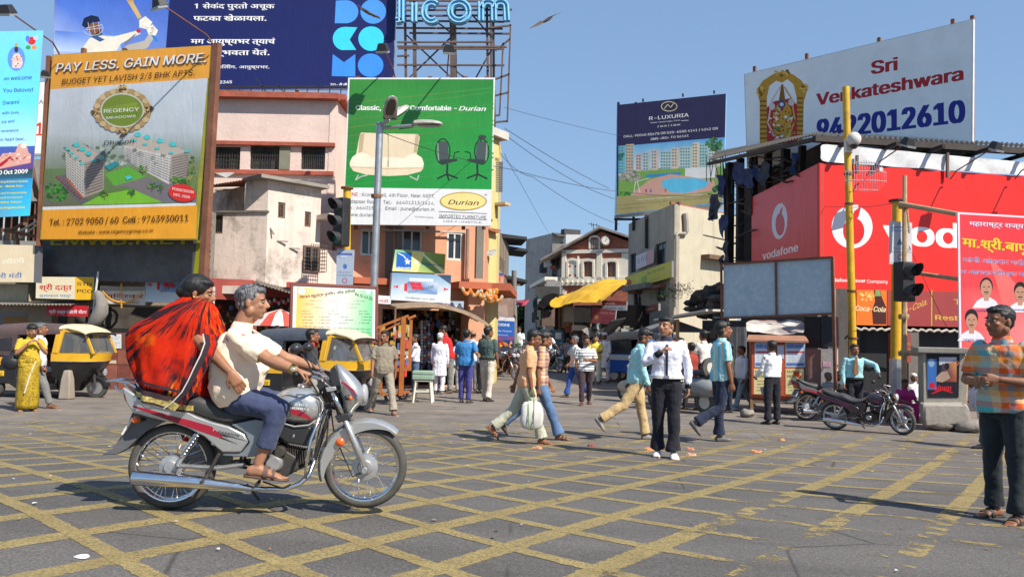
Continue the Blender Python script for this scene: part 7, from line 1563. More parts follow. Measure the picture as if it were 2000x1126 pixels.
def auto(loc,rz,label,hood,upper,lower,trim,plate=None,scale=1.,group='auto rickshaws',open_=True,hoodwin=False):
 t=thing('auto_rickshaw',label,'auto rickshaw',loc,rz,group,scale)
 def ring(z,xb,wb,xf,wf,n=5,r=.6):
  P=[V((xb,-wb,z)),V((xb+(xf-xb)*.55,-wb*.98,z))]
  for i in range(n): a=-PI/2+PI*(i+.5)/n; P.append(V((xf-(xf-xb)*.28*(1-math.cos(a)),wf*math.sin(a)*1.15,z)))
  P+= [V((xb+(xf-xb)*.55,wb*.98,z)),V((xb,wb,z))]; return P
 MB().loft([ring(.14,.32,.30,.62,.14),ring(.3,.3,.45,.78,.22),ring(.5,.3,.56,.98,.34),ring(.78,.3,.62,1.13,.46)]).build('front_cowl',lower,t,local=True,smooth='auto')
 MB().loft([ring(.785,.3,.63,1.145,.47),ring(.80,.3,.63,1.15,.48)]).build('trim_strip',trim,t,local=True)
 yl=MB().loft([ring(.80,.3,.625,1.14,.465),ring(.97,.3,.62,1.17,.49)]).build('front_panel',upper,t,local=True,smooth='auto')
 # windscreen frame
 fr=MB(); A=[(1.13,-.46,.97),(.92,-.44,1.42),(.92,.44,1.42),(1.13,.46,.97)]
 for a_,b_ in ((A[0],A[1]),(A[1],A[2]),(A[2],A[3])): fr.beam(a_,b_,.045)
 for s in (-1,1): fr.beam((.42,s*.60,.97),(.5,s*.56,1.45),.06); fr.beam((.92,s*.44,1.42),(.5,s*.56,1.45),.045); fr.prism([V((.32,s*.6,.97)),V((.46,s*.6,.97)),V((.55,s*.56,1.45)),V((.38,s*.56,1.45))],V((0,.03*s,0)))
 fr.build('windscreen_frame',upper,t,local=True)
 gm=N('windscreen'); gm.p.inputs['Transmission Weight'].default_value=.9; gm.p.inputs['Roughness'].default_value=.05; gm.color(gm.ramp(gm.noise(2),[(0,(.7,.75,.8)),(1,(.8,.82,.85))])) ; gm.p.inputs['IOR'].default_value=1.1
 MB().quad(A[0],A[3],A[2],A[1]).build('windscreen',gm.m,t,local=True)
 for s in (-1,1): MB().add([(1.12,s*.47,.98),(.45,s*.605,.98),(.52,s*.565,1.42),(.91,s*.45,1.41)],[(0,1,2,3)]).build('side_glass',gm.m,t,local=True)
 MB().beam((1.15,.1,1.0),(.98,.25,1.35),.012).build('wiper',BLK,t,local=True)
 # visor
 mb=MB(); rg=[]
 for x,z,h_,w_ in ((.42,1.50,.10,.58),(.62,1.52,.08,.58),(.85,1.47,.06,.56),(1.0,1.40,.03,.53)): rg.append([V((x,w_*math.cos(a),z+h_*math.sin(a))) for a in [PI*i/10 for i in range(11)]]+[V((x,-w_,z-.03)),V((x,w_,z-.03))])
 mb.loft(rg).build('visor',upper if hoodwin else paint((.66,.56,.38),.5),t,local=True,smooth='auto'); MB().tube([V((1.04,.58*math.cos(a),1.36+.05*math.sin(a))) for a in [PI*i/10 for i in range(11)]],.022,6).build('visor_edge',BLK,t,local=True)
 # hood
 rg=[]
 for x,zt,zs,w_ in ((.46,1.55,1.40,.60),(.1,1.60,1.38,.63),(-.5,1.61,1.36,.64),(-1.0,1.57,1.3,.63),(-1.24,1.45,1.15,.6),(-1.34,1.2,.98,.58)):
  rg.append([V((x,w_,zs-.02)),V((x,w_,zs))]+[V((x,w_*math.cos(a)**.6 if math.cos(a)>0 else -w_*abs(math.cos(a))**.6,zs+(zt-zs)*math.sin(a)**.8)) for a in [PI*i/12 for i in range(1,12)]]+[V((x,-w_,zs)),V((x,-w_,zs-.02))])
 MB().loft(rg,cap=False).build('hood',hood,t,local=True,smooth='auto')
 hs=[(-.45,1.37),(-1.0,1.31),(-1.25,1.15),(-1.36,.97),(-1.34,.9),(-.45,.9)]
 for s in (-1,1):
  MB().prism([V((x,s*.625,z)) for x,z in hs],V((0,.02*s,0))).build('hood_side',BPL if hoodwin else hood,t,local=True)
  MB().quad((-.55,s*.65,1.28),(-.95,s*.65,1.24),(-1.1,s*.65,1.0),(-.55,s*.65,1.0)).build('side_window',glass((.03,.03,.035)),t,local=True)
 MB().add([(-1.355,-.58,.95),(-1.355,.58,.95),(-1.27,.58,1.42),(-1.27,-.58,1.42)],[(0,1,2,3)]).build('hood_back',hood,t,local=True)
 # body tub
 MB().prism([V((x,-.64,z)) for x,z in ((-1.4,.9),(-.42,.9),(-.42,.42),(.34,.30),(.34,.18),(-.4,.18),(-.6,.3),(-1.15,.3),(-1.4,.4))],V((0,1.28,0))).build('tub',lower,t,local=True,mods=[bevel(.03)])
 for s in (-1,1): MB().prism([V((x,s*.645,z)) for x,z in ((-1.4,.86),(-.44,.86),(-.44,.7),(-1.4,.7))],V((0,.008*s,0))).build('side_band',upper,t,local=True)
 MB().prism([V((-1.405,-.6,.86)),V((-1.405,.6,.86)),V((-1.405,.6,.62)),V((-1.405,-.6,.62))],V((-.01,0,0))).build('rear_band',upper,t,local=True)
 for s in (-1,1):
  w2=thing('wheel',None,None,(-.95,s*.55,.21)); w2.parent=t
  MB().lathe([(.21,-.05),(.21,.05),(.13,.06),(.13,-.06)],(0,0,0),'Y',20,closed=True).build('tyre',RUB,w2,local=True,smooth='auto'); MB().lathe([(.0,-.04),(.13,-.045),(.13,.045),(0,.04)],(0,0,0),'Y',14,cap=False).build('rim',ALU,w2,local=True)
 w2=thing('wheel',None,None,(1.0,0,.22)); w2.parent=t
 MB().lathe([(.22,-.045),(.22,.045),(.14,.055),(.14,-.055)],(0,0,0),'Y',22,closed=True).build('tyre',RUB,w2,local=True,smooth='auto'); MB().lathe([(.0,-.04),(.14,-.04),(.14,.04),(0,.04)],(0,0,0),'Y',14,cap=False).build('rim',ALU,w2,local=True)
 c=V((1.0,0,.22)); MB().loft([[c+V((math.cos(a)*q,y,math.sin(a)*q)) for y,q in ((-.085,.2),(-.08,.255),(0,.275),(.08,.255),(.085,.2),(.07,.235),(0,.25),(-.07,.235))] for a in [rad(5+160*i/12) for i in range(13)]]).build('mudguard',lower,t,local=True,smooth='auto')
 MB().tube([(1.0,.09,.22),(.93,.07,.62)],.03,6).tube([(1.0,-.09,.22),(.93,-.07,.62)],.03,6).build('front_fork',ENG,t,local=True)
 MB().lathe([(.05,-.06),(.085,0),(.085,.03)],(1.13,0,.56),'X',16).build('headlamp',CHR,t,local=True,smooth='auto'); MB().lathe([(0,.036),(.078,.031)],(1.13,0,.56),'X',16,cap=False).build('headlamp_lens',glass((.4,.4,.42)),t,local=True)
 MB().box(-.7,0,.62,.45,1.1,.16).build('seat',paint((.28,.36,.36),.6),t,local=True,mods=[bevel(.04)]); MB().box(-.95,0,.9,.12,1.1,.42).build('seat_back',paint((.10,.02,.03),.6),t,local=True,mods=[bevel(.04)])
 MB().box(.02,0,.6,.34,.5,.12).build('driver_seat',paint((.28,.36,.36),.6),t,local=True,mods=[bevel(.04)]); MB().box(-.13,0,.92,.06,.6,.3).build('partition',paint((.10,.02,.03),.6),t,local=True)
 MB().tube([(.75,-.3,.98),(.7,0,1.02),(.75,.3,.98)],.016,6).build('handlebar',BLK,t,local=True)
 for s in (-1,1): MB().beam((-.42,s*.62,.9),(-.42,s*.62,1.4),.03).build('hood_strut',BLK,t,local=True)
 if plate:
  q=MB().box(-.9,-.652,.52,.42,.006,.11).build('number_plate',paint((.75,.45,.03),.5),t,local=True)
  vs,fs=glyphs(plate,'sans'); xa=min(v[0] for v in vs);xb=max(v[0] for v in vs)
  MB().add([V((-1.08+.36*(x-xa)/(xb-xa),-.657,.48+.075*y/.73)) for x,y in vs],fs,K_).build('plate_lettering',printed(.5),q,local=True)
 return t
# ---- the hero motorcycle
Rr=at(338,900,5.6);Rf=at(712,900,5.75); BK=V((Rr.x,Rr.y,0)); BK.z=zg(BK.x,BK.y); BA=math.atan2(Rf.y-Rr.y,Rf.x-Rr.x); BS=math.hypot(Rf.x-Rr.x,Rf.y-Rr.y)/(374*K0)
motorcycle(tuple(BK),BA,'silver motorcycle with red stripes, ridden across the crossing by two people',full=True,scale=BS,lean=0)
BM=Matrix.Translation(BK)@Matrix.Rotation(BA,4,'Z')@Matrix.Scale(BS,4)
def BW(px,py,y=0.): return BM@hp(px,py,y)
# ---- others
def face(a,b): return math.atan2(b.y-a.y,b.x-a.x)
pa,pb=gnd(1632,838),gnd(1762,848)
motorcycle(tuple(pa),face(pa,pb),'black and purple motorcycle with alloy wheels parked in front of the man with a tie',body=paint((.05,.04,.055),.25,.3,.1,8,coat=.6),accent=paint((.2,.05,.12),.3,.2),alloy=True,rack=False,fair=False,lean=rad(7),steer=rad(-22),scale=(pb-pa).length/(374*K0))
g=gnd(1616,832)+V((0,1.1,0)); motorcycle(tuple(g),rad(12),'second motorcycle mostly hidden behind the parked black and purple one',body=paint((.12,.12,.13),.4,.3),alloy=False,rack=False,fair=False,lean=rad(6),scale=.95)
cols=[((.05,.05,.06),'nearest, silver-black one'),((.28,.03,.05),'crimson one second'),((.10,.10,.11),'dark one third'),((.35,.04,.10),'pink-red one fourth'),((.06,.2,.06),'green one last')]
order=['nearest and dark','second, crimson','third, grey','fourth, pinkish red','farthest, green']
for i,(px,py) in enumerate(((958,738),(968,733),(976,729),(985,726),(992,722))):
 g=gnd(px,py); motorcycle(tuple(g),rad(-48+i*2),'motorcycle parked in the row by the SIDDHI sign, '+order[i],body=paint(cols[i][0],.35,.2,.1,8,coat=.3),rack=False,fair=i%2==0,lean=rad(6),group='motorcycles parked in a row by the SIDDHI sign',scale=1.1)
g=gnd(1062,727)+V((.0,1.2,0)); SBK=g; SBA=rad(-62); motorcycle(tuple(g),SBA,'motorcycle with white-shirted rider coming down the middle of the street',body=paint((.5,.5,.48),.35,.2),rack=False,fair=False,scale=1.15)
yw=paint((.66,.36,.02),.38,0,.12,5,coat=.3,name='yellow_body'); bkb=paint((.018,.018,.02),.3,0,.2,4,coat=.3)
g=gnd(190,776); auto((g.x-1.0*1.03,g.y+.1,0),rad(-3),'black and yellow auto rickshaw at the far left behind the yellow saree woman',cloth((.085,.055,.055)),yw,bkb,CHR,scale=1.0,plate='MH12')
g=gnd(720,801); auto((g.x-1.12,g.y+.35,0),rad(-12),'black and yellow auto rickshaw with plate MTQ 3808 beside the union board',cloth((.045,.055,.075)),yw,bkb,CHR,plate='MTQ 3808',scale=1.0)
g=gnd(1222,748); auto((g.x+.9,g.y+.9,0),rad(-20),'blue and white auto rickshaw with grey-brown hood parked by the cream building',cloth((.24,.21,.17)),paint((.55,.56,.55),.5,0,.1,4,dirt=.2),paint((.01,.09,.42),.35,0,.15,4,coat=.3),paint((.6,.6,.6),.5),hoodwin=True,scale=1.12)
# ---- scooters
def scooter(loc,rz,label,c,sc_=1.):
 t=thing('scooter',label,'scooter',loc,rz,None,sc_); b=paint(c,.35,.1,.15,5,coat=.3,dirt=.2)
 for x in (0,1.2):
  w2=thing('wheel',None,None,(x,0,.22)); w2.parent=t; MB().lathe([(.22,-.04),(.22,.04),(.13,.05),(.13,-.05)],(0,0,0),'Y',20,closed=True).build('tyre',RUB,w2,local=True,smooth='auto'); MB().lathe([(0,-.04),(.13,-.04),(.13,.04),(0,.04)],(0,0,0),'Y',14,cap=False).build('rim',paint((.5,.48,.42),.5),w2,local=True)
 def sec(L): return [[V((x,w_*math.cos(a),z+h_*math.sin(a))) for a in [2*PI*i/14 for i in range(14)]] for x,z,h_,w_ in L]
 MB().loft(sec([(-.35,.48,.05,.08),(-.28,.48,.15,.2),(-.05,.5,.2,.27),(.2,.5,.19,.24),(.42,.5,.14,.13),(.5,.5,.08,.1)])).build('rear_body',b,t,local=True,smooth=True)
 MB().loft(sec([(-.2,.74,.04,.13),(0,.77,.06,.15),(.3,.76,.06,.14),(.52,.75,.04,.1)])).build('seat',LEA,t,local=True,smooth=True)
 MB().prism([V((x,-.2,z)) for x,z in ((.4,.26),(.85,.24),(.95,.3),(.9,.34),(.4,.32))],V((0,.4,0))).build('floorboard',b,t,local=True,mods=[bevel(.02)])
 MB().prism([V((x,-.24,z)) for x,z in ((.86,.26),(.93,.28),(1.06,.85),(1.0,.88))],V((0,.48,0))).build('leg_shield',b,t,local=True,mods=[bevel(.03)])
 MB().ell((1.2,0,.33),.24,.09,.16,n=14,m=8).build('front_mudguard',b,t,local=True,smooth=True); MB().tube([(1.18,0,.3),(1.0,0,.98)],.035,8).build('steering_column',b,t,local=True)
 MB().tube([(1.0,0,.98),(.95,.3,1.02)],.018,6).tube([(1.0,0,.98),(.95,-.3,1.02)],.018,6).build('handlebar',b,t,local=True); MB().ell((1.05,0,1.0),.1,.1,.08,n=12,m=8).build('headset',b,t,local=True,smooth=True)
 MB().box(-.36,0,.5,.05,.14,.1).build('tail_light',REDL,t,local=True,mods=[bevel(.015)]); MB().box(-.37,0,.36,.01,.22,.12).build('number_plate',paint((.6,.6,.58),.5),t,local=True)
 for s in (-1,1): MB().ell((-.3,s*.18,.46),.03,.03,.03,n=8,m=6).build('indicator',AMB,t,local=True,smooth=True)
 w2=thing('spare_wheel',None,None,(-.2,0,.78)); w2.parent=t; w2.rotation_euler=(0,rad(75),0); w2.rotation_euler=(rad(8),rad(10),rad(75)); w2.location=(-.12,0,.86)
 MB().lathe([(.2,-.04),(.2,.04),(.12,.05),(.12,-.05)],(0,0,0),'Y',20,closed=True).build('tyre',RUB,w2,local=True,smooth='auto'); MB().lathe([(0,-.03),(.12,-.03),(.12,.03),(0,.03)],(0,0,0),'Y',14,cap=False).build('rim',paint((.5,.48,.42),.5),w2,local=True)
 return t
g=gnd(1378,808); scooter((g.x,g.y,0),rad(128),'grey scooter with spare wheel, seen from behind, between the walkers',(.22,.23,.23),1.1)
g=gnd(1008,728); scooter((g.x,g.y,0),rad(100),'dark blue-grey scooter parked at the end of the motorcycle row',(.05,.08,.11),1.1)
g=gnd(1345,800); scooter((g.x-.1,g.y+1.3,0),rad(140),'cream scooter front half hidden beside the grey scooter',(.45,.42,.34),1.05)
# ================================================================ STREET THINGS
def bollard():
 g=gnd(130,779); k=g.y/1600; h=56*k; w_=20*k; mb=MB(); P=lambda s,z:[V((g.x-s/2,g.y-s/2,z)),V((g.x+s/2,g.y-s/2,z)),V((g.x+s/2,g.y+s/2,z)),V((g.x-s/2,g.y+s/2,z))]
 mb.loft([P(w_*1.15,0),P(w_*.9,h*.7),P(w_*.6,h)]).build('bollard',wall((.34,.29,.23),.7,.6),mods=[bevel(.03,3)],smooth='auto',label='worn tapered concrete bollard before the left auto rickshaw',cat='bollard')
bollard()
t=thing('stool','white plastic stool in front of the paan stall','stool',gnd(826,785)); g=gnd(826,785); k=g.y/1600
pw=paint((.62,.60,.50),.45)
MB().box(g.x,g.y,g.z+42*k,34*k,30*k,3*k).build('seat',pw,t,mods=[bevel(.01)])
for sx in (-1,1):
 for sy in (-1,1): MB().beam((g.x+sx*14*k,g.y+sy*12*k,g.z+42*k),(g.x+sx*18*k,g.y+sy*16*k,g.z),.045).build('leg',pw,t)
 MB().beam((g.x-15*k,g.y+sx*13*k,g.z+22*k),(g.x+15*k,g.y+sx*13*k,g.z+22*k),.02,.05).build('stretcher',pw,t)
z0=g.z+44*k; gn=paint((.25,.36,.28),.55,0,.15,6)
for i,(z,h_) in enumerate(((0,9.5),(10,7))): MB().box(g.x,g.y,z0+(z+h_/2)*k,41*k,34*k,h_*k).build('tin_tray',gn,mods=[bevel(.02,3)],label=('lower','upper')[i]+' green tin tray stacked on the white plastic stool',cat='tray',group='green trays on the stool')
# orange steel stall frame
t=thing('market_rack','orange painted steel stall frame with shelves on a small wheeled cart','stall frame',gnd(775,785)); op=paint((.42,.13,.03),.5,0,.2,6,dirt=.4)
c=lambda x,y,d=0:at(x,y,17.6+d)
for a_,b_,w_ in (((789,618),(783,772),.09),((803,624),(800,722),.06),((744,640),(744,770),.05),((736,640),(798,616),.05),((738,652),(786,628),.035),((797,622),(812,616),.05),((768,722),(803,720),.07),((745,770),(800,764),.05),((766,726),(766,770),.04)):
 MB().beam(c(*a_),c(*b_),w_).build('frame_bar',op,t)
for d in (.9,):
 for a_,b_ in (((789,618),(783,772)),((744,640),(744,770))): MB().beam(c(*a_,d),c(*b_,d),.05).build('frame_bar',op,t)
MB().prism([c(766,723),c(803,721),c(803,721,.9),c(766,723,.9)],(0,0,.03)).build('shelf',op,t)
for i,(x,y) in enumerate(((787,780),(762,784))): MB().lathe([(.13,-.03),(.13,.03),(.07,.03),(.07,-.03)],c(x,y-10,.1),'Y',14,closed=True).build('cart_wheel',RUB,t)
mb=MB(); r_=random.Random(21)
for i in range(70): p=c(r_.uniform(745,800),r_.uniform(640,715),r_.uniform(.3,.9)); mb.box(*p,r_.uniform(.04,.1),.03,r_.uniform(.06,.2),r_.choice([(.6,.1,.08),(.6,.35,.05),(.5,.5,.5),(.1,.2,.45),(.5,.4,.1)]))
mb.build('hanging_packets',vcol(),t,kind='stuff')
g=gnd(960,690)
mb=MB()
for i in range(7): mb.beam(at(962+i*6,700,31),at(962+i*6,722,31),.03)
for y in (700,708,716): mb.beam(at(958,y,31),at(1000,y-1,31),.03)
mb.build('handcart_railing',GALV,label='low grey metal railing behind the parked motorcycles',cat='railing')
# ================================================================ PEOPLE
SKINS=[(.29,.128,.068),(.235,.10,.053),(.34,.165,.095),(.17,.075,.042)]
def skin(i=0):
 k=('skin',i)
 if k in _mc: return _mc[k]
 c=SKINS[i]; m=N('skin'); m.color(m.ramp(m.noise(12,4,.6),[(.3,tuple(x*.85 for x in c)),(.7,tuple(x*1.12 for x in c))])); m.rough(.52); m.p.inputs['Specular IOR Level'].default_value=.4
 m.p.inputs['Subsurface Weight'].default_value=0; m.bump(m.noise(60,3),.12,.004); _mc[k]=m.m; return m.m
def hairm(g=0):
 k=('hair',g)
 if k in _mc: return _mc[k]
 m=N('hair'); n=m.noise(30,4,.7,m.co((3,3,.7))); c=[((.006,.005,.005),(.015,.013,.012)),((.02,.02,.022),(.30,.30,.31)),((.4,.4,.4),(.6,.6,.6))][g]
 m.color(m.ramp(n,[(.42,c[0]),(.72,c[1])])); m.rough(.45); m.bump(m.noise(55,3,.6,m.co((3,3,.6))),.9,.006); _mc[k]=m.m; return m.m
def basis(f,u):
 u=V(u).normalized(); f=(V(f)-u*V(f).dot(u)).normalized(); return f,u,u.cross(f)   # forward, up, left
def oval(c,f,l,rf,rl,n=14,p=2.3,back=1.):
 out=[]
 for j in range(n):
  a=2*PI*j/n; cs,sn=math.cos(a),math.sin(a); e=2/p; x=math.copysign(abs(cs)**e,cs)*rf*(back if cs<0 else 1); y=math.copysign(abs(sn)**e,sn)*rl
  out.append(c+f*x+l*y)
 return out
def trunk_rings(J,h,grow,lo,hi,bel=0.,fem=False,flare=0.):
 """ovals up the trunk; s runs 0 at the crotch to 1 at the neck root"""
 P,C,F,L=J['pel'],J['chest'],J['fwd'],J['lft']; Lc=J.get('clft',L); Fc=J.get('cfwd',F)
 prof=[(-.30,.075,.10),(0,.098,.165),(.14,.102,.172),(.32,.092,.150),(.5,.100,.158),(.72,.112,.178),(.88,.098,.182),(.97,.078,.150),(1.04,.058,.088),(1.10,.052,.060)]
 if fem: prof=[(-.30,.085,.11),(0,.115,.178),(.14,.118,.182),(.32,.098,.145),(.5,.100,.145),(.72,.120,.160),(.88,.095,.158),(.97,.07,.12),(1.04,.048,.062),(1.10,.045,.05)]
 axis=(C-P); sc_=h/1.7; out=[]
 for i in range(24):
  s=lo+(hi-lo)*i/23
  for (s0,a0,b0),(s1,a1,b1) in zip(prof,prof[1:]):
   if s0<=s<=s1 or s1==1.10 and s>s1: break
  t=min(1,max(0,(s-s0)/(s1-s0))); d=a0+(a1-a0)*t; w_=b0+(b1-b0)*t
  d+=bel*.09*max(0,1-abs(s-.35)/.4); w_+=bel*.03*max(0,1-abs(s-.3)/.4)
  k=min(1,max(0,(s-.2)/.6)); ff=(F*(1-k)+Fc*k).normalized(); ll=(L*(1-k)+Lc*k).normalized(); gg=grow+flare*max(0,.35-s)
  c=P+axis*s+ (J['bow']*(s*(1-s)*4) if 'bow' in J else V((0,0,0)))
  out.append(oval(c+ff*(bel*.04*max(0,1-abs(s-.35)/.4)*sc_),ff,ll,(d+gg)*sc_,(w_+gg)*sc_))
 return out
def limb(mb,pts,rs,n=10,flat=1.):
 P=[];R_=[]
 for i in range(len(pts)-1):
  for k in range(3): f=k/3; P.append(pts[i].lerp(pts[i+1],f)); R_.append(rs[i]+(rs[i+1]-rs[i])*f)
 P.append(pts[-1]);R_.append(rs[-1]); mb.tube(P,R_,n,squash=flat)
def make_hand(mb,w,d,pn,h,curl,side,r=.0088):
 s=h/1.7; d=V(d).normalized(); pn=(V(pn)-d*V(pn).dot(d)).normalized(); x=d.cross(pn)*side   # x points to the thumb side
 mb.loft([oval(w+d*t*s,pn,x,a*s,b*s,10) for t,a,b in ((-.02,.019,.025),(.01,.018,.028),(.045,.016,.038),(.085,.013,.041),(.098,.009,.036))])
 for k,(o,l) in enumerate(((.031,.070),(.011,.078),(-.010,.072),(-.030,.056))):
  p=w+d*.085*s+x*o*s; dd=(d+x*o*1.2).normalized(); P=[p-dd*.02*s]; a=0
  for seg in (.42,.33,.25):
   a+=rad(curl)*(1.0 if seg>.4 else .9); q=(dd*math.cos(a)+pn*math.sin(a)); P.append(P[-1]+q*(l*seg*s+(.02*s if seg>.4 else 0)))
  mb.tube(P,[r*s*1.05,r*s,r*s*.95,r*s*.75],6)
 p=w+d*.025*s+x*.028*s; q1=(d*.65+x*.75+pn*.25).normalized(); q2=(d*.9+x*.25+pn*.35*(1+curl/50)).normalized(); mb.tube([p-q1*.015*s,p+q1*.034*s,p+q1*.034*s+q2*.026*s,p+q1*.034*s+q2*.048*s],[r*1.5*s,r*1.2*s,r*1.05*s,r*.8*s],6)
def make_foot(mb,a,f,up,h,k=1.,toes=True,grow=0.):
 s=h/1.7*k; f=V(f).normalized(); l=up.cross(f); g=grow
 mb.loft([oval(a+f*x*s-up*z*s,up,l,(hh+g)*s,(w_+g)*s,10) for x,z,hh,w_ in ((-.062,.045,.024,.024),(-.04,.045,.036,.033),(0,.034,.046,.036),(.05,.045,.036,.040),(.10,.056,.024,.046),(.14,.062,.017,.045),(.165 if not toes else .155,.066,.012,.034))])
 if toes:
  for i,(y,l_) in enumerate(((.026,.20),(.008,.197),(-.008,.188),(-.022,.178),(-.034,.166))): mb.tube([a+f*.13*s+l*y*s*(1 if J_side>0 else -1)*-1-up*.066*s,a+f*l_*s+l*y*s*(1 if J_side>0 else -1)*-1-up*.071*s],[.011*s,.008*s],6)
J_side=1
def head_parts(t,J,h,sk,hair=0,moust=False,vs=.006,style='short',cap=None,beard=False):
 s=h/1.7; c=J['head']; f,u,l=basis(J['hfwd'],J['hup']); M=Matrix((f,l,u)).transposed()
 lo=lambda x,y,z:c+(f*x+l*y+u*z)*s
 mb=MB()
 mb.ell(lo(-.012,0,.022),.096*s,.076*s,.088*s,M,16,12); mb.ell(lo(.028,0,-.035),.066*s,.060*s,.078*s,M,14,10); mb.ell(lo(.056,0,-.088),.028*s,.032*s,.024*s,M,10,8)
 mb.loft([oval(lo(x,0,z),f,l,a*s,b*s,8) for x,z,a,b in ((.078,.022,.012,.010),(.092,.0,.015,.012),(.105,-.02,.017,.016),(.103,-.031,.014,.019),(.088,-.040,.008,.014))])
 mb.ell(lo(.087,0,-.062),.013*s,.024*s,.007*s,M,10,6); mb.ell(lo(.086,0,-.049),.012*s,.026*s,.006*s,M,10,6)
 for q in (-1,1): mb.ell(lo(.070,q*.030,.024),.016*s,.022*s,.009*s,M,10,6); mb.ell(lo(.062,q*.040,-.022),.022*s,.02*s,.018*s,M,10,6); mb.ell(lo(-.010,q*.078,-.012),.017*s,.008*s,.031*s,M,10,8); mb.ell(lo(.0,q*.058,-.06),.03*s,.02*s,.03*s,M,10,6)
 return mb,lo,M,s
def face_bits(t,lo,M,s,hair,moust,beard=False):
 dk=hairm(hair if hair==2 else 0)
 for q in (-1,1):
  e=MB().ell(lo(.077,q*.030,.004),.0115*s,.0125*s,.0060*s,M,10,6).build('eye',paint((.30,.26,.22),.3),t,smooth=True); MB().ell(lo(.0845,q*.031,.004),.0045*s,.0058*s,.0052*s,M,8,6).build('iris',paint((.012,.008,.006),.2),e,smooth=True)
  MB().ell(lo(.086,q*.032,.027),.006*s,.018*s,.0030*s,M,8,6).build('eyebrow',dk,t,smooth=True)
 if moust: MB().ell(lo(.098,0,-.042),.008*s,.027*s,.007*s,M,10,6).build('moustache',hairm(0 if hair!=2 else 2),t,smooth=True)
 MB().ell(lo(.0955,0,-.056),.004*s,.020*s,.0045*s,M,10,6).build('mouth',paint((.12,.04,.03),.6),t,smooth=True)
 if beard: MB().ell(lo(.045,0,-.085),.045*s,.05*s,.04*s,M,12,8).build('beard',hairm(2),t,smooth=True)
def hair_mesh(t,lo,M,s,style,hair,cap):
 mb=MB()
 if cap:
  mb.ell(lo(-.012,0,.062),.098*s,.082*s,.060*s,M,16,10); mb.build('cap',cap,t,smooth=True)
  mb=MB(); mb.ell(lo(-.032,0,.012),.084*s,.076*s,.066*s,M,14,10); mb.build('hair',hairm(hair),t,smooth=True); return
 if style=='bald': mb.ell(lo(-.036,0,.004),.078*s,.080*s,.058*s,M,14,10)
 else:
  mb.ell(lo(-.024,0,.036),.096*s,.084*s,.084*s,M,18,12); mb.ell(lo(.030,0,.080),.058*s,.060*s,.028*s,M,14,8); mb.ell(lo(-.045,0,-.012),.062*s,.070*s,.062*s,M,14,8)
  if style=='long': mb.ell(lo(.05,.0,.072),.040*s,.070*s,.032*s,M,12,8); mb.ell(lo(-.03,0,-.03),.066*s,.084*s,.06*s,M,12,8)
  if style=='bun': mb.ell(lo(-.115,0,-.01),.045*s,.05*s,.05*s,M,12,8); mb.ell(lo(.012,0,.06),.085*s,.082*s,.05*s,M,12,8)
 mb.build('hair',hairm(hair),t,smooth=True,mods=[remesh(.008*s,3),folds(.012*s if style!='bun' else .007*s,.022)])
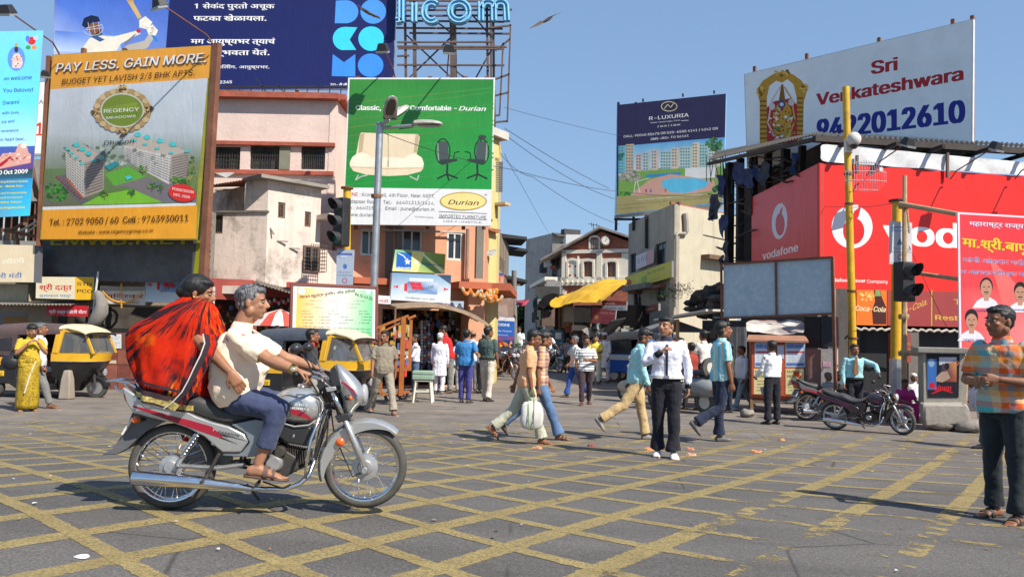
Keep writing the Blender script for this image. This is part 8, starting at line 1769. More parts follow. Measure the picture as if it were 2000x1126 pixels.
def dress(t,J,h,sp):
 """clothes over the body; sp holds the outfit"""
 s=h/1.7; near=sp.get('near',0); vs=(.011 if near else .016)
 fl=folds(.030*s,.16,1); fl2=folds(.010*s,.045,1)
 bel=sp.get('belly',0); fem=sp.get('fem',0)
 top=sp.get('top'); sl=sp.get('sleeve','short'); hem=sp.get('hem','out')
 if top:
  lo={'out':-.12,'tuck':.10,'kurta':-.30}[hem]; mb=MB()
  mb.loft(trunk_rings(J,h,.024,lo,1.01,bel,fem,flare=.05 if hem!='tuck' else .0))
  for q in 'LR':
   sh,el,wr=J['sh'+q],J['el'+q],J['wr'+q];
   if sl=='short': e=sh.lerp(el,.80); limb(mb,[sh.lerp(J['chest'],.25),sh,e],[.064*s,.066*s,.062*s])
   else: limb(mb,[sh.lerp(J['chest'],.25),sh,el,wr],[.058*s,.060*s,.052*s,.038*s])
  if hem=='kurta':
   kn=(J['knL']+J['knR'])*.5; hp_=J['pel']+(J['pel']-J['chest']).normalized()*.06*s; w0=(J['knL']-J['knR']).length
   ax=(J['knL']-J['knR']); ax=(ax.normalized() if ax.length>.02 else J['lft'])
   f2=J['fwd']; spread=abs((J['knL']-J['knR']).dot(f2))*.5
   mb.loft([oval(J['pel'],f2,J['lft'],.125*s,.19*s),oval(J['pel'].lerp(kn,.5),f2,J['lft'],(.14)*s+spread*.5,.20*s),oval(J['pel'].lerp(kn,.92),f2,J['lft'],.15*s+spread,.21*s)])
  mb.build(sp.get('topname','shirt'),top,t,smooth=True,mods=[remesh(vs*s,4),folds(.028*s,.20,0),folds(.013*s,.05,1)] if near else [remesh(vs*s,2),fl])
  n0=J['chest']+(J['neck']-J['chest'])*.45; ax=(J['neck']-J['chest']).normalized(); ff=J.get('cfwd',J['fwd']); ll=J.get('clft',J['lft'])
  mb=MB(); cc=sp.get('collar',top)
  mb.loft([oval(n0+ff*.004*s-ax*.045*s,ff,ll,.068*s,.085*s,16),oval(n0+ax*.0*s,ff,ll,.070*s,.076*s,16),oval(n0+ax*.018*s,ff,ll,.066*s,.070*s,16),oval(n0+ax*.036*s,ff,ll,.060*s,.064*s,16),oval(n0+ax*.034*s,ff,ll,.053*s,.057*s,16),oval(n0+ax*.0*s,ff,ll,.050*s,.055*s,16)],cap=False)
  mb.build('collar',cc,t,smooth=True)
  if sp.get('placket'):
   mb=MB(); rr=trunk_rings(J,h,.027,-.05 if hem!='tuck' else .12,.93,bel,fem,flare=.05 if hem!='tuck' else 0); L0=[];
   pts=[r[0] for r in rr]; nf=ff
   for a_,b_ in zip(pts,pts[1:]): mb.prism([a_+ll*.014*s,a_-ll*.014*s,b_-ll*.014*s,b_+ll*.014*s],nf*.006*s)
   mb.build('placket',sp['placket'],t,smooth=True)
  if sp.get('cuff') and sl=='long':
   for q in 'LR':
    wr=J['wr'+q]; d=(wr-J['el'+q]).normalized(); MB().tube([wr-d*.07*s,wr+d*.005*s],[.043*s,.040*s],12).build('cuff',sp['cuff'],t,smooth=True)
 bot=sp.get('bottom')
 if bot:
  mb=MB(); mb.loft(trunk_rings(J,h,.014,-.22,.20,bel,fem))
  for q in 'LR':
   hp_,kn,an=J['hp'+q],J['kn'+q],J['an'+q]; fl_=sp.get('flare',.062); e=kn.lerp(an,sp.get('leglen',.97))
   limb(mb,[hp_,hp_.lerp(kn,.5),kn,kn.lerp(an,.5),e],[.104*s,.094*s,.076*s,.068*s,fl_*s],12)
  mb.build('trousers',bot,t,smooth=True,mods=[remesh(vs*s,3),fl,fl2] if near else [remesh(vs*s,2),fl])
 if sp.get('belt'):
  r_=trunk_rings(J,h,.040,.08,.16,bel,fem); MB().loft([r_[0],r_[12],r_[23]]).build('belt',sp['belt'],t,smooth='auto');
  if sp.get('buckle'): f_=J['fwd']; c=(r_[12][0]); MB().box(*c,.02*s,.055*s,.04*s,M=Matrix.Rotation(math.atan2(f_.y,f_.x),3,'Z')).build('buckle',CHR,t,mods=[bevel(.004)])
 sc_=sp.get('shoe')
 for q in 'LR':
  a=J['an'+q]; f=J['ft'+q]; up=J['fu'+q]; l=up.cross(f)
  if sp.get('sandal'):
   MB().loft([oval(a+f*x*s-up*(.079)*s,up,l,.009*s,w_*s,12,3) for x,w_ in ((-.075,.02),(-.06,.036),(.0,.038),(.06,.044),(.12,.05),(.17,.045),(.205,.02))]).build('sandal_sole',sc_,t,smooth=True)
   mb=MB();
   for x0,x1 in ((.045,.075),(.10,.12)): mb.loft([[a+f*x*s+l*(w_*math.cos(b)*s)-up*(.078-hh*math.sin(b))*s for b in [PI*i/8 for i in range(9)]] for x,w_,hh in ((x0,.048,.080 if x0<.08 else .062),(x1,.054,.070 if x0<.08 else .052))],cap=False)
   mb.build('sandal_strap',sc_,t,smooth=True)
  elif sc_:
   mb=MB(); make_foot(mb,a,f,up,h,1.06,False,.006); o=mb.build('shoe',sc_,t,smooth=True,mods=[subsurf(1)])
   if sp.get('sole'): MB().loft([oval(a+f*x*s-up*.085*s,up,l,.010*s,w_*s,12,3) for x,w_ in ((-.075,.02),(-.055,.038),(.05,.042),(.12,.05),(.17,.04),(.185,.02))]).build('sole',sp['sole'],t,smooth=True)
def person(label,J,h,sp,group=None):
 gpt=sp.get('base') or V((J['pel'].x,J['pel'].y,min(J['anL'].z,J['anR'].z)-.08))
 t=thing('person',label,'person',tuple(gpt),group=group)
 s=h/1.7; s2=s*sp.get('hs',1.13); near=sp.get('near',0); vs=(.0062 if near==2 else .0075 if near else .0105)*s
 mb,lo,M,_=head_parts(t,J,s2*1.7,None)
 mb.loft(trunk_rings(J,h,0,-.2,1.04,sp.get('belly',0),sp.get('fem',0)))
 nk=J['chest']; limb(mb,[nk+(J['neck']-nk)*.3,J['neck'],J['head']-J['hup'].normalized()*.05*s-J['hfwd'].normalized()*.015*s],[.064*s,.060*s,.058*s],12)
 for q,sd in (('L',1),('R',-1)):
  sh,el,wr=J['sh'+q],J['el'+q],J['wr'+q]; b=sp.get('arm',1.)
  limb(mb,[sh.lerp(nk,.3),sh,sh.lerp(el,.5),el,el.lerp(wr,.35),wr],[.05*s,.052*s*b,.045*s*b,.037*s*b,.040*s*b,.025*s*b])
  hd=J.get('hd'+q) or (wr-el).normalized(); pn=J.get('pn'+q) or -J['lft']*sd
  make_hand(mb,wr,hd,pn,h,J.get('curl'+q,28),sd,max(.0088,vs*.95/s))
  hp_,kn,an=J['hp'+q],J['kn'+q],J['an'+q]
  limb(mb,[hp_,hp_.lerp(kn,.5),kn,kn.lerp(an,.35),an],[.078*s,.068*s,.048*s,.048*s,.032*s],12)
  global J_side
  J_side=sd; make_foot(mb,an,J['ft'+q],J['fu'+q],h,1.,near>0 or sp.get('sandal',0))
 mb.build('body',skin(sp.get('skin',0)),t,smooth=True,mods=[remesh(vs,2 if near<2 else 3,.45)])
 hair_mesh(t,lo,M,s2,sp.get('hstyle','short'),sp.get('hair',0),sp.get('cap'))
 if sp.get('face',1): face_bits(t,lo,M,s2,sp.get('hair',0),sp.get('moust',0),sp.get('beard',0))
 dress(t,J,h,sp)
 return t
def stand(x,y,z,h,yaw,lean=0,hipL=0,kneeL=2,hipR=0,kneeR=2,shL=5,elL=15,shR=5,elR=15,abL=8,abR=8,inL=0,inR=0,hyaw=0,hpitch=0,twist=0,spread=0,seat=None,toe=12,bow=0):
 """joints of a figure of height h facing yaw (degrees; 0 = +X, 90 = away from the camera)"""
 R_=lambda a:V((math.cos(rad(a)),math.sin(rad(a)),0)); F=R_(yaw); L=V((-F.y,F.x,0)); U=V((0,0,1)); J={}
 P=V((0,0,0)); up=(U*math.cos(rad(lean))+F*math.sin(rad(lean)))
 chest=P+up*.285*h; Fc=R_(yaw+twist); Lc=V((-Fc.y,Fc.x,0)); neck=chest+(up*.85+U*.15).normalized()*.046*h+Fc*.004*h
 hf=R_(yaw+twist+hyaw); hup=(U*math.cos(rad(hpitch))+hf*math.sin(rad(hpitch))).normalized(); hfw=(hf*math.cos(rad(hpitch))-U*math.sin(rad(hpitch))).normalized()
 head=neck+hup*.068*h+hfw*.012*h
 J.update(pel=P,chest=chest,neck=neck,head=head,hfwd=hfw,hup=hup,fwd=F,lft=L,cfwd=Fc,clft=Lc)
 if bow: J['bow']=-Fc*bow
 for q,sd,hip,kn,sh,el,ab,inn in (('L',1,hipL,kneeL,shL,elL,abL,inL),('R',-1,hipR,kneeR,shR,elR,abR,inR)):
  hpj=P+L*sd*.052*h-U*.015*h; d=(-U*math.cos(rad(hip))+F*math.sin(rad(hip))+L*sd*math.sin(rad(spread+1.5))).normalized(); k=hpj+d*.245*h
  a2=hip-kn; d2=(-U*math.cos(rad(a2))+F*math.sin(rad(a2))+L*sd*math.sin(rad(spread*.3))).normalized(); an=k+d2*.238*h
  J['hp'+q],J['kn'+q],J['an'+q]=hpj,k,an; fo=(F*math.cos(rad(toe))+L*sd*math.sin(rad(toe))).normalized(); J['ft'+q]=fo; J['fu'+q]=U.copy(); J['_a2'+q]=a2; J['_d2'+q]=d2
  s0=chest-up*.018*h+Lc*sd*.108*h; d=(-up*math.cos(rad(sh))*math.cos(rad(ab))+Fc*math.sin(rad(sh))+Lc*sd*math.sin(rad(ab))).normalized(); e=s0+d*.168*h
  a3=sh+el; d3=(-up*math.cos(rad(a3))+Fc*math.sin(rad(a3))); d3=(d3*math.cos(rad(inn))-Lc*sd*math.sin(rad(inn))).normalized(); wr=e+d3*.148*h
  J['sh'+q],J['el'+q],J['wr'+q]=s0,e,wr; J['hd'+q]=d3; J['pn'+q]=(-Lc*sd+Fc*.2).normalized()
 if seat is None:
  low=min(J['anL'].z,J['anR'].z); off=V((x,y,z-low+.048*h))
  for q in 'LR':
   lift=J['an'+q].z-low
   if lift>.03*h:   # foot peels off the ground, toe down
    d2=J['_d2'+q]; F2=J['ft'+q]; f=(F2-d2*F2.dot(d2)).normalized(); f=(f*.8+F2*.2+(-U)*.12).normalized(); J['ft'+q]=f; l=U.cross(F2).normalized(); J['fu'+q]=f.cross(l).normalized()
    if J['fu'+q].z<0: J['fu'+q]=-J['fu'+q]
 else: off=V((x,y,seat))
 for k_ in list(J):
  if k_ in('pel','chest','neck','head') or k_[:2] in ('hp','kn','an','sh','el','wr'): J[k_]=J[k_]+off
 return J
def place(label,px,py,top,yaw,sp,Y=None,hk=1.03,**k):
 """a person whose soles are at pixel row py and crown at row top; px is the middle of the hips"""
 g=gnd(px,py)
 if Y: g=at(px,655,Y); g.z=0
 zt=at(px,top,g.y).z; h=(zt-g.z)*hk/1.015; J=stand(g.x,g.y,g.z,h,yaw,**k)
 return person(label,J,h,sp),J,h
C=lambda r,g,b,**k:cloth(rgb(r,g,b),**k)
blk_tr=C(34,34,42); khaki=C(196,176,140); grey_tr=C(120,118,112); jean=C(86,112,148,var=.3); djean=C(38,46,66); white=C(222,222,224,var=.05); black_sh=paint((.02,.018,.016),.45); brn=paint((.10,.05,.03),.6)
sand=dict(sandal=1,shoe=brn)
# ---- riders of the silver motorcycle
def J_px(d,fwd,lft):
 J={k:BW(*v) for k,v in d.items()}; return J
hF=(BW(700,800)-BW(400,800)).normalized(); hL=V((-hF.y,hF.x,0))
s_=BS
def rider_driver():
 J={}; pel=BW(455,772,0); J['pel']=pel; J['chest']=BW(456,648,0); J['neck']=BW(464,622,0); J['head']=BW(478,584,0); J['hfwd']=(hF+V((0,0,-.06))).normalized(); J['hup']=V((0,0,1))+hF*.05; J['fwd']=(hF+V((0,0,.25))).normalized(); J['lft']=hL; J['cfwd']=(hF+V((0,0,-.12))).normalized(); J['clft']=hL
 J['bow']=-hF*.03
 J['shR']=BW(458,655,-.185);J['shL']=BW(464,655,.185); J['elR']=BW(530,698,-.27);J['elL']=BW(535,698,.27); J['wrR']=BW(583,716,-.335);J['wrL']=BW(588,716,.335)
 for q in 'RL': J['hd'+q]=(hF*.9+V((0,0,-.25))).normalized(); J['pn'+q]=V((0,0,-1))+hF*.1; J['curl'+q]=58
 J['hpR']=BW(462,778,-.09);J['hpL']=BW(462,778,.09); J['knR']=BW(549,795,-.19);J['knL']=BW(549,795,.19); J['anR']=BW(511,900,-.19);J['anL']=BW(511,900,.19)
 for q in 'RL': J['ft'+q]=(hF+V((0,0,-.10))).normalized(); J['fu'+q]=(V((0,0,1))+hF*.10).normalized()
 t=person('man in a cream short-sleeved shirt driving the silver motorcycle',J,1.76,dict(near=2,hs=1.,skin=2,hair=1,moust=0,belly=.9,top=C(240,218,192,var=.04,fold=.22),bottom=C(62,70,98),leglen=.70,flare=.066,sandal=1,shoe=paint((.11,.06,.045),.6),arm=1.12,base=BW(455,800)))
 w=J['wrR']; d=(w-J['elR']).normalized(); MB().tube([w-d*.035,w-d*.005],[.036,.034],14).build('wristwatch',paint((.55,.40,.12),.3,1.),t,smooth='auto')
 MB().ell(w-d*.02-hL*.034,.018,.006,.016,None,12,8).build('watch_face',paint((.5,.45,.3),.2,.4),t,smooth=True)
 return J
rider_driver()
def rider_pillion():
 J={}; J['pel']=BW(350,762,0.02); J['chest']=BW(350,630,0.0); J['neck']=BW(360,600,0.0); J['head']=BW(376,568,-.02); J['hfwd']=(hF+V((0,0,-.22))).normalized(); J['hup']=V((0,0,1))+hF*.2
 J['fwd']=hF.copy(); J['lft']=hL; J['cfwd']=(hF-hL*.25).normalized(); J['clft']=(hL+hF*.25).normalized()
 J['shR']=BW(362,640,-.06);J['shL']=BW(350,648,.19); J['elR']=BW(411,682,-.175);J['elL']=BW(380,705,.25); J['wrR']=BW(457,722,-.262);J['wrL']=BW(420,740,.2)
 J['hdR']=(BW(480,754,-.275)-BW(457,722,-.262)).normalized(); J['pnR']=hL*1.+V((0,0,-.2)); J['curlR']=14; J['hdL']=hF; J['pnL']=V((0,0,-1))
 J['hpR']=BW(350,768,.0);J['hpL']=BW(345,768,.12); J['knR']=BW(425,788,.22);J['knL']=BW(370,788,.30); J['anR']=BW(415,880,.24);J['anL']=BW(362,880,.28)
 for q in 'RL': J['ft'+q]=(hF*.3+hL).normalized(); J['fu'+q]=V((0,0,1))
 t=thing('person','woman in a red and black patterned shawl riding side-saddle behind the driver','person',tuple(BW(350,800)))
 h=1.60; s=h/1.7*1.06; mb,lo,M,_=head_parts(t,J,s*1.7,None); mb.loft(trunk_rings(J,h,0,-.2,1.04,.6,1)); nk=J['chest']; limb(mb,[nk,J['neck'],J['head']-J['hup'].normalized()*.05],[.06,.052,.05],12)
 for q,sd in (('L',1),('R',-1)):
  sh,el,wr=J['sh'+q],J['el'+q],J['wr'+q]; limb(mb,[sh.lerp(nk,.3),sh,sh.lerp(el,.5),el,el.lerp(wr,.35),wr],[.05,.06,.055,.044,.042,.027]); make_hand(mb,wr,J['hd'+q],J['pn'+q],h*1.08,J.get('curl'+q,30),sd,.009)
  hp_,kn,an=J['hp'+q],J['kn'+q],J['an'+q]; limb(mb,[hp_,kn,an],[.09,.058,.035],12); make_foot(mb,an,J['ft'+q],J['fu'+q],h)
 mb.build('body',skin(0),t,smooth=True,mods=[remesh(.0065,3,.45)])
 face_bits(t,lo,M,s,0,0)
 hb=MB(); hb.ell(lo(-.026,0,.034),.104*s,.092*s,.092*s,M,18,12); hb.ell(lo(-.105,0,-.012),.055*s,.055*s,.05*s,M,14,10); hb.ell(lo(.012,0,.072),.070*s,.080*s,.038*s,M,14,8); hb.ell(lo(-.05,0,-.02),.06*s,.078*s,.055*s,M,12,8)
 hb.build('hair',hairm(0),t,smooth=True,mods=[remesh(.007,4),folds(.006,.03)])
 MB().ell(lo(-.008,-.088,-.035),.007,.006,.007,None,8,6).build('earring',paint((.7,.5,.1),.25,1.),t,smooth=True)
 # shawl
 m=N('red_shawl'); m.tc=m.n('TexCoord'); sp_=m.n('SeparateXYZ'); m.l(m.tc.outputs['Object'],sp_.inputs[0]); o0=BW(398,588)-t.location
 dx=m.math('SUBTRACT',sp_.outputs[0],o0.x); dz=m.math('SUBTRACT',sp_.outputs[2],o0.z+.06); an=m.math('ARCTAN2',dz,dx); ds=m.math('SQRT',m.math('ADD',m.math('MULTIPLY',dx,dx),m.math('MULTIPLY',dz,dz)))
 cv=m.n('CombineXYZ'); m.l(m.math('MULTIPLY',an,9.),cv.inputs[0]); m.l(m.math('MULTIPLY',ds,2.2),cv.inputs[1]); m.l(m.math('MULTIPLY',sp_.outputs[1],2.),cv.inputs[2])
 sn=m.noise(1.7,4,.6,cv.outputs[0],.4); st=m.ramp(sn,[(.475,0),(.53,1)]); msk=m.ramp(m.noise(3.2,3,.5),[(.40,0),(.50,1)])
 base=m.ramp(m.noise(4.,5,.65),[(.3,(.33,.006,.004)),(.55,(.50,.022,.003)),(.68,(.66,.11,.004))])
 cc=m.mix(m.math('MULTIPLY',st,msk),base,(.028,.010,.014)); yy=m.ramp(m.noise(1.6,4,.6,cv.outputs[0],1.),[(.62,0),(.68,1)]); cc=m.mix(m.math('MULTIPLY',yy,m.ramp(m.noise(2.3,2,.5),[(.5,0),(.56,.8)])),cc,(.72,.28,.02))
 m.color(cc); m.rough(.8); m.p.inputs['Specular IOR Level'].default_value=.12; m.bump(sn,.5,.03)
 rows=[(570,573,352,392,.07,.0),(584,590,330,402,.12,.0),(602,610,304,413,.18,.0),(622,632,276,420,.21,.01),(640,660,244,422,.225,.02),(668,692,240,421,.235,.03),(698,722,249,414,.25,.03),(724,750,257,406,.26,.03),(744,770,264,400,.26,.03),(758,790,270,386,.245,.02)]
 def shring(r,grow=0.,dz=0):
  yl,yr,x0,x1,w_,o=r; out=[]; n=72
  for j in range(n):
   a=2*PI*j/n; cs,sn=math.cos(a),math.sin(a); x=(x0+x1)/2+(x1-x0)/2*math.copysign(abs(cs)**.85,cs); y=math.copysign(abs(sn)**.85,sn)*w_; rip=1+(.05*math.sin(j*2*PI*7/n+r[0]*.02)+.035*math.sin(j*2*PI*13/n-r[0]*.03))*min(1,(r[0]-576)/60)
   py=yl+(yr-yl)*(x-x0)/(x1-x0)+dz
   xc=(x0+x1)/2; out.append(BW(xc+(x-xc)*(rip+grow),py,o+y*(rip+grow)))
  return out
 MB().loft([shring(r) for r in rows]).build('shawl',m.m,t,smooth=True,mods=[subsurf(1),folds(.03,.14),folds(.012,.05)])
 gb=N('gold_border'); gb.color(gb.ramp(gb.noise(40,3,.6),[(.45,(.35,.26,.07)),(.55,(.62,.50,.18))])); gb.rough(.45); gb.p.inputs['Metallic'].default_value=.3
 bl_=C(52,40,46)
 # lower borders: dark band, gold band, dark edge following the hem
 def band(d0,d1,mt,g0,nm):
  R0=shring((758+d0,790+d0,270-(d0>8)*0,386,.255,.02),g0);R1=shring((758+d1,790+d1,271,384,.253,.02),g0+.004); MB().loft([R0,R1],cap=False).build(nm,mt,t,smooth=True,mods=[folds(.01,.05)])
 band(-24,-19,bl_,.075,'dark_stripe'); band(-8,2,bl_,.07,'dark_band'); band(2,12,gb.m,.065,'gold_border'); band(12,16,bl_,.06,'dark_hem')
 # front edge of the shawl: dark strip with a white line down to the gold end
 path=[(414,650,-.215),(421,668,-.26),(416,690,-.285),(406,715,-.30),(397,738,-.305),(386,760,-.30),(368,780,-.285),(352,792,-.27)]
 def strip(o0,o1,mt,nm,yo=.012,sel=path):
  mb=MB(); A=[BW(x+o0,y,q-yo) for x,y,q in sel];B=[BW(x+o1,y+abs(o1-o0)*.12,q-yo-.003) for x,y,q in sel]
  mb.add(A+B,[(i,i+1,len(A)+i+1,len(A)+i) for i in range(len(A)-1)]); mb.build(nm,mt,t,smooth=True)
 strip(-11,-1,bl_,'dark_edge'); strip(-13.5,-11,paint((.6,.58,.55),.7),'white_edge_line',.016); strip(-1,9,m.m,'shawl_fall',.010); strip(9,12,bl_,'dark_edge',.012)
 MB().add([BW(352,775,-.30),BW(370,785,-.30),BW(360,797,-.29),BW(340,787,-.29)],[(0,1,2,3)]).build('gold_corner',gb.m,t)
 for k_ in range(5): w=J['wrR']; d=(w-J['elR']).normalized(); MB().lathe([(.034,-.002),(.037,0),(.034,.002)],(0,0,0),'Z',16,closed=False,cap=False).build('bangle',paint(((.5,.38,.1),(.15,.3,.1))[k_%2],.3,.8),t,smooth=True).matrix_local=Matrix.Translation(w-d*(.012+k_*.008)-t.location)@d.to_track_quat('Z','Y').to_matrix().to_4x4()
 # skirt of the saree over the far side
 mb=MB(); mb.loft([oval(BW(352,768,.05),hF,hL,.17,.20,16),oval(BW(375,790,.20),hF,hL,.24,.17,16),oval(BW(385,830,.27),hF,hL,.22,.11,16),oval(BW(388,872,.28),hF,hL,.19,.10,16)]); mb.build('saree_skirt',m.m,t,smooth=True,mods=[folds(.04,.1)])
rider_pillion()
# ---- walkers and bystanders
plaid_l=stripes([rgb(228,100,40),rgb(215,150,95),rgb(80,175,185),rgb(214,190,150),rgb(228,92,40),rgb(150,120,130)],4.2,'X','check_shirt',[rgb(225,140,80),rgb(80,175,180),rgb(222,96,44),rgb(205,195,160),rgb(230,160,60),rgb(110,140,130)],3.6)
place('man in an orange and turquoise checked shirt standing close at the right edge',1963,1016,598,205,dict(near=2,skin=1,top=plaid_l,bottom=C(40,46,50,var=.3),flare=.078,sandal=1,shoe=paint((.03,.028,.03),.6),hem='out',leglen=.98),hk=1.0,
shL=12,elL=88,inL=48,abL=14,shR=14,elR=78,inR=40,abR=16,hyaw=-22,hpitch=2,hipL=3,hipR=-4,spread=3,twist=12)
def shoe_person():
 return place('passer-by behind the checked-shirt man, only a grey trouser leg and dark shoe showing',1950,878,684,180,dict(skin=1,top=C(180,180,180),bottom=C(80,82,84),shoe=black_sh),hipL=-24,kneeL=18,hipR=18,kneeR=6)
shoe_person()
wsh=C(214,216,232,var=.05,fold=.5)
place('young man in white long-sleeved shirt, black trousers and white shoes crossing the junction',1300,893,617,262,dict(near=1,skin=2,hstyle='long',top=wsh,sleeve='long',hem='tuck',cuff=C(30,34,48),collar=C(60,62,80),placket=C(40,44,60),bottom=blk_tr,flare=.098,belt=C(205,205,200),buckle=1,shoe=paint((.7,.7,.7),.5),sole=paint((.55,.4,.35),.7)),hk=1.0,
shR=28,elR=118,inR=46,abR=16,shL=-3,elL=12,abL=16,hipL=6,kneeL=4,hipR=-5,kneeR=4,hyaw=-32,spread=-1,toe=6)
t,J,h=place('youth in a peach shirt carrying a white cloth bag across the junction',1026,865,650,2,dict(near=1,skin=1,top=C(226,168,124,var=.08),bottom=C(178,178,158),flare=.09,sandal=1,shoe=paint((.25,.11,.06),.7),hem='out'),hk=1.06,
hipR=18,kneeR=3,hipL=-24,kneeL=26,shR=3,elR=10,shL=-22,elL=8,abL=8,abR=4,hpitch=22,lean=4,hyaw=-14)
bagw=J['wrR']; bag=thing('cloth_bag','large white cloth bag with green stripes carried by the peach-shirted youth','bag',(bagw.x,bagw.y-.02,bagw.z-.55*h/1.6));
bm=paint((.60,.58,.54),.8,0,.15,12,.5); mb=MB(); bx=bagw+V((0,-.05,-.06))
mb.loft([oval(bx+V((0,0,-.10)),V((0,1,0)),V((1,0,0)),.02,.135,16,3),oval(bx+V((.01,0,-.2)),V((0,1,0)),V((1,0,0)),.05,.150,16,3),oval(bx+V((.01,0,-.36)),V((0,1,0)),V((1,0,0)),.07,.165,16,3),oval(bx+V((0,0,-.50)),V((0,1,0)),V((1,0,0)),.04,.15,16,3)])
mb.build('bag_body',bm,bag,smooth=True,mods=[subsurf(1),folds(.04,.1),folds(.02,.04)])
for sx in (-.04,.03): MB().tube([bx+V((0,.0,.06)),bx+V((sx*1.2,-.01,-.08)),bx+V((sx,-.075,-.3)),bx+V((sx,-.06,-.5))],.006,5).build('green_strap',paint((.12,.22,.08),.7),bag)
pl2=stripes([rgb(200,140,100),rgb(210,190,160),rgb(150,90,80),rgb(180,160,140)],9,'Z','check_shirt',[rgb(190,130,95),rgb(210,180,150),rgb(120,100,120)],8)
place('youth in an orange checked shirt and flared blue jeans, just behind the peach-shirted one',1051,857,648,4,dict(near=0,skin=1,hstyle='long',top=pl2,sleeve='short',bottom=jean,flare=.095,sandal=1,shoe=paint((.06,.04,.035),.7)),hk=1.05,hipR=24,kneeR=4,hipL=-30,kneeL=24,hpitch=14,shL=15,shR=-10,lean=3)
place('teenager in a pale turquoise shirt and tan cargo trousers striding right',1243,859,657,3,dict(near=1,skin=1,hstyle='long',top=C(160,212,214,var=.06),sleeve='long',bottom=C(186,160,118),flare=.085,shoe=paint((.22,.20,.19),.6)),hk=1.10,hipL=12,kneeL=2,hipR=-32,kneeR=26,shR=6,elR=18,shL=-14,elL=12,hpitch=24,hyaw=-20,lean=5)
st1=stripes([rgb(126,196,214),rgb(186,220,226),rgb(200,200,160),rgb(150,205,216),rgb(110,180,205)],14,'X','striped_shirt')
place('youth in a blue striped shirt and dark jeans stepping to the right',1408,863,640,8,dict(near=1,skin=1,hstyle='long',top=st1,sleeve='short',bottom=djean,flare=.09,shoe=paint((.12,.11,.11),.6)),hk=1.06,hipL=2,kneeL=2,hipR=-8,kneeR=52,shR=2,elR=10,shL=10,elL=20,hyaw=-12)
place('man in a white shirt and black trousers reading posters at the kiosk',1508,828,665,112,dict(near=1,skin=3,face=0,top=white,sleeve='long',bottom=blk_tr,flare=.082,shoe=black_sh,hem='tuck'),hk=1.0,shL=14,elL=45,inL=10,shR=8,elR=20,spread=2)
g=gnd(1500,800);
mb=MB(); p=at(1497,762,15.3); mb.add([p+V((-.12,0,.06)),p+V((.14,.02,.09)),p+V((.16,.0,-.06)),p+V((-.10,-.03,-.08))],[(0,1,2,3)]); mb.build('folded_newspaper',paint((.6,.6,.6),.8,0,.3,20),label='folded newspaper in the hand of the man at the kiosk',cat='newspaper')
t,J,h=place('man in a pale teal shirt and brown tie leaning on the parked motorcycle',1668,842,672,262,dict(near=1,skin=1,moust=0,top=C(150,196,200,var=.06),sleeve='long',hem='tuck',bottom=blk_tr,belt=black_sh,shoe=black_sh),Y=15.6,hk=1.0,shL=32,elL=18,abL=62,shR=4,elR=12,abR=12,hyaw=10)
ax=J['chest']; f=J['cfwd']; MB().loft([[ax+f*.125+V((a*w_,-.004,z)) for a in (-1,1)]+[ax+f*.135+V((a*w_,-.008,z)) for a in (1,-1)] for z,w_ in ((.05,.025),(.0,.022),(-.15,.038),(-.27,.044),(-.31,.01))]).build('tie',C(130,92,66),t)
stw=stripes([rgb(225,225,222),rgb(225,225,222),rgb(225,225,222),rgb(60,60,66)],16,'Z','striped_shirt')
place('man with folded arms in a white and black striped polo shirt mid street',1143,790,657,268,dict(near=1,skin=1,moust=1,top=stw,bottom=C(64,50,54),shoe=paint((.1,.05,.04),.6)),hk=1.02,hipL=-14,kneeL=6,hipR=20,kneeR=8,shL=22,elL=80,inL=50,abL=12,shR=-4,elR=6,abR=10,hyaw=14)
place('grey-haired man in a white shirt and blue jeans with his hand to his face',1122,776,660,195,dict(skin=1,hair=1,hstyle='short',top=C(214,212,204,var=.06),bottom=C(48,80,150),flare=.085,shoe=brn),hk=1.05,hipL=-20,kneeL=14,hipR=16,kneeR=4,shL=18,elL=30,abL=20,shR=40,elR=130,inR=12)
place('man in a yellow shirt standing in the street before the stalls',1163,750,656,255,dict(skin=2,hstyle='short',top=C(226,206,90),bottom=C(214,210,190),shoe=brn),hpitch=12,shR=24,elR=80,inR=35,shL=20,elL=70,inL=30)
place('man in a dark navy shirt behind the striped polo man',1141,742,650,262,dict(skin=3,moust=1,top=C(40,44,62),bottom=djean,shoe=black_sh),Y=31,hk=1.0)
t,J,h=place('old man in white kurta and white cap holding a walking stick',1180,747,652,232,dict(skin=3,hair=2,cap=paint((.65,.65,.65),.8),beard=0,top=C(205,212,222,var=.05),sleeve='long',hem='kurta',topname='kurta',bottom=C(205,210,215),shoe=brn,moust=1),shR=20,elR=60,inR=10,hipL=-6,hipR=10)
w=J['wrR']; MB().tube([w+V((-.02,0,.04)),w+V((.04,-.03,.06)),w+V((.05,-.04,0)),V((w.x+.08,w.y-.12,0))],.016,6).build('walking_stick',WOOD,label='walking stick of the old man in white',cat='walking stick')
place('distant man in a white shirt below the pole at the street mouth',1014,715,638,262,dict(skin=3,top=white,bottom=grey_tr,shoe=black_sh),Y=44,hk=1.0)
place('distant woman in green and pink below the pole at the street mouth',1006,715,656,262,dict(skin=3,fem=1,top=C(60,140,90),bottom=C(190,90,110),shoe=black_sh,hem='kurta'),Y=42,hk=1.0)
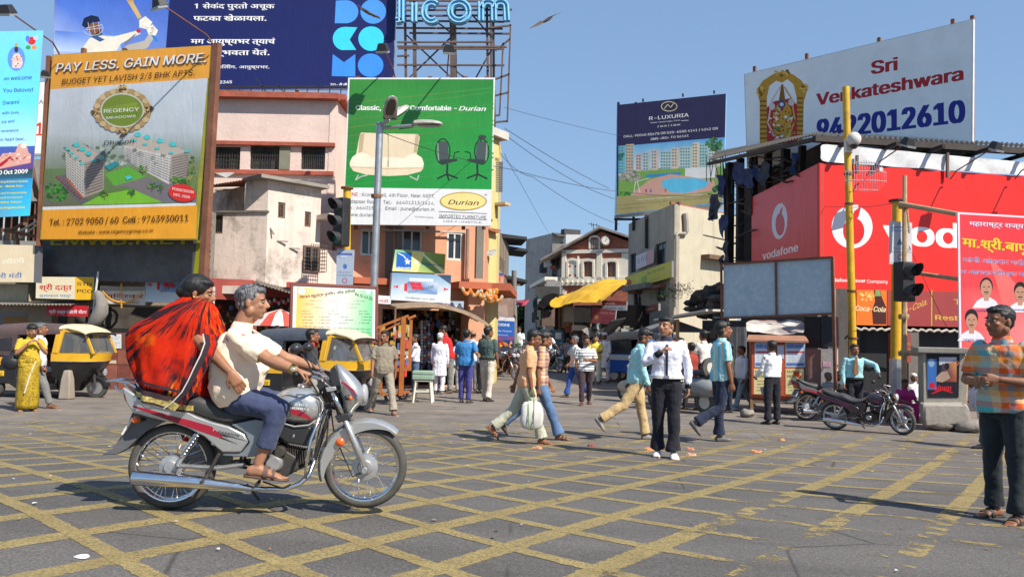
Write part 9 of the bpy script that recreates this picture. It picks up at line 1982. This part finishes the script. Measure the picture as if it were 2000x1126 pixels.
for px,py,top,yw,a_,b_,lab in ((1092,722,655,250,(170,60,60),(60,60,80),'small distant figure in a dull red shirt left of the blue stall door'),(1108,728,660,80,(120,140,170),(70,66,60),'small distant figure in a grey-blue shirt before the blue stall door'),(1213,735,662,200,(190,180,160),(60,60,70),'figure in a beige shirt between the old man in white and the blue rickshaw'),(1046,712,652,270,(210,205,195),(90,80,70),'tiny far figure in white at the end of the street'),(1350,800,668,120,(150,60,50),(50,50,60),'person in a brick-red shirt behind the parked scooters')):
 place(lab,px,py,top,yw,dict(skin=3,top=C(*a_),bottom=C(*b_),shoe=brn),hk=1.,hipL=10,hipR=-8)
# street rider
q=SBK; Fd=V((math.cos(SBA),math.sin(SBA),0)); sb=q+Fd*.35*1.15
J=stand(sb.x,sb.y,0,1.75,math.degrees(SBA),seat=.98,hipL=70,kneeL=75,hipR=70,kneeR=75,spread=16,shL=38,elL=22,shR=38,elR=22,lean=6,abL=14,abR=14)
person('rider in a white shirt on the motorcycle in the middle of the street',J,1.75,dict(skin=3,top=white,sleeve='short',bottom=C(60,54,56),shoe=black_sh,base=V((sb.x,sb.y,0))))
# shop side crowd
place('stout man in a grey-brown shirt and trousers crossing before the auto rickshaw',747,808,648,292,dict(near=1,skin=1,moust=1,belly=.3,top=C(136,126,110),bottom=C(150,140,124),flare=.088,sandal=1,shoe=paint((.4,.3,.26),.6)),hk=1.05,hipL=24,kneeL=4,hipR=-24,kneeR=10,spread=5,shL=-14,elL=18,abL=10,shR=14,elR=14,hyaw=-24,twist=-14)
place('youth in a black polo with red collar walking by the auto rickshaw',602,830,639,14,dict(near=1,skin=1,hstyle='short',top=C(52,54,58),collar=C(190,40,50),sleeve='short',bottom=C(138,136,130),sandal=1,shoe=paint((.2,.1,.08),.7)),hk=1.0,hipR=16,hipL=-14,kneeL=10,shR=-6,elR=14,shL=16,elL=24,hyaw=-8)
# rickshaw driver, leaning out
J=stand(at(655,700,16.7).x,16.75,0,1.65,-10,seat=.78,hipL=80,kneeL=80,hipR=80,kneeR=80,shR=35,elR=50,shL=40,elL=45,lean=14,hpitch=34,abR=14)
person('driver in a pale blue shirt bending forward inside the auto rickshaw',J,1.65,dict(skin=3,top=C(176,192,214,var=.06),sleeve='long',bottom=djean,shoe=black_sh,base=V((J['pel'].x,J['pel'].y,0))))
for px,top,lab in ((541,636,'man whose dark head shows over the auto rickshaw hood, left of the union board'),(506,648,'short dark-haired person behind the driver of the silver motorcycle')):
 place(lab,px,775,top,300,dict(skin=1,top=C(140,60,50),bottom=grey_tr,shoe=black_sh),Y=18.9,hk=1.0)
place('man in a white kurta and skullcap seen from behind by the green trays',857,769,650,82,dict(near=1,skin=2,face=0,hair=2,cap=paint((.7,.7,.7),.8),top=C(216,216,228,var=.05),sleeve='long',hem='kurta',topname='kurta',bottom=C(215,215,222),flare=.075,shoe=C(120,110,110)),hk=1.0,hipL=4,hipR=-3,shL=2,shR=2)
place('man in a blue polo with one arm behind his back by the stall',908,786,643,75,dict(near=1,skin=2,face=0,belly=.4,top=C(58,122,178),bottom=C(66,66,128,var=.25),shoe=paint((.06,.05,.05),.5)),hk=1.0,hipL=2,hipR=-2,shR=-28,elR=-55,inR=-30,abR=26,shL=4,elL=8,abL=14)
place('bald man in a white shirt and grey trousers beyond the blue polo man',921,767,645,88,dict(skin=2,face=0,hstyle='bald',top=C(218,214,206),bottom=grey_tr,shoe=brn),hk=1.0)
place('man in white cap and pale blue shirt beside the dark green shirted man',943,768,650,60,dict(skin=2,face=0,cap=paint((.6,.62,.66),.8),top=C(180,200,226),bottom=C(38,38,42),shoe=black_sh),hk=1.0,hpitch=20)
place('man in a dark green shirt and light trousers looking up the street',950,783,637,62,dict(near=1,skin=1,face=0,top=C(70,88,84),sleeve='short',hem='tuck',bottom=C(196,186,170),flare=.082,belt=black_sh,shoe=paint((.04,.03,.03),.5)),hk=1.0,hipL=8,hipR=-6,hyaw=-30,shR=4,shL=2,elL=20)
place('person in pale blue and grey half hidden behind the blue polo man',887,766,662,100,dict(skin=1,face=0,top=C(176,204,224),bottom=C(150,152,150),shoe=brn),hk=1.0)
place('man in a red shirt bending at the shop counter',880,757,640,186,dict(skin=1,top=C(196,38,42),sleeve='short',bottom=grey_tr,shoe=brn),Y=21.6,hk=1.05,lean=14,shL=40,elL=20,shR=38,elR=22,hpitch=18)
place('woman in a red and orange saree at the steel stall frame',783,772,652,4,dict(skin=2,fem=1,hstyle='bun',top=C(206,52,34,var=.3),hem='kurta',topname='saree',bottom=C(190,50,34),shoe=brn),hk=1.0,shR=24,elR=60,inR=10,shL=24,elL=60)
place('man in a white shirt and blue jeans behind the steel stall frame',809,776,652,196,dict(skin=1,top=C(214,214,224,var=.05),sleeve='long',hem='tuck',bottom=C(74,92,120,var=.25),shoe=paint((.3,.14,.08),.6)),hk=1.0,shL=24,elL=55,shR=20,elR=60,hyaw=10)
# right hand background
J=stand(at(1378,730,18.2).x,18.2,0,1.7,118,seat=.95,hipL=62,kneeL=70,hipR=62,kneeR=70,spread=14,shL=30,elL=30,shR=30,elR=30,lean=6,abL=14,abR=14)
person('man in a white shirt sitting on the cream scooter, seen from behind',J,1.62,dict(skin=1,face=0,top=C(224,218,210,var=.05),sleeve='long',hem='tuck',bottom=blk_tr,shoe=black_sh,base=V((J['pel'].x,J['pel'].y,0))))
place('man in a dark striped shirt and grey cap beside the blue striped youth',1424,805,670,170,dict(skin=1,cap=paint((.2,.2,.21),.8),top=C(84,74,64,var=.3),bottom=djean,shoe=black_sh),hk=1.0)
place('man in a pale shirt and light blue jeans walking left of the kiosk',1449,800,672,200,dict(skin=1,top=C(206,210,218,var=.05),sleeve='long',bottom=C(130,152,166,var=.2),shoe=paint((.5,.5,.5),.6)),hk=1.0,hipL=20,hipR=-22,kneeR=14)
def sitter(label,px,py,top,yaw,sp,low=.12,Y=None,hk=None,**k):
 g=gnd(px,py);
 if Y: g=at(px,655,Y); g.z=0
 zt=at(px,top,g.y).z; h=hk or max(1.2,min(1.75,(zt-g.z-low)/.50)); J=stand(g.x,g.y,0,h,yaw,seat=g.z+low+.03*h,hipL=k.pop('hL',112),kneeL=k.pop('kL',118),hipR=k.pop('hR',108),kneeR=k.pop('kR',118),**k); sp['base']=V((g.x,g.y,g.z))
 return person(label,J,h,sp)
sitter('woman in a magenta saree sitting on the ground behind the parked motorcycle',1768,826,750,262,dict(skin=3,fem=1,hstyle='bun',top=C(176,46,116,var=.25),bottom=C(170,44,110,var=.25),topname='saree',sleeve='short'),low=.25,shR=40,elR=40,inR=20,shL=30,elL=60,spread=10)
sitter('man with a white cap sitting low between the woman in magenta and the poster pillar',1785,812,757,262,dict(skin=3,cap=paint((.65,.65,.65),.8),top=white,bottom=white),low=.3,spread=8)
sitter('man in white clothes and cap squatting at the right behind the poster pillar',1896,826,735,240,dict(skin=3,cap=paint((.65,.65,.65),.8),top=C(212,212,224),sleeve='long',bottom=C(208,208,218),shoe=black_sh),low=.30,Y=15.8,shR=60,elR=12,inR=20,shL=60,elL=10,hpitch=25,lean=12,spread=10)
sitter('grey-haired seated man whose head shows behind the parked motorcycle seat',1617,812,738,300,dict(skin=1,hair=1,top=C(150,150,150),bottom=grey_tr),low=.3,spread=8)
sitter('dark-haired seated person behind the man with the tie',1637,806,735,240,dict(skin=1,top=C(60,60,60),bottom=grey_tr),low=.3,spread=8)
# left pair
sar=N('olive_saree'); sar.color(sar.mix(sar.ramp(sar.noise(26,3,.7,sar.co((1,1,2.2))),[(.5,0),(.62,1)]),sar.ramp(sar.noise(3,4),[(.3,rgb(150,120,12)),(.7,rgb(186,156,30))]),rgb(96,76,14))); sar.rough(.6); sar.bump(sar.noise(8,4,.6,sar.co((1.5,1.5,.3))),.5,.03)
t,J,h=place('woman in an olive yellow saree with both hands raised to her mouth',52,802,632,312,dict(near=1,skin=2,fem=1,hstyle='bun',belly=.3,top=C(190,160,48),sleeve='short',hem='out',topname='blouse',sandal=1,shoe=paint((.15,.08,.05),.7)),hk=1.0,shR=30,elR=128,inR=38,abR=14,shL=34,elL=128,inL=38,abL=14,hyaw=8,hpitch=14)
f,l=J['fwd'],J['lft']; pe=J['pel']; s=h/1.7; g0=V((pe.x,pe.y,zg(pe.x,pe.y)+.05))
mb=MB(); rg=[]
for i in range(12):
 q=i/11; c=(pe+V((0,0,.12*s))).lerp(g0,q); rf,rl=(.145+.03*math.sin(q*3)+.04*q)*s,(.185+.02*q)*s; n=30
 rg.append([c+f*(rf*math.cos(a))*(1+.05*math.sin(a*9)*q)+l*(rl*math.sin(a))*(1+.05*math.sin(a*9)*q) for a in [2*PI*j/n for j in range(n)]])
mb.loft(rg);
mb.build('saree_skirt',sar.m,t,smooth=True,mods=[folds(.03,.12)])
rr=trunk_rings(J,h,.034,.05,.98,.3,1); mb=MB(); A=[];B=[]
for i,r in enumerate(rr): k0=int(12-9*i/23)%14; A.append([r[(k0+j)%14]+(r[(k0+j)%14]-J['pel'].lerp(J['chest'],i/23)).normalized()*.006 for j in range(6)])
for i in range(len(A)-1):
 for j in range(5): mb.quad(A[i][j],A[i][j+1],A[i+1][j+1],A[i+1][j])
mb.build('saree_pallu',sar.m,t,smooth=True,mods=[subsurf(1),folds(.02,.08)])
MB().tube([g0+f*.21*s+l*-.10*s+V((0,0,.28)),pe+f*.17*s+V((0,0,-.15)),pe+f*.165*s+l*.08*s+V((0,0,.05))],.012,6).build('white_border',paint((.55,.53,.45),.8),t)
b=J['shR']-l*.14*s-f*.05+V((0,0,-.42*s));
hb=thing('handbag','black handbag hanging on the shoulder of the woman in olive yellow','handbag',tuple(b-V((0,0,.14)))); MB().ell(b,.16,.09,.14,None,14,10).build('bag_body',paint((.02,.02,.025),.5),hb,smooth=True,mods=[folds(.03,.1)]); MB().tube([b+f*.1+V((0,0,.1)),J['shR']+V((0,0,.05)),b-f*.1+V((0,0,.1))],.012,6).build('strap',paint((.02,.02,.025),.5),hb)
place('man in a white shirt and grey trousers walking half hidden behind the saree woman',70,796,628,8,dict(near=0,skin=1,hair=1,top=C(214,212,212),sleeve='long',bottom=C(118,118,116),sandal=1,shoe=brn),hk=1.02,hipR=24,kneeR=6,hipL=-22,kneeL=12,shR=8,elR=20,shL=-4)
# ---------------------------------------------------------------- bake the modifiers into plain meshes
dg=bpy.context.evaluated_depsgraph_get()
done={}
for o in list(bpy.data.objects):
 if o.type=='MESH' and o.modifiers:
  if o.data.users>1: continue
  me=bpy.data.meshes.new_from_object(o.evaluated_get(dg)); done[o]=me
for o,me in done.items():
 o.modifiers.clear(); o.data=me
